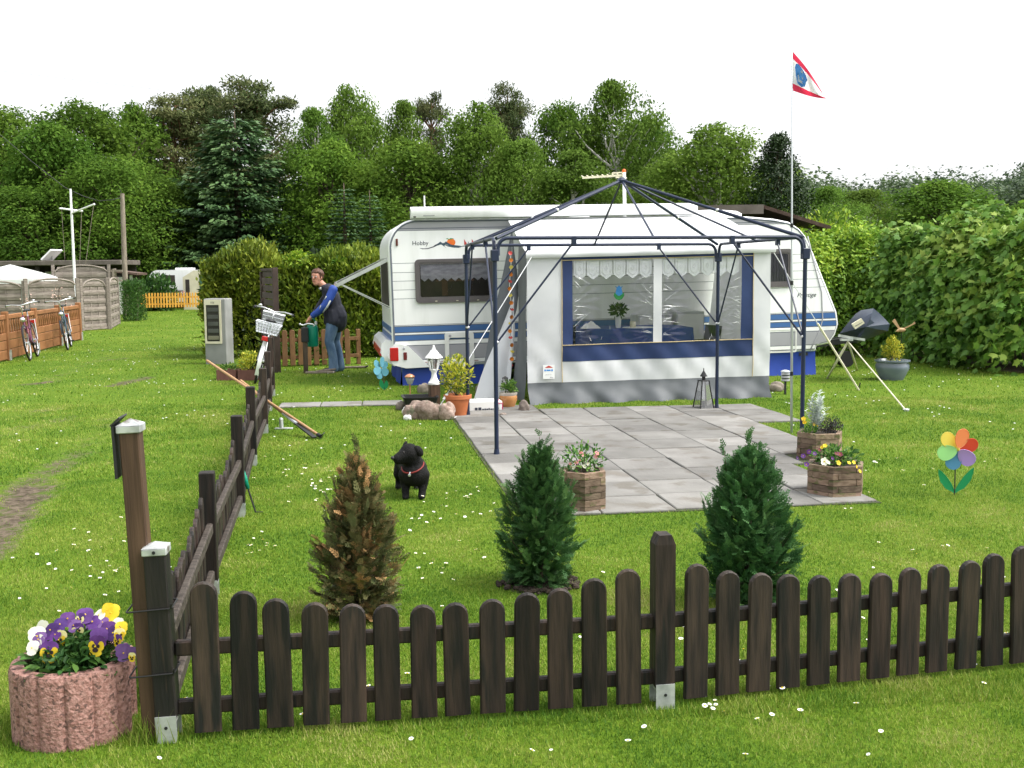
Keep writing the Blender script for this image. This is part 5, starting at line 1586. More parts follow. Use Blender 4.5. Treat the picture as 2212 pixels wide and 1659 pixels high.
def plate(b, pts):
    k = len(pts); b.add(YZ(pts), [tuple(range(k)), tuple(range(2 * k - 1, k - 1, -1))] + [((i + 1) % k, i, k + i, k + (i + 1) % k) for i in range(k)])
plate(b, [(-.045, .16), (-.03, .225), (-.05, .25), (-.02, .235), (0, .26), (.02, .235), (.05, .25), (.03, .225), (.045, .16), (.02, .13), (-.02, .13)]); b.build('blossom', M['print_blue'], tu)
b = MB(); plate(b, [(0, .125), (.03, .145), (.058, .17), (.066, .13), (.04, .09), (0, .075), (-.04, .09), (-.066, .13), (-.058, .17), (-.03, .145)]); b.build('leaf', M['print_green'], tu)
# inside: table, cloth, vase, bread, cupboards, chairs
def inside(t, d, z=0): return AO + CU * t + CV * d + Vector((0, 0, z))
tb = thing('table', 'camping table under a blue cloth inside the awning', 'table', inside(1.65, 1.05), CA)
b = MB(); b.box(-.68, .68, -.4, .4, .82, .85); b.build('tabletop', M['whitep'], tb)
for x in (-.6, .6):
    for y in (-.33, .33):
        b = MB(); b.tube([(x, y, 0), (x, y, .82)], .015, 6); b.build('leg', M['chrome'], tb)
tc_ = thing('tablecloth', 'blue cloth hanging over the camping table in the awning', 'tablecloth', inside(1.65, 1.05, .852), CA)
b = MB()
ring0 = rrect(-.7, .7, -.42, .42, .05, 4); n = len(ring0)
lv = [([(x * .99, y * .99) for x, y in ring0], .008), (ring0, .002), ([(x * 1.02 + .012 * math.sin(k * 1.9), y * 1.03 + .014 * math.cos(k * 2.3)) for k, (x, y) in enumerate(ring0)], -.34)]
vs = [(x, y, z) for r_, z in lv for x, y in r_]
b.add(vs, [tuple(range(n))] + [(q * n + (i + 1) % n, q * n + i, (q + 1) * n + i, (q + 1) * n + (i + 1) % n)[::-1] for q in range(2) for i in range(n)])
b.build('cloth', M['tablecloth'], tc_)
vz = thing('flower_vase', 'white vase with a dark leafy bunch on the blue awning table', 'vase', inside(1.38, .85, .86), CA)
b = MB(); b.lathe([(.03, 0), (.034, .01), (.045, .17), (.048, .175), (.042, .165)], 16); b.build('vase', M['whitep'], vz, smooth=40)
r = np.random.default_rng(3); d = rdir(r, 160)
link('foliage', leafmesh('foliage', d * np.array([.1, .08, .07]) * r.random((160, 1)) ** .5 + np.array([0, 0, .23]), d + np.array([0, 0, .2]), rdir(r, 160), .06, .03, r.random(160) * .5, LF['spruce'], T_OVAL), vz)
mg = thing('mug', 'small beige mug standing beside the vase on the awning table', 'mug', inside(1.57, .82, .86), CA)
b = MB(); b.lathe([(.035, 0), (.04, .005), (.04, .085), (.036, .085), (.034, .01)], 14); b.build('cup', M['cream'], mg, smooth=40)
bk = thing('cloth_bundle', 'crumpled cream napkin bundle near the left end of the awning table', 'napkin', inside(1.02, .9, .86), CA)
b = MB(); b.grid(lambda u_, v_: (.26 * (u_ - .5), .16 * (v_ - .5), .07 * math.sin(math.pi * u_) * math.sin(math.pi * v_) * (1 + .4 * math.sin(u_ * 17 + v_ * 9)) - .001), 16, 10); b.build('cloth', M['whitep'], bk, smooth=True)
tr_ = thing('plate', 'white lace mat lying on the middle of the awning table', 'table mat', inside(1.65, .85, .8615), CA)
b = MB(); b.lathe([(.01, .002), (.2, .004), (.21, .0)], 20); b.build('mat', M['white'], tr_)
for t, d, w, h, lb in ((2.2, 2.05, .5, .98, 'pale cupboard standing against the caravan wall in the awning'), (2.72, 2.05, .42, 1.02, 'taller pale cupboard at the right end inside the awning')):
    cb = thing('cupboard', lb, 'cupboard', inside(t, d), CA)
    b = MB(); b.bbox(-w / 2, w / 2, -.2, .2, 0, h, .008); b.build('carcass', M['cupboard'], cb)
    b = MB(); b.bbox(-w / 2 + .02, w / 2 - .02, -.215, -.201, .05, h - .04, .004); b.build('door', M['whitep'], cb)
def chair(t, d, rz, mt, label):
    c = thing('garden_chair', label, 'chair', inside(t, d), CA + rz)
    b = MB(); b.bbox(-.22, .22, -.2, .22, .4, .44, .012); b.build('seat', M[mt], c)
    b = MB(); b.grid(lambda u_, v_: (-.22 + .44 * u_, .2 + .06 * v_ + .04 * (2 * u_ - 1) ** 2 * -1, .44 + .42 * v_), 6, 6); b.build('backrest', M[mt], c)
    for x in (-.22, .22):
        b = MB(); b.tube([(x, -.2, .44), (x, -.2, .6), (x, -.15, .64), (x, .18, .65)], .018, 6); b.build('armrest', M[mt], c)
        for y in (-.18, .2):
            b = MB(); b.tube([(x, y, .0), (x * .95, y * .95, .41)], .02, 6); b.build('leg', M[mt], c)
chair(2.55, 1.0, math.radians(-80), 'darkgreen', 'dark green plastic chair at the right end of the awning table')
chair(.95, 1.55, math.radians(20), 'print_dark', 'dark chair behind the left end of the awning table')
# the opening's string of flower lights
gl = thing('light_garland', 'string of orange, yellow and red flower lights down the awning door edge', 'light string', inside(-.03, .8), CA)
gp_ = lambda k: Vector((-.035 + .012 * math.sin(k), -.02, 1.84 - k * .09))
b = MB(); b.tube([gp_(k) for k in range(17)], .006, 5); b.build('cord', M['whitep'], gl)
for k in range(17):
    b = MB()
    cl = ('print_red', 'orange', 'pw_yellow', 'orange')[k % 4]
    for j in range(6): petal(b, 0, j * math.pi / 3, .029, .024, 0, .35, 6)
    o = b.build('flower_light', M[cl], gl, loc=gp_(k) + Vector((0, -.012, 0)), rot=(math.radians(70 + 30 * math.sin(k * 3)), 0, .4 * math.sin(k * 5)))
# guy ropes
def guy(name, pts, label, peg=True):
    b = MB(); b.tube(pts, .0055, 6)
    b.tube([pts[-1] + Vector((0, 0, .1)), pts[-1] + Vector((0, 0, -.03))], .008, 5)
    t = b.build(name, M['tentwhite'])
    return tag(t, label, 'guy rope')
a_ = P(1148, 556, AO.y - .1); g_ = G(932, 906)
rp_ = [a_.lerp(g_, k / 8) for k in range(9)]
guy('guy_rope', rp_, 'pale guy rope from the awning corner to the boulders and the big flower pot')
b = MB(); q = a_.lerp(g_, .87); dd = (g_ - a_).normalized(); b.beam(q - dd * .04, q + dd * .04, .03, .015); b.build('rope_tensioner', M['white'], bpy.data.objects['guy_rope'])
a_ = P(1672, 546, AO.y + .55); g_ = G(1855, 843)
b = MB(); b.tube([a_.lerp(g_, k / 8) for k in range(5)], .006, 5); b.mi = 1; b.tube([a_.lerp(g_, .5), a_.lerp(g_, 1)], .014, 6); b.mi = 2; b.tube([g_ + Vector((.02, 0, .1)), g_ + Vector((-.02, 0, -.03))], .009, 5)
tag(b.build('guy_rope', [M['tentwhite'], M['cream'], M['darkmetal']]), 'pale guy strap from the awning corner past the flagpole to an iron peg', 'guy rope')

# ------------------------------------------------------------------ the bare gazebo frame
gz = thing('gazebo_frame', 'bare navy blue steel gazebo frame without its roof cloth over the terrace', 'gazebo', PO, PA)
LEG = [Vector((.0, .0, 0)), Vector((2.85, .06, 0)), Vector((2.925, 2.63, 0)), Vector((.035, 2.63, 0))]
HL = 1.9
PK_ = Vector((1.45, 1.28, 2.5))
for q in LEG:
    o = MB(); o.tube([q, q + Vector((0, 0, HL - .15))], .0195, 10)
    l = o.build('leg', M['navy'], gz, smooth=40)
    f = MB(); f.lathe([(.05, 0), (.05, .006), (.028, .012), (.022, .06)], 12); f.build('foot_plate', M['navy'], l, loc=q)
    c = MB(); c.bbox(q.x - .034, q.x + .034, q.y - .034, q.y + .034, HL - .2, HL - .1, .006); c.build('corner_clamp', M['navy'], l)
for i in range(4):
    a, b2 = LEG[i], LEG[(i + 1) % 4]
    d = (b2 - a).normalized()
    e0, e1 = a + d * .03, b2 - d * .03
    R_ = .09
    pts = [e0 + Vector((0, 0, HL - .15))]
    for k in range(7):
        t = math.pi / 2 * k / 6
        pts.append(e0 + d * (R_ - R_ * math.cos(t)) + Vector((0, 0, HL - R_ + R_ * math.sin(t))))
    for k in range(7):
        t = math.pi / 2 * (1 - k / 6)
        pts.append(e1 - d * (R_ - R_ * math.cos(t)) + Vector((0, 0, HL - R_ + R_ * math.sin(t))))
    pts.append(e1 + Vector((0, 0, HL - .15)))
    o = MB(); o.tube(pts, .0165, 8); o.build('rail', M['navy'], gz, smooth=40)
    mid_ = (a + b2) / 2 + Vector((0, 0, HL))
    o = MB(); o.tube([mid_, PK_ - (PK_ - mid_).normalized() * .03], .0105, 8); o.build('roof_rib', M['navy'], gz, smooth=40)
    hip = a + Vector((0, 0, HL - .01)) + (PK_ - a - Vector((0, 0, HL))) * .012
    o = MB(); o.tube([hip, hip.lerp(PK_, .45)], .0165, 8); o.tube([hip.lerp(PK_, .45), PK_], .0145, 8); hp = o.build('roof_hip', M['navy'], gz, smooth=40)
    o = MB(); o.ball(hip.lerp(PK_, .45), .021, 8, 6); o.build('push_button', M['chrome'], hp)
    for s_, e_ in ((a, d), (b2, -d)):
        p, r_ = s_ + Vector((0, 0, 1.0)) + e_ * .015, s_ + e_ * .7 + Vector((0, 0, HL - .035))
        o = MB(); o.tube([p, r_], .0095, 6)
        o.obox(r_ + Vector((0, 0, .01)), e_, Vector((-e_.y, e_.x, 0)), (0, 0, 1), .02, .02, .035)
        br = o.build('brace', M['navy'], gz)
        o = MB(); o.ball(p, .016, 8, 6); o.build('bolt', M['chrome'], br)
o = MB(); o.lathe([(.05, -.03), (.055, 0), (.02, .03)], 10); o.build('crown_hub', M['navy'], gz, loc=PK_)

# ------------------------------------------------------------------ flagpole with flag
fg = G(1710, 936)
fp = thing('flagpole', 'thin telescopic flagpole beside the gazebo frame', 'flagpole', fg)
top = P(1711, 106, fg.y + .0) - fg
b = MB(); b.tube([(0, 0, 0), top * .45, top * .46, top * .75, top * .76, top], [.013, .012, .009, .008, .006, .005], 8)
b.build('pole', M['silver'], fp, smooth=True)
for q in (.16, .4, .55):
    b = MB(); b.tube([top * q - Vector((0, 0, .02)), top * q + Vector((0, 0, .02))], .016, 8); b.build('joint_ring', M['black'], fp)
fl_ = thing('flag', 'fluttering white flag with red edges and a blue emblem', 'flag', fg + top * .9)
hoist_t, hoist_b = Vector(P(1713, 112, fg.y)) - fl_.location, Vector(P(1713, 196, fg.y)) - fl_.location
def flagpt(u_, v_):                                  # u along the fly, v from bottom to top
    px = 1713 + 72 * u_ * (1 - .12 * v_) - 4 * math.sin(v_ * 3)
    py_b = 196 + 17 * math.sin(min(1, u_ * .95) * 1.57)
    py_t = 111 + 88 * u_ ** .96 - 7 * math.sin(math.pi * u_)
    py = py_b + (py_t - py_b) * v_
    return Vector(P(px, py, fg.y + .06 * math.sin(u_ * 5 + v_ * 2))) - fl_.location
for lo, hi, mt, nm in ((0, .2, 'flagred', 'red_edge'), (.2, .84, 'flagwhite', 'cloth'), (.84, 1, 'flagred', 'red_edge')):
    b = MB(); b.grid(lambda u_, v_: flagpt(u_, lo + (hi - lo) * v_), 20, 8); b.build(nm, M[mt], fl_, smooth=True)
em = [(.12, .66), (.14, .78), (.24, .84), (.36, .8), (.5, .72), (.56, .6), (.5, .46), (.44, .28), (.3, .2), (.18, .26), (.15, .46)]
def onflag(pl_, o): return [flagpt(x * .92, z) + Vector((0, -o, 0)) for x, z in pl_]
b = MB(); b.add(onflag(em, .012), [tuple(range(len(em)))]); emo = b.build('emblem', M['flagblue'], fl_)
b = MB()
for pl_ in ([(.2, .62), (.26, .66), (.26, .4), (.38, .4), (.4, .32), (.2, .32)], [(.3, .74), (.38, .73), (.4, .66), (.32, .66)], [(.36, .54), (.4, .55), (.4, .48), (.36, .47)]):
    b.add(onflag(pl_, .02), [tuple(range(len(pl_)))])
b.build('emblem_mark', M['flagwhite'], emo)
# ------------------------------------------------------------------ stones, pots and lamps by the awning
def boulder(px, py, sx, sz, label, seed, mt='stone', sy=None, name='boulder'):
    g = G(px, py)
    r = np.random.default_rng(seed)
    b = MB()
    b.ball((0, 0, 0), 1, 26, 18)
    k1, k2, ph = r.uniform(1.5, 3, 3), r.uniform(3, 6, 3), r.uniform(0, 6, 6)
    vs = []
    for v in b.v:
        v = np.array(v)
        q = 1 + .13 * math.sin(k1 @ v + ph[0]) + .08 * math.sin(k2 @ v[::-1] + ph[1]) + .045 * math.sin(9 * v[0] + 7 * v[2] + ph[2]) + .03 * math.sin(13 * v[1] - 11 * v[2] + ph[3])
        q = min(q, 1.04)
        w = v * q
        w[2] = max(w[2], -.55)
        vs.append((w[0] * sx, w[1] * (sy or sx * .8), w[2] * sz + sz * .5))
    b.v = vs
    o = b.build(name, M[mt], loc=g + Vector((0, (sy or sx * .8) * .8, 0)), smooth=True)
    o.rotation_euler.z = r.uniform(-.3, .3)
    return tag(o, label, 'stone', 'stones along the awning and the flower corner')
boulder(898, 906, .15, .13, 'large rounded pinkish boulder in front of the black tub', 1, 'pinkstone')
boulder(925, 908, .17, .14, 'biggest pinkish boulder, in front of the wooden lamp post', 2, 'pinkstone')
boulder(965, 908, .1, .135, 'upright pink granite boulder leaning against the big flower pot', 3, 'pinkstone')
boulder(876, 895, .045, .055, 'white rounded stone beside the two big boulders, upper of the white pair', 4, 'whitep')
boulder(880, 908, .05, .04, 'white rounded stone beside the two big boulders, lower of the white pair', 5, 'whitep')
boulder(865, 886, .06, .07, 'small grey pink stone at the left corner of the black tub', 6)
boulder(1132, 890, .065, .09, 'upright speckled stone at the terrace corner next to the glazed pot', 7)
boulder(1190, 868, .05, .04, 'small pale pink stone lying against the grey mud flap', 8, 'pinkstone')
boulder(1250, 868, .1, .075, 'beige stone holding down the mud flap below the left window', 9)
boulder(1367, 863, .13, .065, 'flat tan stone holding down the mud flap below the mullion', 10)
boulder(1474, 858, .14, .09, 'grey green stone holding down the mud flap left of the black lantern', 11)
boulder(1556, 852, .08, .065, 'pale pink stone just behind the back gazebo leg', 12, 'pinkstone')
boulder(1626, 848, .09, .085, 'reddish stone at the right corner of the awning', 13, 'pinkstone')
boulder(1680, 846, .11, .085, 'grey stone on the grass beside the striped solar lamp', 14)
boulder(915, 850, .09, .09, 'mossy brown stone on the grass behind the copper mushroom lamp', 15)
boulder(1040, 852, .08, .11, 'brown stone between the flower pot and the white door cloth', 16)
boulder(1087, 900, .04, .03, 'little tan pebble stone on the slabs before the doorstep', 17)
boulder(895, 872, .05, .05, 'small yellowish stone behind the black tub', 18)
boulder(980, 862, .07, .08, 'pinkish stone behind the wooden lamp post', 19, 'pinkstone')

tub = thing('plastic_tub', 'rectangular black plastic tub standing behind the boulders', 'tub', G(905, 888) + Vector((0, .15, 0)), CA)
b = MB()
o_, i_ = rrect(-.2, .2, -.16, .16, .03, 3), rrect(-.185, .185, -.145, .145, .03, 3)
o2 = [(x * .8, y * .8) for x, y in o_]
n = len(o_)
lv = [(o2, 0), (o_, .15), ([(x * 1.06, y * 1.07) for x, y in o_], .152), ([(x * 1.06, y * 1.07) for x, y in o_], .165), (i_, .163), ([(x * .8, y * .8) for x, y in i_], .04)]
vs = [(x, y, z) for r_, z in lv for x, y in r_]
b.add(vs, [(q * n + i, q * n + (i + 1) % n, (q + 1) * n + (i + 1) % n, (q + 1) * n + i) for q in range(5) for i in range(n)] + [tuple(range(n - 1, -1, -1)), tuple(5 * n + i for i in range(n))])
b.build('tub', M['black'], tub, smooth=30)

lp = thing('post_lamp', 'white six sided garden lantern on a short wooden post behind the boulders', 'lamp', G(938, 884) + Vector((0, .06, 0)), .3)
b = MB(); b.bbox(-.06, .06, -.06, .06, 0, .29, .006); b.build('wooden_post', M['postbrown'], lp)
b = MB(); b.lathe([(.07, .29), (.072, .31), (.055, .33), (.035, .37), (.028, .42), (.04, .45), (.045, .46)], 16); b.build('lamp_foot', M['white'], lp, smooth=40)
b = MB()
for k in range(6):
    a = math.pi / 3 * k
    c, s_ = math.cos(a), math.sin(a)
    b.beam((c * .045, s_ * .045, .46), (c * .078, s_ * .078, .61), .01, .01)
b.lathe([(.045, .455), (.05, .465), (.045, .475)], 6); b.lathe([(.075, .605), (.082, .61), (.075, .62)], 6)
b.build('lamp_cage', M['white'], lp)
b = MB(); b.lathe([(.043, .465), (.074, .61)], 6, caps=False); b.build('lamp_glass', M['lampglass'], lp)
b = MB(); b.lathe([(.012, .47), (.012, .56), (.006, .57)], 8); b.build('bulb', M['whitep'], lp)
b = MB(); b.lathe([(.108, .605), (.1, .62), (.055, .665), (.04, .69), (.025, .7), (.02, .72), (.012, .735), (.014, .745), (.004, .755)], 12); b.build('lamp_roof', M['white'], lp, smooth=40)

ml = thing('solar_lamp', 'small mushroom solar lamp with a copper cap in front of the blue caravan skirt', 'solar lamp', G(886, 856))
b = MB(); b.tube([(0, 0, 0), (0, 0, .16)], .01, 6); b.build('stake', M['copper'], ml)
b = MB(); b.lathe([(.03, .16), (.055, .22), (.055, .25)], 12); b.build('lamp_glass', M['cargrey'], ml)
b = MB(); b.lathe([(.068, .25), (.066, .262), (.04, .285), (.005, .295)], 14); b.build('cap', M['copper'], ml, smooth=True)

bp_ = thing('flower_pot', 'big terracotta flower pot with the golden shrub beside the gazebo leg', 'flower pot', G(988, 903) + Vector((0, .13, 0)))
b = MB(); b.lathe([(.105, 0), (.108, .01), (.138, .2), (.155, .205), (.158, .245), (.15, .25), (.14, .24), (.13, .2)], 26); b.build('pot', M['terra'], bp_, smooth=35)
b = MB(); b.lathe([(.005, .225), (.135, .22)], 20, caps=False); b.build('soil', M['soil'], bp_)
ey = leafy('euonymus', 'golden green euonymus shrub growing in the big terracotta pot', 'shrub', bp_.location + Vector((-.015, 0, .23)), 51, 900, (.185, .17, .22), .042, 'euonymus', stem=10, zc=.24)
gpot = thing('flower_pot', 'brown glazed pot with a grey rim standing in front of the awning door', 'flower pot', G(1098, 883) + Vector((0, .1, 0)))
b = MB(); b.lathe([(.07, 0), (.075, .01), (.105, .09), (.108, .13), (.102, .155)], 24); b.build('pot', M['glazed'], gpot, smooth=35)
b = MB(); b.lathe([(.1025, .15), (.108, .17), (.108, .185), (.1, .187), (.095, .17)], 24); b.build('rim', M['glazedrim'], gpot, smooth=35)
b = MB(); b.lathe([(.005, .172), (.097, .168)], 20, caps=False); b.build('soil', M['soil'], gpot)
leafy('pot_plant', 'small leafy green plant in the brown glazed pot', 'plant', gpot.location + Vector((.01, 0, .17)), 52, 190, (.1, .09, .09), .045, 'plant', stem=5)
sl = thing('plant_lantern', 'little dark lantern on a thin rod stuck in the glazed pot', 'lantern', gpot.location + Vector((-.035, .02, .15)))
b = MB(); b.tube([(0, 0, 0), (0, 0, .13)], .004, 5); b.build('rod', M['darkmetal'], sl)
b = MB()
for x in (-.028, .028):
    for y in (-.028, .028): b.box(x - .003, x + .003, y - .003, y + .003, .13, .2)
b.box(-.033, .033, -.033, .033, .125, .132); b.box(-.036, .036, -.036, .036, .2, .207)
b.add([(-.03, -.03, .207), (.03, -.03, .207), (.03, .03, .207), (-.03, .03, .207), (0, 0, .228)], [(0, 1, 4), (1, 2, 4), (2, 3, 4), (3, 0, 4)]); b.build('cage', M['darkmetal'], sl)
b = MB(); b.box(-.026, .026, -.026, .026, .133, .199); b.build('lamp_glass', M['lampglass'], sl)
def pyramid_lantern(name, label, loc, w0, w1, h, hr, mt, t=.006, foot=True):
    l = thing(name, label, 'lantern', loc, .35)
    b = MB()
    for sx in (-1, 1):
        for sy in (-1, 1): b.beam((sx * w0, sy * w0, .01), (sx * w1, sy * w1, h), t * 2, t * 2)
    b.build('corner_bars', M[mt], l)
    b = MB(); b.bbox(-w0 - .008, w0 + .008, -w0 - .008, w0 + .008, 0, .016, .004); b.build('base', M[mt], l)
    b = MB(); b.bbox(-w1 - .008, w1 + .008, -w1 - .008, w1 + .008, h, h + .01, .003)
    b.lathe([(w1 * .45, h + .01), (w1 * .45, h + .05 * hr), (w1 * 1.0, h + .055 * hr), (w1 * .15, h + .12 * hr), (w1 * .1, h + .15 * hr)], 8); b.build('roof', M[mt], l)
    for k in range(4):
        c, s_ = math.cos(k * math.pi / 2), math.sin(k * math.pi / 2)
        rot = lambda x, y: (c * x - s_ * y, s_ * x + c * y)
        b = MB(); q = [(*rot(-w0, -w0), .016), (*rot(w0, -w0), .016), (*rot(w1, -w1), h), (*rot(-w1, -w1), h)]
        b.add(q, [(0, 1, 2, 3)]); b.build('pane', M['lampglass'], l)
    return l
bl = pyramid_lantern('lantern', 'tall black pyramid lantern with glass sides beside the back gazebo leg', G(1522, 886) + Vector((0, .08, 0)), .088, .045, .33, 1.0, 'darkmetal')
b = MB(); b.lathe([(.02, .016), (.02, .1)], 10); b.build('candle', M['darkmetal'], bl)
pyramid_lantern('lantern', 'small pink lantern on the slabs beside the glazed pot', G(1077, 888) + Vector((0, .03, 0)), .036, .034, .085, .35, 'pink', .005)
so = thing('solar_lamp', 'striped grey and black solar lamp on a black stake in the grass near the flagpole', 'solar lamp', G(1696, 852))
b = MB(); b.tube([(0, 0, -.02), (0, 0, .17)], .015, 8); b.build('stake', M['black'], so)
for k in range(3):
    b = MB(); b.lathe([(.055, .175 + k * .04), (.057, .18 + k * .04), (.055, .2 + k * .04)], 14); b.build('shade_ring', M['cargrey'], so)
b = MB(); b.lathe([(.046, .17), (.046, .29)], 12); b.build('lamp_core', M['black'], so)
b = MB(); b.lathe([(.062, .29), (.06, .305), (.02, .318)], 14); b.build('cap', M['silver'], so)

# tools leaning on the fence and the metal socket
def handle(p, q, r=.014): 
    b = MB(); b.tube([p, p.lerp(q, .5), q], r, 8); return b
h0, h1 = P(447, 779, 11.95), G(690, 941, .03)
t = thing('hoe', 'long handled garden hoe leaning over the fence towards the lawn', 'hoe', (h0 + h1) / 2)
b = MB(off=t.location); b.tube([h0, h1], .0145, 8); b.build('handle', M['tool'], t, smooth=40)
b = MB(off=t.location); d = (h1 - h0).normalized(); b.tube([h1 - d * .03, h1 + d * .02], .02, 8); b.obox(h1 + Vector((.02, 0, -.01)), (0, 1, 0), (.5, 0, .8), (.8, 0, -.5), .06, .04, .004); b.build('blade', M['darkmetal'], t)
h0, h1 = P(520, 822, 11.75), G(680, 945, .02)
t = thing('edging_spade', 'second long tool with a white socket and a narrow black blade leaning on the fence', 'spade', (h0 + h1) / 2)
b = MB(off=t.location); b.tube([h0, h0.lerp(h1, .6)], .014, 8); b.build('handle', M['tool'], t, smooth=40)
b = MB(off=t.location); b.tube([h0.lerp(h1, .6), h0.lerp(h1, .78)], [.017, .02], 8); b.build('socket', M['silver'], t, smooth=40)
b = MB(off=t.location); b.beam(h0.lerp(h1, .77), h1, .05, .012); b.build('blade', M['darkmetal'], t)
h0, h1 = P(520, 1006, 7.22), G(552, 1106, .02)
t = thing('hand_weeder', 'green handled hand weeder leaning against the second fence post', 'garden tool', (h0 + h1) / 2)
b = MB(off=t.location); m_ = h0.lerp(h1, .5); b.tube([h0, h0.lerp(h1, .25), m_], [.012, .018, .012], 8); b.build('handle', M['green'], t, smooth=True)
b = MB(off=t.location); b.tube([m_, h1, h1 + Vector((.05, 0, .0))], [.006, .006, .004], 6); b.build('hook', M['darkmetal'], t)
t = thing('ground_socket', 'small grey metal socket lying on the grass beside the fence', 'socket', G(612, 927))
b = MB(); b.bbox(-.09, .1, -.03, .03, 0, .015, .004); b.build('plate', M['galv'], t)
b = MB(); b.tube([(-.02, 0, .01), (-.02, 0, .1)], .022, 10); b.ball((-.02, 0, .1), .022, 8, 6); b.build('tube', M['galv'], t)

# blue grey bowl with golden shrub, and the bird on its stake
bw_ = thing('flower_pot', 'wide blue grey glazed bowl with a rim standing on the right lawn', 'flower pot', G(1938, 823) + Vector((0, .22, 0)))
b = MB(); b.lathe([(.16, 0), (.17, .02), (.235, .15), (.238, .2), (.22, .25), (.225, .258), (.25, .265), (.25, .285), (.22, .29), (.2, .26)], 30); b.build('pot', M['bluepot'], bw_, smooth=30)
b = MB(); b.lathe([(.005, .262), (.205, .258)], 20, caps=False); b.build('soil', M['soil'], bw_)
leafy('euonymus', 'small golden euonymus growing in the blue grey bowl', 'shrub', bw_.location + Vector((0, 0, .265)), 53, 700, (.16, .15, .16), .04, 'euonymus', stem=8, zc=.15)
leafy('euonymus_tip', 'narrow tip shoot of the golden shrub in the blue bowl', 'shrub', bw_.location + Vector((.0, 0, .5)), 54, 120, (.06, .06, .09), .035, 'euonymus', zc=.06)
bd = thing('bird_ornament', 'pale tan bird ornament with raised wings on a thin stake', 'ornament', G(1945, 800))
zb = (P(1945, 713, bd.location.y) - bd.location).z
b = MB(); b.tube([(0, 0, 0), (.0, 0, zb)], .006, 5); b.build('stake', M['darkmetal'], bd)
wt = mat('bird_wood', (.42, .26, .13), (.5, .33, .18), scale=9, rough=.6)
b = MB(); b.ball((0, 0, zb), (.065, .035, .036), 14, 8); b.ball((-.055, 0, zb - .012), (.027, .024, .024), 10, 6); b.tube([(-.08, 0, zb - .016), (-.1, 0, zb - .022)], [.008, .003], 6); b.build('body', wt, bd, smooth=True)
for sx, tip in ((-1, (-.11, .0, .18)), (1, (.2, .0, .13))):
    b = MB(); tp_ = Vector(tip) + Vector((0, 0, zb))
    q = [Vector((.03 * sx - .02, 0, zb + .02)), Vector((.05 * sx + .03, 0, zb + .03)), tp_ + Vector((.02, 0, -.03)), tp_, tp_ + Vector((-.04, 0, -.04))]
    b.add(q + [x + Vector((0, .008, 0)) for x in q], [(0, 1, 2, 3, 4), (9, 8, 7, 6, 5)] + [((i + 1) % 5, i, 5 + i, 5 + (i + 1) % 5) for i in range(5)]); b.build('wing', wt, bd)

# the covered dish on its tripod
Yd = 15.6
dc = thing('covered_dish', 'dish on a tripod wrapped in a dark blue cover with a cream label', 'dish', G(1850, 815, 0))
dl = dc.location
cp = lambda px, py, y: P(px, py, y) - dl
ridge = [cp(1905, 668, Yd + .1), cp(1895, 735, Yd - .1), cp(1888, 765, Yd - .05)]
cover = [(1813, 721), (1824, 707), (1837, 691), (1848, 678), (1860, 670), (1887, 666), (1900, 677), (1912, 689), (1922, 700), (1918, 715), (1898, 724), (1876, 732), (1852, 742), (1842, 740), (1826, 726)]
b = MB()
rim = [cp(x, y, Yd + (.1 if y < 690 else 0)) for x, y in cover]
fr = [cp(1866 + (x - 1866) * .5, 706 + (y - 706) * .5, Yd - .22) for x, y in cover]
fr[5] = cp(1884, 676, Yd - .2); fr[6] = cp(1880, 690, Yd - .3); fr[11] = cp(1862, 722, Yd - .3); fr[12] = cp(1852, 733, Yd - .2)
bk_ = [cp(1868 + (x - 1868) * .8, 706 + (y - 706) * .8, Yd + .45) for x, y in cover]
n = len(cover)
vs = rim + fr + bk_ + [cp(1871, 706, Yd - .36)]
fs = [(i, (i + 1) % n, n + (i + 1) % n, n + i) for i in range(n)] + [(n + i, n + (i + 1) % n, 3 * n) for i in range(n)] + [((i + 1) % n, i, 2 * n + i, 2 * n + (i + 1) % n) for i in range(n)] + [tuple(range(3 * n - 1, 2 * n - 1, -1))]
b.add(vs, fs)
cvo = b.build('cover', M['bluecover'], dc, fix=True, smooth=28)
lc = [cp(1834, 700, Yd - .24), cp(1855, 688, Yd - .25), cp(1863, 697, Yd - .27), cp(1842, 711, Yd - .26)]
lc = [cp(1841, 700, Yd - .37), cp(1861, 688, Yd - .37), cp(1868, 698, Yd - .37), cp(1848, 711, Yd - .37)]
b = MB(); b.add(lc + [q + Vector((0, .05, 0)) for q in lc], [(0, 1, 2, 3), (7, 6, 5, 4), (1, 0, 4, 5), (2, 1, 5, 6), (3, 2, 6, 7), (0, 3, 7, 4)]); lo_ = b.build('label_plate', M['cream'], cvo, fix=True)
ux = (lc[1] - lc[0]).normalized(); uz = (lc[0] - lc[3]).normalized(); uy = uz.cross(ux)
Mx = Matrix((ux, uz, uy)).transposed().to_4x4(); Mx.translation = (lc[0] + lc[2]) / 2 + Vector((0, -.006, 0)) - uz * .015
b = MB()
for k in range(8):
    q = [Mx @ Vector((x, y, .001)) for x, y in ((-.06 + k * .015, 0), (-.048 + k * .015, .002), (-.046 + k * .015, .014 - k * .0008), (-.058 + k * .015, .012 - k * .0008))]
    b.add(q, [(0, 1, 2, 3)])
b.build('worn_lettering', M['print_dark'], lo_)
b = MB(); b.beam(cp(1811, 725, Yd - .2), cp(1868, 734, Yd - .25), .05, .035); b.beam(cp(1815, 734, Yd - .25), cp(1842, 734, Yd - .25), .04, .03); b.build('feed_arm', M['galv'], dc)
ap = cp(1832, 738, Yd - .2)
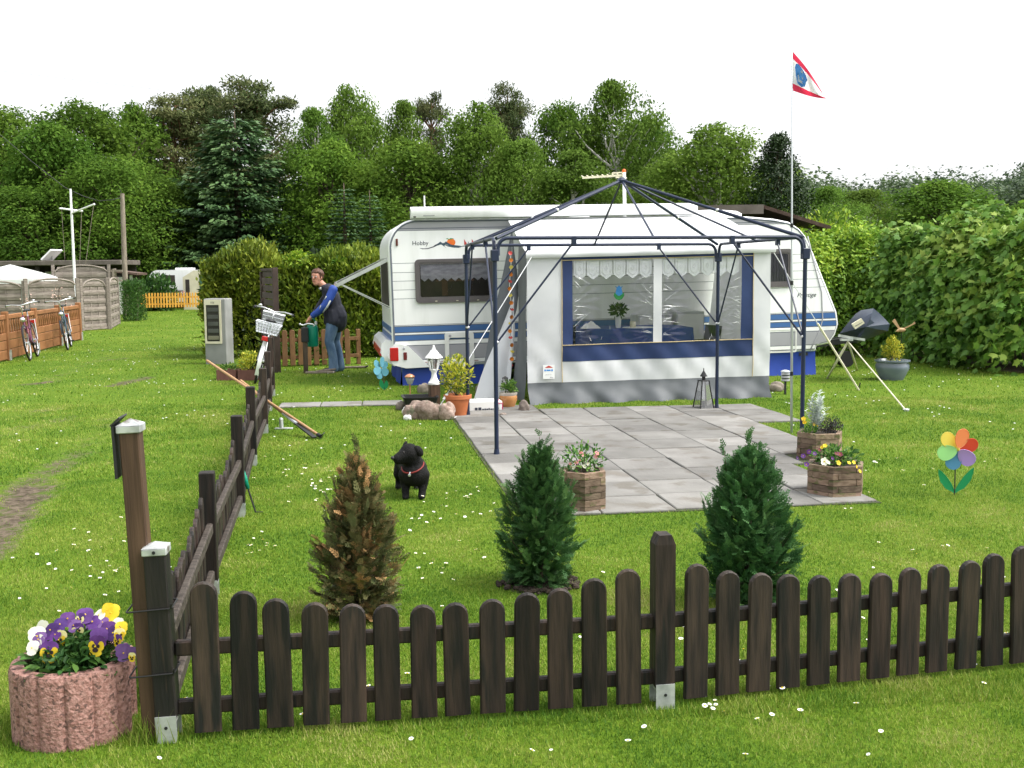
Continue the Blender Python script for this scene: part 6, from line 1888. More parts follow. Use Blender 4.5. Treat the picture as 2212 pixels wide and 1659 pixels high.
for (px, py), nm in (((1787, 818), 'leg'), ((1806, 778), 'leg'), ((1852, 800), 'leg')):
    b = MB(); q = G(px, py) if nm else 0
    if px == 1806: q = G(1800, 790)
    b.tube([ap, q - dl], .016, 6); b.build('leg', M['cream'], dc, smooth=True)
g_ = G(1958, 888)
b = MB(); b.tube([ap, g_ - dl], .009, 6); b.build('guy_wire', M['cream'], dc)
b = MB(); b.lathe([(.03, 0), (.03, .02), (.012, .03)], 10); b.build('ground_anchor', M['galv'], dc, loc=g_ - dl)

# ------------------------------------------------------------------ meter cabinet, edging boxes and shrub behind the fence
cab = thing('meter_cabinet', 'narrow grey meter cabinet with a cream framed glass door by the track', 'cabinet', G(470, 787) + Vector((0, .15, 0)), math.radians(-8))
b = MB(); b.bbox(-.2, .2, -.15, .18, -.02, 1.17, .012); b.build('carcass', M['cabgrey'], cab)
b = MB(); b.ring(rrect(-.185, .125, .37, 1.15, .01, 2), rrect(-.15, .09, .41, 1.06, .008, 2), -.17, -.15, XZ); fr_ = b.build('door_frame', M['cream'], cab, fix=True)
b = MB(); b.box(-.15, .09, -.158, -.151, .41, 1.06); b.build('dark_recess', M['rubber'], fr_)
for k in range(5):
    b = MB(); z = .44 + k * .125
    b.bbox(-.13, .07, -.166, -.156, z, z + .07, .004); b.build('meter_strip', M['cabgrey' if k else 'cream'], fr_)
b = MB(); b.box(-.152, .092, -.1685, -.1675, .408, 1.062); b.build('door_glass', M['pane'], fr_)
b = MB(); b.text('10d', .05, Matrix.Translation((-.03, -.1705, 1.085)) @ Matrix.Rotation(math.radians(90), 4, 'X'), .0008); b.build('lettering', M['print_dark'], cab)
for k, (px, py, w) in enumerate(((487, 822, .3), (536, 822, .34))):
    t = thing('planting_box', ('reddish brown edging box with low green leaves before the cabinet', 'reddish brown edging box holding the golden shrub beside the cabinet')[k], 'planter', G(px, py) + Vector((0, .15, 0)), .1)
    b = MB(); b.ring(rrect(-w / 2, w / 2, -.15, .15, .02, 2), rrect(-w / 2 + .02, w / 2 - .02, -.13, .13, .015, 2), -.02, .16); b.build('box', mat('red_brown_box', (.12, .05, .04), (.17, .075, .06), scale=4, stretch=(4, 4, 1), rough=.8), t, fix=True)
    b = MB(); b.box(-w / 2 + .02, w / 2 - .02, -.13, .13, -.02, .13); b.build('soil', M['soil'], t)
    if k: leafy('euonymus', 'golden euonymus shrub in the edging box behind the bicycle wheel', 'shrub', t.location + Vector((0, 0, .13)), 61, 620, (.17, .15, .17), .042, 'euonymus', stem=6, zc=.13)
    else: leafy('ground_ivy', 'low green leaves spilling from the edging box at the cabinet foot', 'plant', t.location + Vector((0, 0, .13)), 62, 140, (.17, .14, .06), .045, 'plant')

# tall dark screen seen almost edge on, gate end of the fence
s0, s1 = P(597, 700, 17.7), P(570, 700, 19.0)
s0.z = s1.z = 0
sc = thing('wooden_screen', 'tall dark brown slatted screen seen edge on beside the bicycle', 'screen', s0, math.atan2(s1.y - s0.y, s1.x - s0.x))
Ls = (s1 - s0).length
b = MB(); b.bbox(-.045, .045, -.045, .045, -.02, 1.7, .005); b.build('post', M['screen'], sc)
b = MB(); b.bbox(Ls - .04, Ls + .04, -.04, .04, -.02, 1.64, .005); b.build('post', M['screen'], sc)
for k in range(13):
    z = .1 + k * .121
    b = MB(); b.bbox(.04, Ls - .04, -.012 + .018 * (k % 2), .004 + .018 * (k % 2), z, z + .1, .004); b.build('slat', M['screen'], sc)
for z in (.06, 1.67):
    b = MB(); b.bbox(.03, Ls - .03, -.03, .03, z - .02, z + .02, .004); b.build('frame_rail', M['screen'], sc)

# brown picket fence in front of the left hedge
q0, q1 = G(592, 793), G(776, 787)
bf = thing('picket_fence', 'low natural brown picket fence in front of the conifer hedge', 'fence', q0, math.atan2(q1.y - q0.y, q1.x - q0.x))
Lf = (q1 - q0).length
pkm = picket(.62, .09).copy()
pkm.materials.clear(); pkm.materials.append(M['brownpicket'])
for k in range(int(Lf / .136)):
    link('picket', pkm, bf, (.05 + k * .136, -.02, .02 + random.uniform(-.012, .012)), (0, random.uniform(-.015, .015), 0))
for z in (.16, .46):
    b = MB(); b.bbox(0, Lf, -.008, .022, z - .03, z + .03, .004); b.build('rail', M['brownpicket'], bf)
for x in (.0, Lf / 2, Lf):
    b = MB(); b.bbox(x - .035, x + .035, .022, .09, 0, .62, .004); b.build('post', M['brownpicket'], bf)

# standpipe with a brass tap
sp = thing('water_standpipe', 'thin dark water standpipe with a tap beside the person', 'water tap', G(661, 806))
b = MB(); b.bbox(-.035, .035, -.03, .03, -.02, .5, .006); b.build('lower_post', M['bark'], sp)
b = MB(); b.bbox(-.055, .055, -.045, .045, .5, .74, .01); b.build('tap_block', M['black'], sp)
b = MB(); b.tube([(-.07, -.02, .79), (-.02, -.02, .775), (.06, -.02, .8), (.14, -.03, .79), (.16, -.03, .76)], .014, 6); b.tube([(0, 0, .74), (0, -.02, .78)], .014, 6); b.ball((-.07, -.02, .79), .02, 8, 6); b.build('tap', M['chrome'], sp)
lt = thing('plank', 'flat weathered plank and bits of bark lying at the foot of the standpipe', 'plank', G(690, 806), .1)
b = MB(); b.bbox(-.22, .25, -.08, .08, 0, .03, .006); b.obox((.1, .02, .045), (1, .3, .1), (-.3, 1, 0), (0, 0, 1), .16, .05, .012); b.build('board', M['greywood'], lt)
st_ = thing('wooden_pole', 'pale wooden pole lying in the grass behind the jeans', 'pole', G(755, 797), .03)
b = MB(); b.tube([(-.35, 0, .025), (.28, 0, .03)], .02, 8); b.build('shaft', M['greywood'], st_); b = MB(); b.obox((.29, 0, .04), (0, 1, 0), (1, 0, .4), (-.4, 0, 1), .07, .02, .012); b.build('head', M['darkmetal'], st_)

# ------------------------------------------------------------------ the person
pg = G(722, 803)
pe = thing('person', 'person in navy jacket and jeans bending to fill a green can', 'person', pg, math.radians(4))
bone = [
    [((-.045, -.02, 1.3), .075), ((-.13, -.035, 1.4), .055), ((-.2, -.05, 1.47), .056)],
    [((-.225, -.06, 1.535), .082), ((-.235, -.066, 1.57), .084), ((-.245, -.075, 1.475), .062), ((-.25, -.09, 1.445), .042)],
    [((-.31, -.135, .93), .03), ((-.37, -.12, .865), .03)], [((-.33, .1, .93), .03), ((-.385, .06, .865), .03)]]
skin = body_mesh('body', bone, .011, 3, M['skin'])
link('body', skin, pe)
for sy, base in ((-1, Vector((-.375, -.12, .858))), (1, Vector((-.39, .06, .858)))):
    for k in range(5):
        b = MB()
        o = Vector((-.0 - .004 * k, (-.03 + .018 * k) * 1.0, 0)) if k < 4 else Vector((.03, .03 * -sy, .005))
        p0_ = base + o
        p1_ = p0_ + (Vector((-.03, .004, -.028)) if k < 4 else Vector((-.02, .02 * -sy, -.03)))
        p2_ = p1_ + (Vector((.004, .002, -.026)) if k < 4 else Vector((-.012, 0, -.018)))
        p3_ = p2_ + Vector((.016, 0, -.012))
        b.tube([p0_, p1_, p2_, p3_], [.0125, .0105, .0095, .007], 6); b.build('finger', M['skin'], pe, smooth=True)
# face: nose, eyes, mouth, glasses; the head is turned towards the camera
hc = Vector((-.235, -.066, 1.53))
fd = Vector((-.45, -.89, -.05)).normalized()
fx_ = Vector((fd.y, -fd.x, 0)).normalized() * -1
fz_ = Vector((0, 0, 1))
fpnt = lambda x, z, d: hc + fx_ * x + fz_ * z + fd * d
b = MB(); b.tube([fpnt(0, .03, .075), fpnt(0, -.005, .1), fpnt(0, -.012, .085)], [.008, .015, .01], 8); b.ball(fpnt(0, -.006, .094), .014, 8, 6); b.build('nose', M['skin'], pe, smooth=True)
b = MB(); b.tube([fpnt(-.026, -.04, .073), fpnt(-.012, -.05, .083), fpnt(.012, -.05, .083), fpnt(.026, -.04, .073)], .0045, 6); b.build('mouth', mat('lips', (.35, .1, .09), rough=.5), pe, smooth=True)
for x in (-.032, .032):
    b = MB(); b.ball(fpnt(x, .022, .07), .0115, 8, 6); b.build('eye', M['white'], pe, smooth=True)
    b = MB(); b.ball(fpnt(x, .022, .08), .006, 8, 6); b.build('iris', M['print_dark'], pe, smooth=True)
    b = MB(); b.tube([fpnt(x + .021 * math.cos(a), .02 + .018 * math.sin(a), .088) for a in [2 * math.pi * k / 12 for k in range(12)]], .0025, 5, closed=True); b.build('glasses', M['darkmetal'], pe)
    b = MB(); b.ball(hc + fx_ * (x * 2.6) + fz_ * .0 + fd * -.01, (.014, .022, .03), 8, 6); b.build('ear', M['skin'], pe, smooth=True)
r = np.random.default_rng(77)
hb = MB(); hb.ball(hc + Vector((.014, .022, .052)), (.106, .108, .098), 18, 12)
hp_ = []
for v in hb.v:
    v = Vector(v)
    f = (v - hc).dot(fd); z = (v - hc).z
    if f > .05 and z < .058: v = v - fd * (f - .02)
    if z < -.03: v.z = hc.z - .03 + (v.z - hc.z + .03) * .3
    v += Vector(r.normal(size=3)) * .006
    hp_.append(tuple(v))
hb.v = hp_
hb.build('hair', M['hair'], pe, smooth=True)
jk = [
    [((-.0, -.0, .95), .155), ((.005, -.0, 1.08), .15), ((-.02, -.01, 1.22), .145), ((-.05, -.02, 1.32), .12)],
    [((.06, .02, .8), .165), ((.065, .0, .9), .17), ((.03, 0, 1.0), .158)], [((.02, -.07, .83), .135), ((.0, -.04, .95), .14)], [((-.03, -.02, .84), .125), ((.07, 0, 1.0), .13)],
    [((.0, -.15, 1.32), .075), ((-.04, .15, 1.3), .075)],
    [((-.05, .15, 1.3), .07), ((-.2, .19, 1.12), .055), ((-.31, .12, .96), .042)],
    [((-.1, -.03, 1.36), .075), ((-.13, -.035, 1.38), .07)]]
jo = link('jacket', body_mesh('jacket', jk, .012, 5, M['jacket']), pe)
slv = [[((.03, -.17, 1.34), .076), ((-.03, -.2, 1.2), .07), ((-.11, -.21, 1.08), .064), ((-.22, -.18, .98), .058), ((-.3, -.14, .93), .05)]]
so_ = link('sleeve', body_mesh('sleeve', slv, .011, 4, M['sleeve']), jo)
for pts, w in (([(-.005, -.268, 1.17), (-.065, -.277, 1.06), (-.13, -.268, .98)], .018), ([(-.07, -.25, 1.24), (-.1, -.262, 1.18)], .014), ([(-.16, -.248, 1.09), (-.185, -.246, 1.03)], .016)):
    b = MB(); b.tube(pts, [w * .7] + [w] * (len(pts) - 2) + [w * .5], 6); b.build('pale_patch', M['palegrey'], so_, smooth=True)
b = MB(); b.tube([(-.165, -.075, 1.34), (-.19, -.09, 1.37)], [.02, .025], 6); b.build('collar_front', M['palegrey'], jo, smooth=True)
jn = [
    [((.03, -.07, .86), .12), ((.03, .06, .86), .12)],
    [((.015, -.08, .84), .115), ((-.06, -.1, .5), .078), ((-.01, -.09, .28), .072), ((.0, -.09, .1), .08), ((.0, -.09, .06), .083)],
    [((.045, .08, .84), .115), ((.02, .1, .5), .076), ((.07, .11, .28), .07), ((.085, .11, .1), .078), ((.085, .11, .06), .08)]]
link('jeans', body_mesh('jeans', jn, .012, 5, M['jeans']), pe)
for x, y in ((-.02, -.09), (.065, .11)):
    b = MB(); b.ball((x - .04, y, .035), (.13, .05, .042), 14, 8); b.box(x - .16, x + .07, y - .045, y + .045, -.01, .018); b.build('shoe', M['shoe'], pe, smooth=40)
b = MB(); b.tube([fpnt(0, 0, 0) + Vector((0, 0, 0))] * 1 + [fpnt(0, 0, .01)], .001, 4)
wtc = MB(); wtc.tube([Vector((-.325, -.13, .915)) + Vector((.033 * math.cos(a), .036 * math.sin(a), .02 * math.cos(a))) for a in [2 * math.pi * k / 14 for k in range(14)]], .007, 5, closed=True); wtc.build('wristwatch', M['chrome'], pe)
wc = thing('water_can', 'green plastic water can hanging from the hands of the person', 'water can', pg + Vector((-.33, -.06, .42)), .2)
b = MB(); b.lathe([(.085, 0), (.1, .015), (.1, .3), (.085, .34), (.06, .355), (.03, .36)], 18, sx=.95, sy=.8); b.build('can', M['green'], wc, smooth=40)
b = MB(); b.tube([(-.03, 0, .35), (-.03, 0, .43), (.0, 0, .45), (.04, 0, .44), (.06, 0, .35)], .013, 6); b.build('handle', M['green'], wc, smooth=True)
b = MB(); b.lathe([(.022, .355), (.022, .41), (.015, .412)], 10); b.build('cap', M['white'], wc, loc=(.06, -.0, .0))

# ------------------------------------------------------------------ bicycles
def bicycle(label, loc, rz, lean, frame, mud='silver', basket=None, rear_basket=False, steer=.0):
    t = thing('bicycle', label, 'bicycle', loc, rot=Euler((lean, 0, rz)))
    R_, wb = .33, 1.06
    for x, nm in ((0, 'wheel'), (wb, 'wheel')):
        b = MB(); b.tube([(x + R_ * math.cos(a), 0, R_ + .012 + R_ * math.sin(a)) for a in [2 * math.pi * k / 32 for k in range(32)]], .019, 7, closed=True); w = b.build('wheel', M['tyre'], t, smooth=True)
        b = MB(); b.tube([(x + (R_ - .026) * math.cos(a), 0, R_ + .012 + (R_ - .026) * math.sin(a)) for a in [2 * math.pi * k / 32 for k in range(32)]], .011, 6, closed=True); b.build('rim', M['silver'], w, smooth=True)
        b = MB()
        for k in range(18):
            a = 2 * math.pi * k / 18
            b.tube([(x + .02 * math.cos(a + 1), .025 * (1 - 2 * (k % 2)), R_ + .012 + .02 * math.sin(a + 1)), (x + (R_ - .03) * math.cos(a), 0, R_ + .012 + (R_ - .03) * math.sin(a))], .0018, 3)
        b.tube([(x, -.05, R_ + .012), (x, .05, R_ + .012)], .02, 8); b.build('spokes', M['chrome'], w)
        b = MB()
        pts = [(x + (R_ + .035) * math.cos(a), R_ + .012 + (R_ + .035) * math.sin(a)) for a in [math.radians(-15 + k * 12 if x else 30 + k * 14) for k in range(14)]]
        vs = []
        for px_, pz_ in pts: vs += [(px_, -.028, pz_ - .008), (px_, 0, pz_ + .004), (px_, .028, pz_ - .008)]
        b.add(vs, [(3 * i + j, 3 * i + j + 1, 3 * i + j + 4, 3 * i + j + 3) for i in range(13) for j in range(2)])
        if mud == 'white': b.build('mudguard', M[mud], t, smooth=True)
    z = R_ + .012
    bbk, seat, head = Vector((.44, 0, .28)), Vector((.27, 0, .82)), Vector((.88, 0, .8))
    headb = Vector((.93, 0, .6))
    b = MB()
    b.tube([bbk, seat], .016, 8); b.tube([bbk, headb], .02, 8); b.tube([seat.lerp(bbk, .45), head.lerp(headb, .6)], .016, 8); b.tube([head + Vector((-.01, 0, .06)), headb], .02, 8)
    for y in (-.05, .05): b.tube([(0, y, z), (bbk.x, y * .4, bbk.z)], .01, 6); b.tube([(0, y, z), seat.lerp(bbk, .12) + Vector((0, y * .3, 0))], .009, 6)
    b.build('frame', M[frame], t, smooth=40)
    b = MB()
    for y in (-.055, .055): b.tube([(wb, y, z), (wb - .06, y, z + .3), headb + Vector((0, y * .6, .0))], .012, 6)
    b.build('fork', M[frame], t, smooth=True)
    b = MB(); b.lathe([(.07, 0), (.085, .02), (.03, .045)], 12, sx=1.5); b.ball((.15, 0, .02), (.1, .03, .025), 10, 6); sd_ = b.build('saddle', M['black'], t, smooth=True, loc=seat + Vector((-.04, 0, .1)))
    b = MB(); b.tube([seat, seat + Vector((-.03, 0, .11))], .013, 6); b.build('seat_post', M['chrome'], t)
    b = MB(); hz = 1.05
    b.tube([head, Vector((.86, 0, hz - .06)), Vector((.9, 0, hz))], .013, 6)
    b.tube([Vector((.62, -.3, hz + .02)), Vector((.72, -.28, hz + .03)), Vector((.88, -.16, hz + .03)), Vector((.92, 0, hz)), Vector((.88, .16, hz + .03)), Vector((.72, .28, hz + .03)), Vector((.62, .3, hz + .02))], .0125, 7)
    hb_ = b.build('handlebar', M['chrome'], t, smooth=True)
    for y in (-.3, .3):
        b = MB(); b.tube([(.6, y, hz + .018), (.72, y * .94, hz + .03)], .018, 8); b.build('grip', M['black'], hb_)
    b = MB(); b.ball((.74, .22, hz + .06), (.03, .03, .022), 10, 6); b.build('bell', M['chrome'], hb_, smooth=True)
    b = MB(); b.ball((1.0, 0, .78), (.06, .05, .05), 12, 8); b.build('headlamp', M['chrome'], t, smooth=True)
    b = MB(); b.beam((-.3, 0, .74), (.22, 0, .74), .03, .012); b.beam((-.3, -.055, .74), (.22, -.055, .74), .012, .012); b.beam((-.3, .055, .74), (.22, .055, .74), .012, .012)
    for y in (-.06, .06): b.tube([(0, y, z), (-.12, y, .74)], .006, 5)
    b.build('luggage_rack', M['chrome' if mud == 'silver' else 'black'], t)
    b = MB(); b.tube([(bbk.x, -.07, bbk.z), (bbk.x, .07, bbk.z)], .022, 8); b.tube([(bbk.x, .05, bbk.z), (bbk.x, .052, bbk.z + .001)], .09, 16)
    for s_ in (-1, 1): b.tube([(bbk.x, .07 * s_, bbk.z), (bbk.x + .12 * s_, .08 * s_, bbk.z - .12 * s_)], .01, 6); b.box(bbk.x + .12 * s_ - .05, bbk.x + .12 * s_ + .05, .08 * s_ - .04, .08 * s_ + .04, bbk.z - .12 * s_ - .012, bbk.z - .12 * s_ + .012)
    b.build('crank', M['darkmetal'], t)
    b = MB(); b.bbox(-.35, -.32, -.05, .05, .66, .73, .008); b.build('tail_lamp', M['red'], t)
    def wire_basket(x0, x1, y, z0, z1, mt, fill=False):
        b = MB()
        rows = 5
        for k in range(rows):
            q = k / (rows - 1); e = .82 + .18 * q
            b.tube([((x0 + x1) / 2 + sx * (x1 - x0) / 2 * e, sy * y * e, z0 + (z1 - z0) * q) for sx, sy in ((-1, -1), (1, -1), (1, 1), (-1, 1))], .005 if k < rows - 1 else .008, 4, closed=True)
        for k in range(9):
            q = -1 + 2 * k / 8
            for s_ in (-1, 1):
                b.tube([((x0 + x1) / 2 + s_ * (x1 - x0) / 2 * .82, q * y * .82, z0), ((x0 + x1) / 2 + s_ * (x1 - x0) / 2, q * y, z1)], .0045, 4)
                b.tube([((x0 + x1) / 2 + q * (x1 - x0) / 2 * .82, s_ * y * .82, z0), ((x0 + x1) / 2 + q * (x1 - x0) / 2, s_ * y, z1)], .0045, 4)
        b.box((x0 + x1) / 2 - (x1 - x0) / 2 * .82, (x0 + x1) / 2 + (x1 - x0) / 2 * .82, -y * .82, y * .82, z0 - .003, z0 + .003)
        o = b.build('basket', M[mt], t)
        if fill:
            c = MB()
            for s_ in (-1, 1):
                c.box(x0 + .02, x1 - .02, s_ * y * .9 - .003, s_ * y * .9 + .003, z0, z1 - .01); c.box((x0 + x1) / 2 + s_ * (x1 - x0) * .44 - .003, (x0 + x1) / 2 + s_ * (x1 - x0) * .44 + .003, -y * .9, y * .9, z0, z1 - .01)
            c.build('basket_lining', M['cargrey'], o)
    if basket: wire_basket(.98, 1.28, .17, .78, 1.02, 'silver', True)
    if rear_basket: wire_basket(-.36, .02, .185, .77, .92, 'silver')
    return t
fdir = math.atan2(31.31 - 20.54, -12.46 + 9.65)
fv = Vector((-.252, .968, 0)).normalized()
M['purple'] = mat('purple_red_paint', (.16, .03, .05), (.12, .03, .1), scale=3, rough=.35)
bicycle('purple red bicycle leaning on the orange brown fence, nearer of the two there', G(62, 779) + fv * 1.06, fdir + math.pi + .03, math.radians(8), 'purple')
bicycle('silver grey bicycle leaning on the far end of the orange brown fence', G(140, 756) + fv * 1.06, fdir + math.pi + .06, math.radians(8), 'print_teal')
bicycle('white city bicycle with front and rear baskets leaning behind the dark fence', G(541, 832) + Vector((0, .3, 0)), math.radians(100), math.radians(15), 'silver', mud='white', basket=True, rear_basket=True)
# ------------------------------------------------------------------ across the track: concrete fence, lamella fence, tent, carport
cf0, cf1 = G(-60, 800), G(172, 735)
cang = math.atan2(cf1.y - cf0.y, cf1.x - cf0.x)
cL = (cf1 - cf0).length
cf = thing('concrete_fence', 'orange brown concrete panel fence with wavy openwork behind the bicycles', 'fence', cf0, cang)
nb = max(3, round(cL / 1.95))
bayl = cL / nb
for k in range(nb + 1):
    x = k * bayl
    b = MB(); b.bbox(x - .06, x + .06, -.06, .06, .0, .93, .01); po = b.build('post', M['orangewood'], cf)
    b = MB(); b.box(x - .05, x + .07, -.075, -.061, .0, .2); b.build('post_foot', M['galv'], po)
for k in range(nb):
    x0, x1 = k * bayl + .06, (k + 1) * bayl - .06
    for j, (z0, z1) in enumerate(((.03, .21), (.215, .385), (.39, .53))):
        m_ = 3 if j < 2 else 1
        for i in range(m_):
            a = x0 + (x1 - x0) * i / m_
            b = MB(); b.bbox(a + .004, a + (x1 - x0) / m_ - .004, -.03, .03, z0, z1 - .006, .008); b.build('panel', M['orangewood'], cf)
    b = MB(); b.bbox(x0, x1, -.035, .035, .78, .87, .012); b.build('top_rail', M['orangewood'], cf)
    for i in range(12):
        a = x0 + (x1 - x0) * (i + .5) / 12
        b = MB(); b.tube([(a + .02 * math.sin(q * 2 * math.pi / 6 + .4), 0, .52 + .27 * q / 6) for q in range(7)], .02, 6); b.build('wavy_bar', M['orangewood'], cf, smooth=True)
pl_ = thing('climbing_plant', 'sparse pinkish flowering stalks standing behind the orange brown fence', 'plant', G(118, 742) + Vector((-.3, .4, 0)))
r = np.random.default_rng(8)
b = MB(); ps = []
for x, h in ((-.6, 1.0), (-.45, 1.15), (.15, 1.2), (.25, 1.3), (.4, 1.1)):
    b.tube([(x, 0, 0), (x + .03, 0, h * .6), (x + .05, 0, h)], .008, 5)
    for _ in range(14): ps.append((x + .04 + r.normal() * .06, r.normal() * .05, h * r.uniform(.78, 1.05)))
b.build('stalks', M['bark'], pl_); ps = np.array(ps)
link('blossom', leafmesh('blossom', ps, rdir(r, len(ps)), rdir(r, len(ps)), .05, .03, r.random(len(ps)), leafmat('dusty_pink', [(.4, .3, .22), (.6, .4, .35), (.75, .62, .55)]), T_OVAL), pl_)

def lamella(px0, py0, px1, py1, h, arch, nsl, label, name='lamella_fence'):
    a, e = G(px0, py0), G(px1, py1)
    t = thing(name, label, 'fence panel', a, math.atan2(e.y - a.y, e.x - a.x), 'grey lamella fence panels across the track')
    L_ = (e - a).length
    for x in (.0, L_):
        b = MB(); b.bbox(x - .05, x + .05, -.05, .05, 0, h + .02, .008); b.build('post', M['lamella'], t)
    top = lambda x: h - arch + arch * (1 - (2 * (x - .05) / (L_ - .1) - 1) ** 2) ** .5 if arch else h
    for k in range(nsl):
        z0 = .05 + (h - .12) * k / nsl; z1 = z0 + (h - .12) / nsl * 1.08
        lim = [x for x in np.linspace(.08, L_ - .08, 31) if top(min(max(x, .05), L_ - .05)) > z0 + (z1 - z0) * .45]
        if len(lim) < 2: continue
        b = MB(); y = .018 if k % 2 else -.018
        n_ = 8
        xs_ = np.linspace(lim[0], lim[-1], n_)
        vs = []
        for i, x in enumerate(xs_):
            yy = y + .014 * math.sin(i * 2.2)
            vs += [(x, yy - .005, z0), (x, yy - .016, (z0 + z1) / 2), (x, yy - .005, z1), (x, yy + .006, (z0 + z1) / 2)]
        fs = [(4 * i + j, 4 * i + 4 + j, 4 * i + 4 + (j + 1) % 4, 4 * i + (j + 1) % 4) for i in range(n_ - 1) for j in range(4)]
        b.add(vs, fs + [(3, 2, 1, 0), tuple(4 * (n_ - 1) + j for j in range(4))]); b.build('slat', M['lamella'], t)
    for q in (.36, .66):
        b = MB(); b.beam((L_ * q, -.01, .05), (L_ * q, -.01, top(L_ * q) - .04), .03, .02, up=(0, 1, 0)); b.build('upright', M['lamella'], t)
    b = MB(); b.tube([(x, -.02, min(top(x), h)) for x in np.linspace(.06, L_ - .06, 17)], .028, 6); b.build('top_rail', M['lamella'], t)
    b = MB(); b.bbox(.05, L_ - .05, -.03, .02, .02, .08, .004); b.build('bottom_rail', M['lamella'], t)
    return t
hz_ = lambda px, pyt, pyb: (G(px, pyb) - Vector((0, 0, 0)), (P(px, pyt, G(px, pyb).y)).z)
lamella(-60, 722, 57, 720, 1.44, .2, 9, 'grey weathered lamella panel behind the white party tent edge, first from the picture edge')
lamella(61, 720, 172, 716, 1.5, .2, 9, 'grey weathered lamella panel with a shallow arch behind the two bicycles')
lamella(178, 715, 234, 711, 1.47, .26, 11, 'grey lamella door panel with a round arch at the end of the concrete fence')
lamella(238, 711, 257, 700, 1.5, .2, 11, 'narrow grey lamella panel seen at a slant beside the trimmed conifer hedge')
lamella(120, 690, 240, 688, 1.95, .26, 10, 'grey arched lamella panel farther back under the carport')

pt = thing('party_tent', 'white pavilion tent roof with a blue striped valance behind the lamella fence', 'tent', P(20, 720, 36.5))
pt.location.z = 0
tz = lambda px, py, Y: P(px, py, Y) - pt.location
b = MB()
ap_, cA, cB, cC = tz(22, 571, 38), tz(-110, 604, 36), tz(90, 603, 36), tz(128, 598, 40)
cD = tz(-60, 598, 40)
b.add([ap_, cA, cB, cC, cD], [(0, 1, 2), (0, 2, 3), (0, 3, 4), (0, 4, 1)]); b.build('roof', M['flagwhite'], pt)
b = MB(); dz = Vector((0, 0, -.16))
b.add([cA, cB, cC, cA + dz, cB + dz, cC + dz], [(3, 4, 1, 0), (4, 5, 2, 1)]); b.build('valance', M['white'], pt)
for k in range(9):
    q = cB.lerp(cC, (k + .3) / 9.5); e = (cC - cB) / 9.5 * .45
    b = MB(); w_ = Vector((0, -.01, 0)); b.add([q + w_ + dz * .55, q + e + w_ + dz * .55, q + e + w_ + dz * 1.5, q + w_ + dz * 1.5], [(0, 1, 2, 3)]); b.build('blue_stripe', M['tentblue'], pt)
for q in (cB, cC):
    b = MB(); b.tube([(q.x, q.y, 0), q], .03, 6); b.build('leg', M['white'], pt)

cpo = thing('carport', 'long low carport with a flat brown roof edge and pale wall panels', 'carport', (0, 0, 0))
R0_, R1_ = P(-80, 566, 46), P(268, 572, 46)
b = MB(); z = 2.1
b.bbox(-23.5, R1_.x + .15, 45.2, 47.6, 2.0, 2.2, .02); b.build('roof', M['fascia'], cpo)
for k, px in enumerate((40, 98, 146, 198, 246)):
    q = P(px, 600, 46.2); b = MB(); b.bbox(q.x - .07, q.x + .07, 45.4, 45.55, 0, 2.05, .01); b.build('post', M['darkwood'], cpo)
xs_ = [P(px, 600, 47).x for px in (-80, 40, 96, 146, 196, 262)]
for k in range(5):
    b = MB(); b.bbox(xs_[k] + .08, xs_[k + 1] - .08, 46.9, 46.98, .0, (1.75, 1.75, 1.75, 1.72, 1.5)[k], .01); b.build('wall_panel', M['panelpale' if k != 4 else 'whitep'], cpo)
b = MB(); b.box(-23, R1_.x, 47.4, 47.5, 0, 2.0); b.build('back_wall', M['darkwood'], cpo)
tra = thing('timber_rack', 'old timber trestle rack with two long rails in front of the carport', 'rack', P(226, 640, 40))
tra.location.z = 0
rk = lambda px, py, y=0: P(px, py, 40 + y) - tra.location
b = MB(); b.beam(rk(192, 585), rk(264, 585), .08, .07); b.build('rail', M['greywood'], tra)
b = MB(); b.beam(rk(192, 606), rk(264, 606), .08, .06); b.build('rail', M['greywood'], tra)
for x in (205, 212, 243, 250):
    b = MB(); b.beam(rk(x + (2 if x in (205, 243) else -2), 581), rk(x, 650, .3 if x in (212, 250) else 0), .1, .08); b.build('post', M['greywood'], tra)
shd = thing('shed', 'dark little shed with a pale door post behind the trimmed hedge', 'shed', P(280, 640, 44)); shd.location.z = 0
b = MB(); b.bbox(-.5, .2, 0, .7, 0, 1.6, .02); b.build('wall', M['darkwood'], shd)
b = MB(); b.obox((-.1, .3, 1.68), (1, 0, -.12), (0, 1, 0), (.12, 0, 1), .55, .6, .04); b.build('roof', M['shedroof'], shd)
b = MB(); b.bbox(.04, .16, -.03, -.002, 0, 1.58, .005); b.build('door_post', M['panelpale'], shd)
b = MB(); b.bbox(-.45, -.05, -.02, -.002, 0, 1.5, .005); b.build('door', M['panelpale'], shd)
fm = thing('signal_mast', 'white flag mast with two crossed yards behind the lamella fence', 'flag mast', P(160, 640, 34)); fm.location.z = 0
q = lambda px, py, y=0: P(px, py, 34 + y) - fm.location
b = MB(); b.tube([q(163, 640), q(152, 408)], [.05, .035], 8); b.build('mast', M['white'], fm, smooth=40)
b = MB(); b.tube([q(129, 450, -.5), q(178, 456, .5)], .028, 6); b.build('yard', M['white'], fm)
b = MB(); b.tube([q(156, 460, 0), q(204, 441, -.8)], .028, 6); b.build('yard', M['white'], fm)
for a, e in (((202, 444), (185, 570)), ((176, 457), (172, 575)), ((133, 452), (140, 560))):
    b = MB(); b.tube([q(*a), q(*e)], .008, 4); b.build('halyard', M['greywood'], fm)
di = thing('satellite_dish', 'white satellite dish seen edge on above the carport roof', 'satellite dish', P(112, 566, 46)); 
e0, e1 = P(101, 561, 46) - di.location, P(122, 540, 46) - di.location
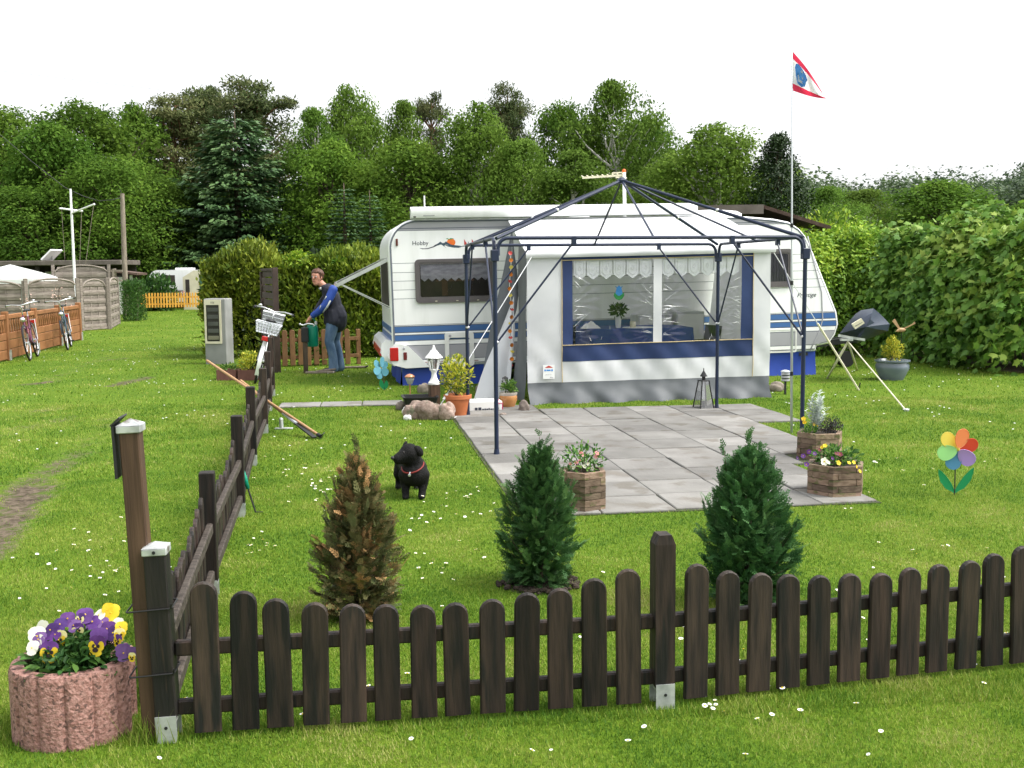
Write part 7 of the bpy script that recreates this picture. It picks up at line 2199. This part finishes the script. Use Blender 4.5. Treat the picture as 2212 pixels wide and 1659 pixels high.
b = MB(); b.obox((e0 + e1) / 2, e1 - e0, (.3, 1, .0), (e1 - e0).cross(Vector((.3, 1, 0))), (e1 - e0).length / 2, .35, .035); b.build('dish', M['white'], di)
b = MB(); b.tube([(e0 + e1) / 2, e0.lerp(e1, .1) + Vector((.1, .3, -.5))], .03, 6); b.build('bracket', M['galv'], di)
up = thing('utility_pole', 'grey wooden utility pole beside the trimmed conifer hedge', 'utility pole', P(271, 640, 42)); up.location.z = 0
b = MB(); b.tube([(0, 0, 0), P(264, 418, 42) - up.location], [.11, .08], 10); b.build('shaft', M['greywood'], up, smooth=40)
b = MB(); b.tube([P(265, 425, 42) - up.location, P(259, 408, 42) - up.location], .012, 5); b.build('insulator_pin', M['darkmetal'], up)
def cable(pts, r, label):
    b = MB(); b.tube(pts, r, 5)
    tag(b.build('cable', M['darkmetal'], smooth=True), label, 'cable')
cable([P(-60, 240, 40), P(0, 291, 40.4), P(70, 350, 40.8), P(140, 405, 41.2), P(180, 424, 41.5), P(214, 434, 41.7), P(240, 432, 41.8), P(261, 427, 41.9)], .014, 'dark cable sagging to the wooden utility pole from the upper left')
pts = []
for k in range(24):
    t = k / 23
    px = -40 + 1750 * t
    py = 148 + 214 * t - 30 * t * t
    pts.append(P(px, py, 38))
cable(pts, .004, 'thin overhead line crossing in front of the tree crowns')
# trimmed conifer hedge
def box_hedge(name, label, loc, rz, sx, sy, h, n, L, lf, seed, tmpl=T_DIA, wob=.06, cat='hedge', up=.8, wide=.5, ragged=0.0, core=True, rot_top=None, gap=None):
    r = np.random.default_rng(seed)
    t = thing(name, label, cat, loc, rz)
    face = r.random(n)
    A_ = np.array([sx * h, sx * h, sy * h, sy * h, sx * sy * 1.6]); A_ = np.cumsum(A_ / A_.sum())
    f = np.searchsorted(A_, face)
    u_, v_ = r.uniform(-1, 1, n), r.random(n)
    pos = np.zeros((n, 3)); nr = np.zeros((n, 3))
    for k, (ax, sg) in enumerate(((1, -1), (1, 1), (0, -1), (0, 1))):
        m_ = f == k
        pos[m_, ax] = sg * (sy if ax else sx) / 2; pos[m_, 1 - ax] = u_[m_] * (sx if ax else sy) / 2; pos[m_, 2] = v_[m_] * h; nr[m_, ax] = sg
    m_ = f == 4
    pos[m_, 0] = u_[m_] * sx / 2; pos[m_, 1] = (v_[m_] - .5) * sy; pos[m_, 2] = h; nr[m_, 2] = 1
    w = wob * (np.sin(pos[:, 0] * 2.9 + 1) + np.sin(pos[:, 2] * 3.7 + pos[:, 0] * 1.3) + .6 * np.sin(pos[:, 0] * 7.1 + pos[:, 2] * 5))
    depth = r.random(n) ** 2 * .45
    pos += nr * (w - depth)[:, None] + r.normal(size=(n, 3)) * .05
    if ragged: pos[m_, 2] += ragged * (r.random(m_.sum()) ** 2.5) * (1 + np.sin(pos[m_, 0] * 4.3)) + ragged * .5 * np.sin(pos[m_, 0] * 1.7 + 2)
    if gap is not None:
        kp = gap(pos)
        pos, nr = pos[kp], nr[kp]
    m2 = len(pos)
    D = unit(nr + np.array([0, 0, up]) + r.normal(size=(m2, 3)) * .6)
    N = unit(nr + np.array([0, 0, .7]) + r.normal(size=(m2, 3)) * .7)
    cl = np.sin(pos[:, 0] * 3.1 + 2) * np.sin(pos[:, 2] * 2.7 + pos[:, 0]) * .2
    tone = np.clip(r.random(m2) * .75 + .12 + cl, 0, 1)
    link('foliage', leafmesh('foliage', pos, D, N, L * r.uniform(.6, 1.35, m2), L * wide * r.uniform(.7, 1.2, m2), tone, LF[lf], tmpl), t)
    if core:
        b = MB()
        for x in np.arange(-sx / 2 + .3, sx / 2, .7):
            b.tube([(x, 0, -.02), (x + .05, .02, h * .5), (x - .03, 0, h * .85)], [.05, .04, .015], 6)
            for q in range(5):
                a = r.uniform(0, 6.28); z = r.uniform(.25, .8) * h
                b.tube([(x, 0, z), (x + math.cos(a) * .3, math.sin(a) * sy * .35, z + .15)], [.015, .006], 4)
        b.build('trunks', M['bark'], t)
    return t
hg = P(271, 694, 37)
box_hedge('trimmed_hedge', 'dense trimmed conifer hedge block with a flat top beside the lamella fence', (hg.x, 37.9, 0), -.1, .44, 1.0, 1.32, 6000, .07, 'trimmed', 71, tmpl=T_DIA, wob=.012, up=1.5)
# yellow picket fence, far caravan and its tent, rhododendron
y0, y1 = G(286, 667), G(440, 663)
y0, y1 = P(289, 664, 46), P(440, 661, 46.6); y0.z = y1.z = 0
yf = thing('picket_fence', 'low yellow stained picket fence at the end of the grass track', 'fence', y0, math.atan2(y1.y - y0.y, y1.x - y0.x))
yf.location.z = 0
ly = (y1 - y0).length
zb_ = P(360, 665, 46.3).z
pm_ = picket(.62, .07).copy(); pm_.materials.clear(); pm_.materials.append(M['yellowwood'])
k = 0
while .05 + k * .118 < ly:
    link('picket', pm_, yf, (.05 + k * .118, -.03, zb_ + .02), (0, 0, 0)); k += 1
for z in (.16, .45):
    b = MB(); b.bbox(0, ly, -.01, .03, zb_ + z - .035, zb_ + z + .035, .004); b.build('rail', M['yellowwood'], yf)
fc = thing('caravan', 'white caravan far behind the yellow picket fence', 'caravan', P(325, 660, 51)); fc.location.z = 0
Lc = P(470, 620, 51).x - P(325, 620, 51).x
ztp = P(400, 583, 51).z
b = MB()
pf = [(0, .3), (Lc + 2, .3), (Lc + 2, ztp), (.35, ztp)] + arc(.4, ztp - .4, .4, 95, 175, 6) + [(-.02, .9)]
vprism(b, pf, 0, 2.2); b.build('body', M['caravan'], fc, fix=True)
b = MB(); b.bbox(Lc * .35, Lc * .6, .4, 1, ztp, ztp + .1, .02); b.build('roof_hatch', M['caravan'], fc)
b = MB(); b.box(.2, Lc, -.012, -.002, .8, .86); b.build('trim_line', M['cargrey'], fc)
b = MB(); b.box(.3, 1.2, -.012, -.002, 1.1, 1.55); b.build('window', M['darkpane'], fc)
fa = thing('awning', 'beige and green awning tent on the far white caravan', 'awning', P(404, 660, 49.5)); fa.location.z = 0
b = MB(); vprism(b, [(0, 0), (1.9, 0), (1.9, 1.75), (.5, 1.75), (0, 1.45)], -.5, 1.4); b.build('cloth', M['cream'], fa, fix=True)
b = MB(); b.box(.12, .3, -.52, -.505, .3, 1.35); b.build('window', M['darkpane'], fa)
b = MB(); b.box(.75, 1.6, -.52, -.505, .2, 1.5); b.build('green_panel', mat('green_awning_cloth', (.05, .14, .1), rough=.6), fa)
rh = leafy('rhododendron', 'round green bush with dull red blossoms before the far caravan', 'bush', (P(342, 655, 48).x, 48, 0), 81, 2600, (.85, .7, 1.0), .16, 'rhodo', stem=6, zc=.6)
r = np.random.default_rng(2)
ps = np.array([P(382 + r.normal() * 8, 637 + r.normal() * 4, 48.4) - Vector(rh.location) for _ in range(90)])
link('blossom', leafmesh('blossom', ps, rdir(r, 90), rdir(r, 90), .12, .1, r.random(90), leafmat('dull_red_blossom', [(.12, .03, .03), (.25, .06, .06), (.4, .12, .14)]), T_OVAL), rh)

# brown roofed hut behind the caravan
ht = thing('hut', 'dark timber hut with a brown shingle roof behind the white caravan', 'hut', P(1650, 560, 23)); ht.location.z = 0
hq = lambda px, py, y: P(px, py, y) - ht.location
rid0, rid1 = hq(1500, 444, 24), hq(1648, 442, 24)
b = MB()
e0 = hq(1795, 488, 23.4)
th = Vector((0, 0, -.08))
slope = [rid1, e0, e0 + Vector((0, 3.5, 0)), rid1 + Vector((0, 3.5, 0))]
slp2 = [rid0, rid1, rid1 + Vector((0, 3.5, 0)), rid0 + Vector((0, 3.5, 0))]
for s4 in (slope, slp2):
    b.add(s4 + [x + th for x in s4], [(0, 1, 2, 3), (7, 6, 5, 4), (0, 4, 5, 1), (1, 5, 6, 2), (2, 6, 7, 3), (3, 7, 4, 0)])
b.build('roof', M['shedroof'], ht, fix=True)
b = MB(); b.obox(rid0.lerp(rid1, .5) + Vector((0, -.05, -.1)), rid1 - rid0, (0, 1, 0), (0, 0, 1), (rid1 - rid0).length / 2, .03, .1); b.build('roof_edge', M['fascia'], ht)
b = MB(); b.bbox(rid0.x, e0.x - .35, .6, 4, 0, e0.z - .05, .02); b.build('wall', M['darkwood'], ht)

# ------------------------------------------------------------------ hedges near the plot
lh0 = P(505, 780, 20.6)
def trunkgap(p): return (p[:, 2] > .75 + .25 * np.sin(p[:, 0] * 5)) | (np.random.default_rng(1).random(len(p)) < .18)
box_hedge('conifer_hedge', 'loose yellow green conifer hedge with bare stems beside the meter cabinet', (P(517, 700, 20.9).x, 21.2, 0), .02, 1.26, 1.1, 1.78, 20000, .12, 'thujahedge', 72, tmpl=T_DIA, wide=.4, wob=.06, ragged=.16, gap=trunkgap)
box_hedge('conifer_hedge', 'tall yellow green conifer hedge behind the person and the brown fence', (P(725, 700, 21).x, 21.3, 0), .02, 2.55, 1.2, 1.76, 30000, .12, 'thujahedge', 73, tmpl=T_DIA, wide=.4, wob=.07, ragged=.12)
cr = leafy('climber', 'light green leafy climber on top of the conifer hedge', 'plant', (P(650, 560, 21).x, 20.9, P(650, 566, 20.9).z), 74, 420, (.32, .3, .2), .1, 'hazel', zc=.0)
leafy('climber', 'second light green leafy climber on the hedge nearer the caravan', 'plant', (P(738, 566, 21).x, 20.9, P(738, 570, 20.9).z), 75, 240, (.22, .25, .13), .09, 'hazel', zc=.0)
leafy('ground_ivy', 'low ivy growing through the natural brown picket fence', 'plant', G(655, 792) + Vector((0, .25, 0)), 76, 420, (.55, .12, .38), .07, 'plant', zc=.2)
gd = thing('garden_lamp_dome', 'white dome roof edge peeping over the conifer hedge', 'lamp', P(605, 578, 23))
b = MB(); b.lathe([(.17, -.12), (.16, 0), (.1, .06), (.01, .085)], 16); b.build('dome', M['cream'], gd, smooth=True)
b = MB(); b.tube([(0, 0, -2.0), (0, 0, -.1)], .04, 8); b.build('post', M['darkmetal'], gd)

def hedge_bank(name, label, pts, h, w, n, L, lf, seed, tmpl, wide, cat='hedge', topvar=.2, tone_b=0):
    """a free growing hedge along a line of ground points, leaves through its volume and thicker at the skin"""
    r = np.random.default_rng(seed)
    pts = [np.array(q) for q in pts]
    t = thing(name, label, cat, tuple(pts[0]))
    seg = r.integers(0, len(pts) - 1, n); f = r.random(n)
    base = np.array([pts[s_] * (1 - q) + pts[s_ + 1] * q for s_, q in zip(seg, f)])
    tang = np.array([pts[s_ + 1] - pts[s_] for s_ in seg]); tang = unit(tang)
    nrm = np.stack([tang[:, 1], -tang[:, 0], np.zeros(n)], 1)
    s1 = base[:, 0] * 1.3 + base[:, 1] * .9
    hh = np.array([h[s_] * (1 - q) + h[s_ + 1] * q for s_, q in zip(seg, f)]) * (1 + topvar * .35 * np.sin(s1 * 1.9) + topvar * .3 * np.sin(s1 * 4.3 + 1))
    th = r.uniform(0, math.pi, n)
    k = 1 - r.random(n) ** 2.2 * .55
    lumps = 1 + .2 * np.sin(s1 * 3.1 + th * 3) + .12 * np.sin(s1 * 7.3 - th * 5 + 1)
    cx = np.cos(th); sz = np.sin(th)
    ex = np.sign(cx) * np.abs(cx) ** .55 * w * .5 * k * lumps
    ez = np.abs(sz) ** .7 * hh * k * (1 + .05 * np.sin(s1 * 7 + th * 3))
    low = r.random(n) < .5
    ez = np.where(low, r.random(n) ** .9 * hh * .95, ez)
    prof_ = np.sqrt(np.clip(1 - (np.clip(ez / hh, 0, 1)) ** 4, .05, 1))
    ex = np.where(low, np.sign(cx) * w * .5 * lumps * (1 - r.random(n) ** 2 * .35) * prof_, ex)
    pos = base + nrm * ex[:, None]; pos[:, 2] = ez + r.exponential(.05, n) * (ez > hh * .8)
    out = unit(nrm * (ex / (w * .5))[:, None] + np.array([0, 0, 1]) * np.clip(ez / hh, 0, 1)[:, None] ** 3 + 1e-3)
    N = unit(out * .8 + np.array([0, 0, .6]) + r.normal(size=(n, 3)) * .75)
    D = unit(np.cross(N, r.normal(size=(n, 3))) * .9 + np.array([0, 0, -.45]) + out * .4)
    c_ = .22 * np.sin(s1 * 2.3 + ez * 2) * np.sin(ez * 3.3 + s1)
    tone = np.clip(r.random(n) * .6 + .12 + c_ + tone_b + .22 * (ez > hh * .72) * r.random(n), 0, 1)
    kp = (ez > .32 + .22 * np.sin(s1 * 2.1) + .12 * np.sin(s1 * 5.7)) | (r.random(n) < .22)
    pos, D, N, tone = pos[kp] - np.array(t.location), D[kp], N[kp], tone[kp]; n = len(pos)
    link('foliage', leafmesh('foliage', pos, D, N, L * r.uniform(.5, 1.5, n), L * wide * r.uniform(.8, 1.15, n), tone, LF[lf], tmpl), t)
    b = MB()
    for q in range(34):
        s_ = r.integers(0, len(pts) - 1); f_ = r.random()
        p_ = pts[s_] * (1 - f_) + pts[s_ + 1] * f_ - np.array(t.location)
        hq_ = h[s_]
        p_[:2] += r.normal(size=2) * w * .16
        e_ = p_ + np.array([r.normal() * .3, r.normal() * .3, hq_ * r.uniform(.6, .9)])
        branch(b, p_, e_, .03, .008, r, .08, 3, 5)
    b.build('stems', M['bark'], t)
    return t
hp0 = [P(1690, 700, 20.5), P(1860, 700, 20.8), P(2010, 700, 20.2)]
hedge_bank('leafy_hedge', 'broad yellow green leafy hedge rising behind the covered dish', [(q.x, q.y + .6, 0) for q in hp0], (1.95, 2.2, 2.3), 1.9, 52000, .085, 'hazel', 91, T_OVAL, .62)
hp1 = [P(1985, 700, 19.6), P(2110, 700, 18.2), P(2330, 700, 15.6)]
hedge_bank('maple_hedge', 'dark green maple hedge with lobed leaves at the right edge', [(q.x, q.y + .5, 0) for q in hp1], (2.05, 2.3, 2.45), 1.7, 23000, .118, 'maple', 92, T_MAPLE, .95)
leafy('shrub', 'light green bush top sticking out above the hedge behind the hut roof', 'bush', (P(1800, 470, 24).x, 24, 1.4), 93, 1500, (1.0, .7, 1.0), .12, 'hazel', zc=.5)

# ------------------------------------------------------------------ trees of the wood behind
def finish_tree(name, label, px, Y, crown, trunk, group=None, rz=0, scale=1.0, sz=1.0):
    x = P(px, 500, Y).x
    t = thing(name, label, 'tree', (x, Y, 0), rz, group)
    t.scale = (scale, scale, scale * sz)
    link('crown', crown, t)
    link('trunk', trunk, t)
    return t
def broad(seed, H, W, lf, L, nclump=70, per=230, base=.16, mt='bark', droop=.2, airy=1.0, rad=(.1, .17), top=.6):
    r = np.random.default_rng(seed)
    u_ = base + (1 - base) * r.random(nclump) ** .85
    q = (u_ - base) / (1 - base)
    env = np.sin(np.clip(q * .93 + .07, 0, 1) * math.pi) ** top
    a = r.uniform(0, 2 * math.pi, nclump)
    lob = 1 + .22 * np.sin(a * 3 + seed) + .12 * np.sin(a * 5 + q * 6 + seed * 2)
    rho = W * .5 * env * lob * np.sqrt(r.uniform(.25, 1, nclump))
    R = H * r.uniform(*rad, nclump) * (.65 + .5 * env)
    rho = np.maximum(0, rho - R * .15)
    C = np.stack([np.cos(a) * rho, np.sin(a) * rho, u_ * H - R * .6], 1)
    C[0] = (0, 0, H - R[0])
    pos, D, N, ln, tone = clump_leaves(r, C, R, per, L, up=.7, flat=.75, droop=droop, spread=.42 / airy)
    crown = leafmesh('crown', pos, D, N, ln, ln * .62, tone, LF[lf], T_DIA)
    b = MB()
    pts = [(0, 0, -.1)]; rs = [H * .026]
    for k in range(1, 7):
        pts.append((r.normal() * H * .012, r.normal() * H * .012, H * .8 * k / 6)); rs.append(H * .026 * (1 - k / 6.6))
    b.tube(pts, rs, 8)
    for k in range(0, nclump, 3):
        z = max(base * H * .8, C[k][2] * r.uniform(.55, .8))
        branch(b, (0, 0, z), C[k], H * .009, H * .002, r, .1, 3, 5)
    return crown, b.mesh('trunk', M[mt], True)
def spruce(seed, H, W, lf, L, levels=34, tip=.95, dens=1.0, mt='bark'):
    r = np.random.default_rng(seed)
    ps, Ds, Ns, ts, ls = [], [], [], [], []
    b = MB(); b.tube([(0, 0, -.1), (0, 0, H * .5), (0, 0, H)], [H * .02, H * .012, .02], 8)
    for k in range(levels):
        u_ = .05 + .93 * k / levels
        Rr = W * .5 * (1 - u_) ** .55 * (1.0 if u_ > .12 else .75 + u_ * 2)
        nb_ = max(5, int((13 - 7 * u_) * dens))
        for j in range(nb_):
            a = 2 * math.pi * (j + r.random() * .8) / nb_ + k * 1.3
            rr = Rr * r.uniform(.7, 1.12)
            d = np.array([math.cos(a), math.sin(a), 0])
            bt = r.random()
            ns_ = max(3, int(rr / (L * .33)))
            for q in np.linspace(.22, 1, ns_):
                z = u_ * H - .22 * rr * q + .2 * rr * q ** 3
                c = d * rr * q + np.array([0, 0, z])
                sp_ = L * 1.1 * (1 - q * .55)
                for s_ in range(3):
                    off = np.array([-d[1], d[0], 0]) * r.normal() * sp_
                    ps.append(c + off + np.array([0, 0, -abs(r.normal()) * .1 * L])); Ds.append(d + off * .8 / L * .5 + np.array([0, 0, -.25 + r.normal() * .25])); Ns.append(np.array([0, 0, 1.]) + r.normal(size=3) * .35)
                    ts.append(bt * .5 + r.random() * .3 + .2 * (q > .8)); ls.append(L * r.uniform(.7, 1.3))
            if k % 3 == 0: b.tube([(0, 0, u_ * H), tuple(d * rr * .8 + np.array([0, 0, u_ * H - .12 * rr]))], [.03, .01], 4, cap=False)
    ps, Ds, Ns, ts, ls = map(np.array, (ps, Ds, Ns, ts, ls))
    return leafmesh('crown', ps, Ds, Ns, ls, ls * .45, ts, LF[lf], T_DIA), b.mesh('trunk', M[mt], True)
def pine(seed, H, W, lf='pine', n=64, per=260, L=.2):
    r = np.random.default_rng(seed)
    u_ = .42 + .56 * r.random(n) ** .8
    rho = W * .5 * np.sqrt(r.random(n)) * np.sin(np.clip((u_ - .3) / .74, 0, 1) * math.pi) ** .6
    a = r.uniform(0, 6.28, n)
    C = np.stack([np.cos(a) * rho, np.sin(a) * rho, u_ * H], 1)
    R = H * r.uniform(.06, .12, n)
    pos, D, N, ln, tone = clump_leaves(r, C, R, per, L, up=.9, flat=.42, droop=-.5, spread=.45)
    crown = leafmesh('crown', pos, D, N, ln, ln * .4, tone, LF[lf], T_DIA)
    b = MB(); b.tube([(0, 0, -.1), (.1, 0, H * .4), (-.05, .1, H * .75), (.1, 0, H * .95)], [H * .022, H * .018, H * .011, H * .004], 8)
    for k in range(n): branch(b, (0, 0, max(.35 * H, C[k][2] - .08 * H)), C[k], H * .006, H * .0015, r, .12, 3, 5)
    return crown, b.mesh('trunk', M['pinebark'], True)
OA = broad(101, 10, 8.6, 'oak', .205, 130, 225, .03, top=.42, rad=(.09, .16))
OB = broad(102, 10, 7.2, 'oak', .205, 120, 210, .04, top=.5, rad=(.09, .16))
OC = broad(103, 10, 8.0, 'oak', .215, 130, 205, .02, top=.38, rad=(.1, .16))
BA = broad(111, 10, 5.6, 'birch', .165, 150, 200, .05, 'birchbark', .8, 1.0, (.07, .12), .5)
BB = broad(112, 10, 4.8, 'birch', .16, 110, 200, .06, 'birchbark', .8, 1.0, (.07, .11), .55)
BC = broad(113, 10, 6.4, 'birch', .165, 160, 200, .03, 'birchbark', .6, 1.0, (.07, .12), .4)
PA_, PB_ = pine(121, 10, 4.6), pine(122, 10, 3.6, n=48)
SA = spruce(131, 10, 8.2, 'spruce', .3, 36)
SB = spruce(132, 10, 3.6, 'spruce', .26, 30, dens=.8)
CYP = broad(141, 10, 4.4, 'cypress', .16, 110, 170, .01, 'bark', -.8, 1.0, (.06, .1), .8)
def htop(py, Y, px=1100): return P(px, py, Y).z
kinds = {'oa': OA, 'ob': OB, 'oc': OC, 'ba': BA, 'bb': BB, 'bc': BC, 'pa': PA_, 'pb': PB_, 'sa': SA, 'sb': SB, 'cy': CYP}
names = {'o': 'oak_tree', 'b': 'birch_tree', 'p': 'pine_tree', 's': 'spruce_tree', 'c': 'cypress_tree'}
TREES = [  # kind, centre px, top py, width px, distance, turn, label
    ('sa', 515, 240, 385, 57, .3, 'big dense blue green spruce rising behind the conifer hedge'),
    ('oa', 185, 215, 270, 60, .2, 'wide bright green oak above the signal mast'),
    ('oc', 10, 225, 230, 62, 1.2, 'dark green oak at the left edge behind the party tent'),
    ('ob', 110, 262, 200, 56, 2.1, 'leafy oak in front, above the carport roof'),
    ('oc', 245, 330, 210, 54, 3.3, 'low branching oak right above the utility pole'),
    ('ob', 300, 222, 150, 66, 4.0, 'dark oak top between the wide bright oak and the brown pine'),
    ('pa', 385, 205, 170, 68, .5, 'brownish pine left of the tallest brown pine'),
    ('pb', 455, 182, 120, 72, 2.2, 'pine with flat top layers between the two brown pines'),
    ('pa', 555, 172, 190, 70, 1.7, 'tallest brownish pine directly behind the big spruce'),
    ('oc', 355, 380, 200, 57, 5.0, 'dim dark tree filling the gap between utility pole and big spruce'),
    ('oa', 60, 400, 250, 53, 1.9, 'low shaded oak foliage behind the satellite dish'),
    ('bb', 685, 228, 120, 58, .9, 'thin airy birch with sky gaps right of the big spruce'),
    ('ba', 765, 176, 150, 60, 2.0, 'tallest birch with an open ragged top left of the caravan roof'),
    ('ob', 720, 300, 190, 56, .8, 'dark leafy tree below the ragged birch tops'),
    ('sb', 745, 395, 120, 47, .2, 'young spruce with bare leader shoots left of the caravan'),
    ('sb', 800, 410, 110, 48, 1.4, 'second young spruce hard against the caravan corner'),
    ('ob', 880, 300, 230, 54, 2.6, 'dense blue green leafy tree above the roller awning end'),
    ('bb', 875, 212, 110, 62, 3.0, 'ragged birch top above the dense blue green tree'),
    ('pb', 935, 200, 70, 64, .1, 'slim pine with a crooked tip beside the ragged birch'),
    ('ba', 1030, 215, 175, 54, 4.1, 'pale green birch with a white double trunk above the roof'),
    ('pa', 1100, 185, 95, 66, 2.9, 'lone dark pine top between the two birches'),
    ('bc', 1130, 300, 170, 53, 3.7, 'fine leaved birch above the middle of the caravan roof'),
    ('oa', 1215, 215, 180, 60, .6, 'leafy tree left of the highest crown above the aerial'),
    ('bc', 1325, 172, 190, 58, 1.1, 'highest crown of all above the television aerial'),
    ('bb', 1240, 320, 170, 52, 5.2, 'shaded birch behind the tip of the television aerial'),
    ('oa', 1400, 245, 150, 62, 3.0, 'dark leafy tree right of the highest crown'),
    ('ba', 1545, 258, 225, 46, .4, 'bright full birch above the right end of the caravan'),
    ('bc', 1440, 350, 160, 48, 2.4, 'lower bright birch beside the gazebo peak'),
    ('cy', 1680, 288, 150, 44, .8, 'dark pointed cypress between bright birch and flagpole'),
    ('oc', 960, 380, 200, 57, .3, 'dim dark foliage behind the roof rod'),
    ('ob', 1380, 390, 230, 60, 3.6, 'dim dark foliage behind the gazebo peak'),
    ('bc', 1790, 402, 150, 50, 2.0, 'round pale green tree just right of the flagpole'),
    ('bc', 1870, 408, 170, 62, 3.1, 'low soft green tree between flagpole and pointed bush'),
    ('ob', 2025, 388, 250, 42, 1.0, 'pale leafy bush tree with a pointed top above the hedge'),
    ('bc', 2205, 440, 130, 40, .3, 'light twiggy tree at the right picture edge above the maple hedge'),
]
for kd, px, py, w, Y, rz, lab in TREES:
    cr_, tr_ = kinds[kd]
    H_ = htop(py, Y, px)
    base_w = {'oa': 8.6, 'ob': 7.2, 'oc': 8.0, 'ba': 5.6, 'bb': 4.8, 'bc': 6.4, 'pa': 4.6, 'pb': 3.6, 'sa': 8.2, 'sb': 3.6, 'cy': 4.4}[kd]
    Wm = w / FPX * Y * (1.38 if kd[0] == 'o' else 1.3 if kd[0] == 'b' else 1.12)
    k = Wm / base_w
    t = finish_tree(names[kd[0]], lab, px, Y, cr_, tr_, None, rz, k, (H_ / 10) / k)
# the far wooded ridge on the right and the undergrowth of the wood
r = np.random.default_rng(55)
n = 120
px = r.uniform(1690, 2420, n)
C, R = [], []
for x in px:
    Y = r.uniform(105, 150)
    top = 392 + 14 * math.sin(x / 47) - max(0, (x - 2000)) * .09 + r.normal() * 7
    p_ = P(x, top, Y); rr = r.uniform(2.2, 4.2)
    for zz_ in np.arange(1.0, p_.z - rr * .4, 2.6):
        C.append((p_.x + r.normal() * 1.2, Y + r.normal() * 1.5, zz_)); R.append(rr)
    C.append((p_.x, Y, p_.z - rr * .7)); R.append(rr * .8)
C, R = np.array(C), np.array(R)
pos, D, N, ln, tone = clump_leaves(r, C, R, 170, .44, up=.8, flat=.85, spread=.35)
o = link('far_wood', leafmesh('far_wood', pos, D, N, ln, ln * .7, tone, LF['farwood'], T_DIA))
tag(o, 'far wooded ridge closing the view on the right', 'wood', kind='stuff')
n = 420
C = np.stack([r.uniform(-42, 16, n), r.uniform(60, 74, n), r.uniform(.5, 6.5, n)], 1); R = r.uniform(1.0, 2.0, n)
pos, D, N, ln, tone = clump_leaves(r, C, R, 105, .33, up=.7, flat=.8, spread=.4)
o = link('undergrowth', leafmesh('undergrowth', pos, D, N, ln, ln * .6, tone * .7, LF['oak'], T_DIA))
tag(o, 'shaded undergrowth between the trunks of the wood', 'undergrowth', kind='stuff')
n = 240
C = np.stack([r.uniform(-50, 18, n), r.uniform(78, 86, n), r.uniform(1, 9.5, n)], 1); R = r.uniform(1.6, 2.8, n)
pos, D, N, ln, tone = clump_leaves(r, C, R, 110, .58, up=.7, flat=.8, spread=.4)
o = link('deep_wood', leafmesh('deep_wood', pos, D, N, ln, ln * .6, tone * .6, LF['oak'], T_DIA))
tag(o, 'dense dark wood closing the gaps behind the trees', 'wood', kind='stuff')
# added dark conifer row stands in for the shade behind the left hedge stems
box_hedge('conifer_hedge', 'added dark conifer row standing in for shade behind the yellow green hedges', (P(655, 700, 23).x, 23.4, 0), .02, 3.7, .9, 1.5, 26000, .15, 'cypress', 77, tmpl=T_DIA, wide=.45, wob=.1, ragged=.2)
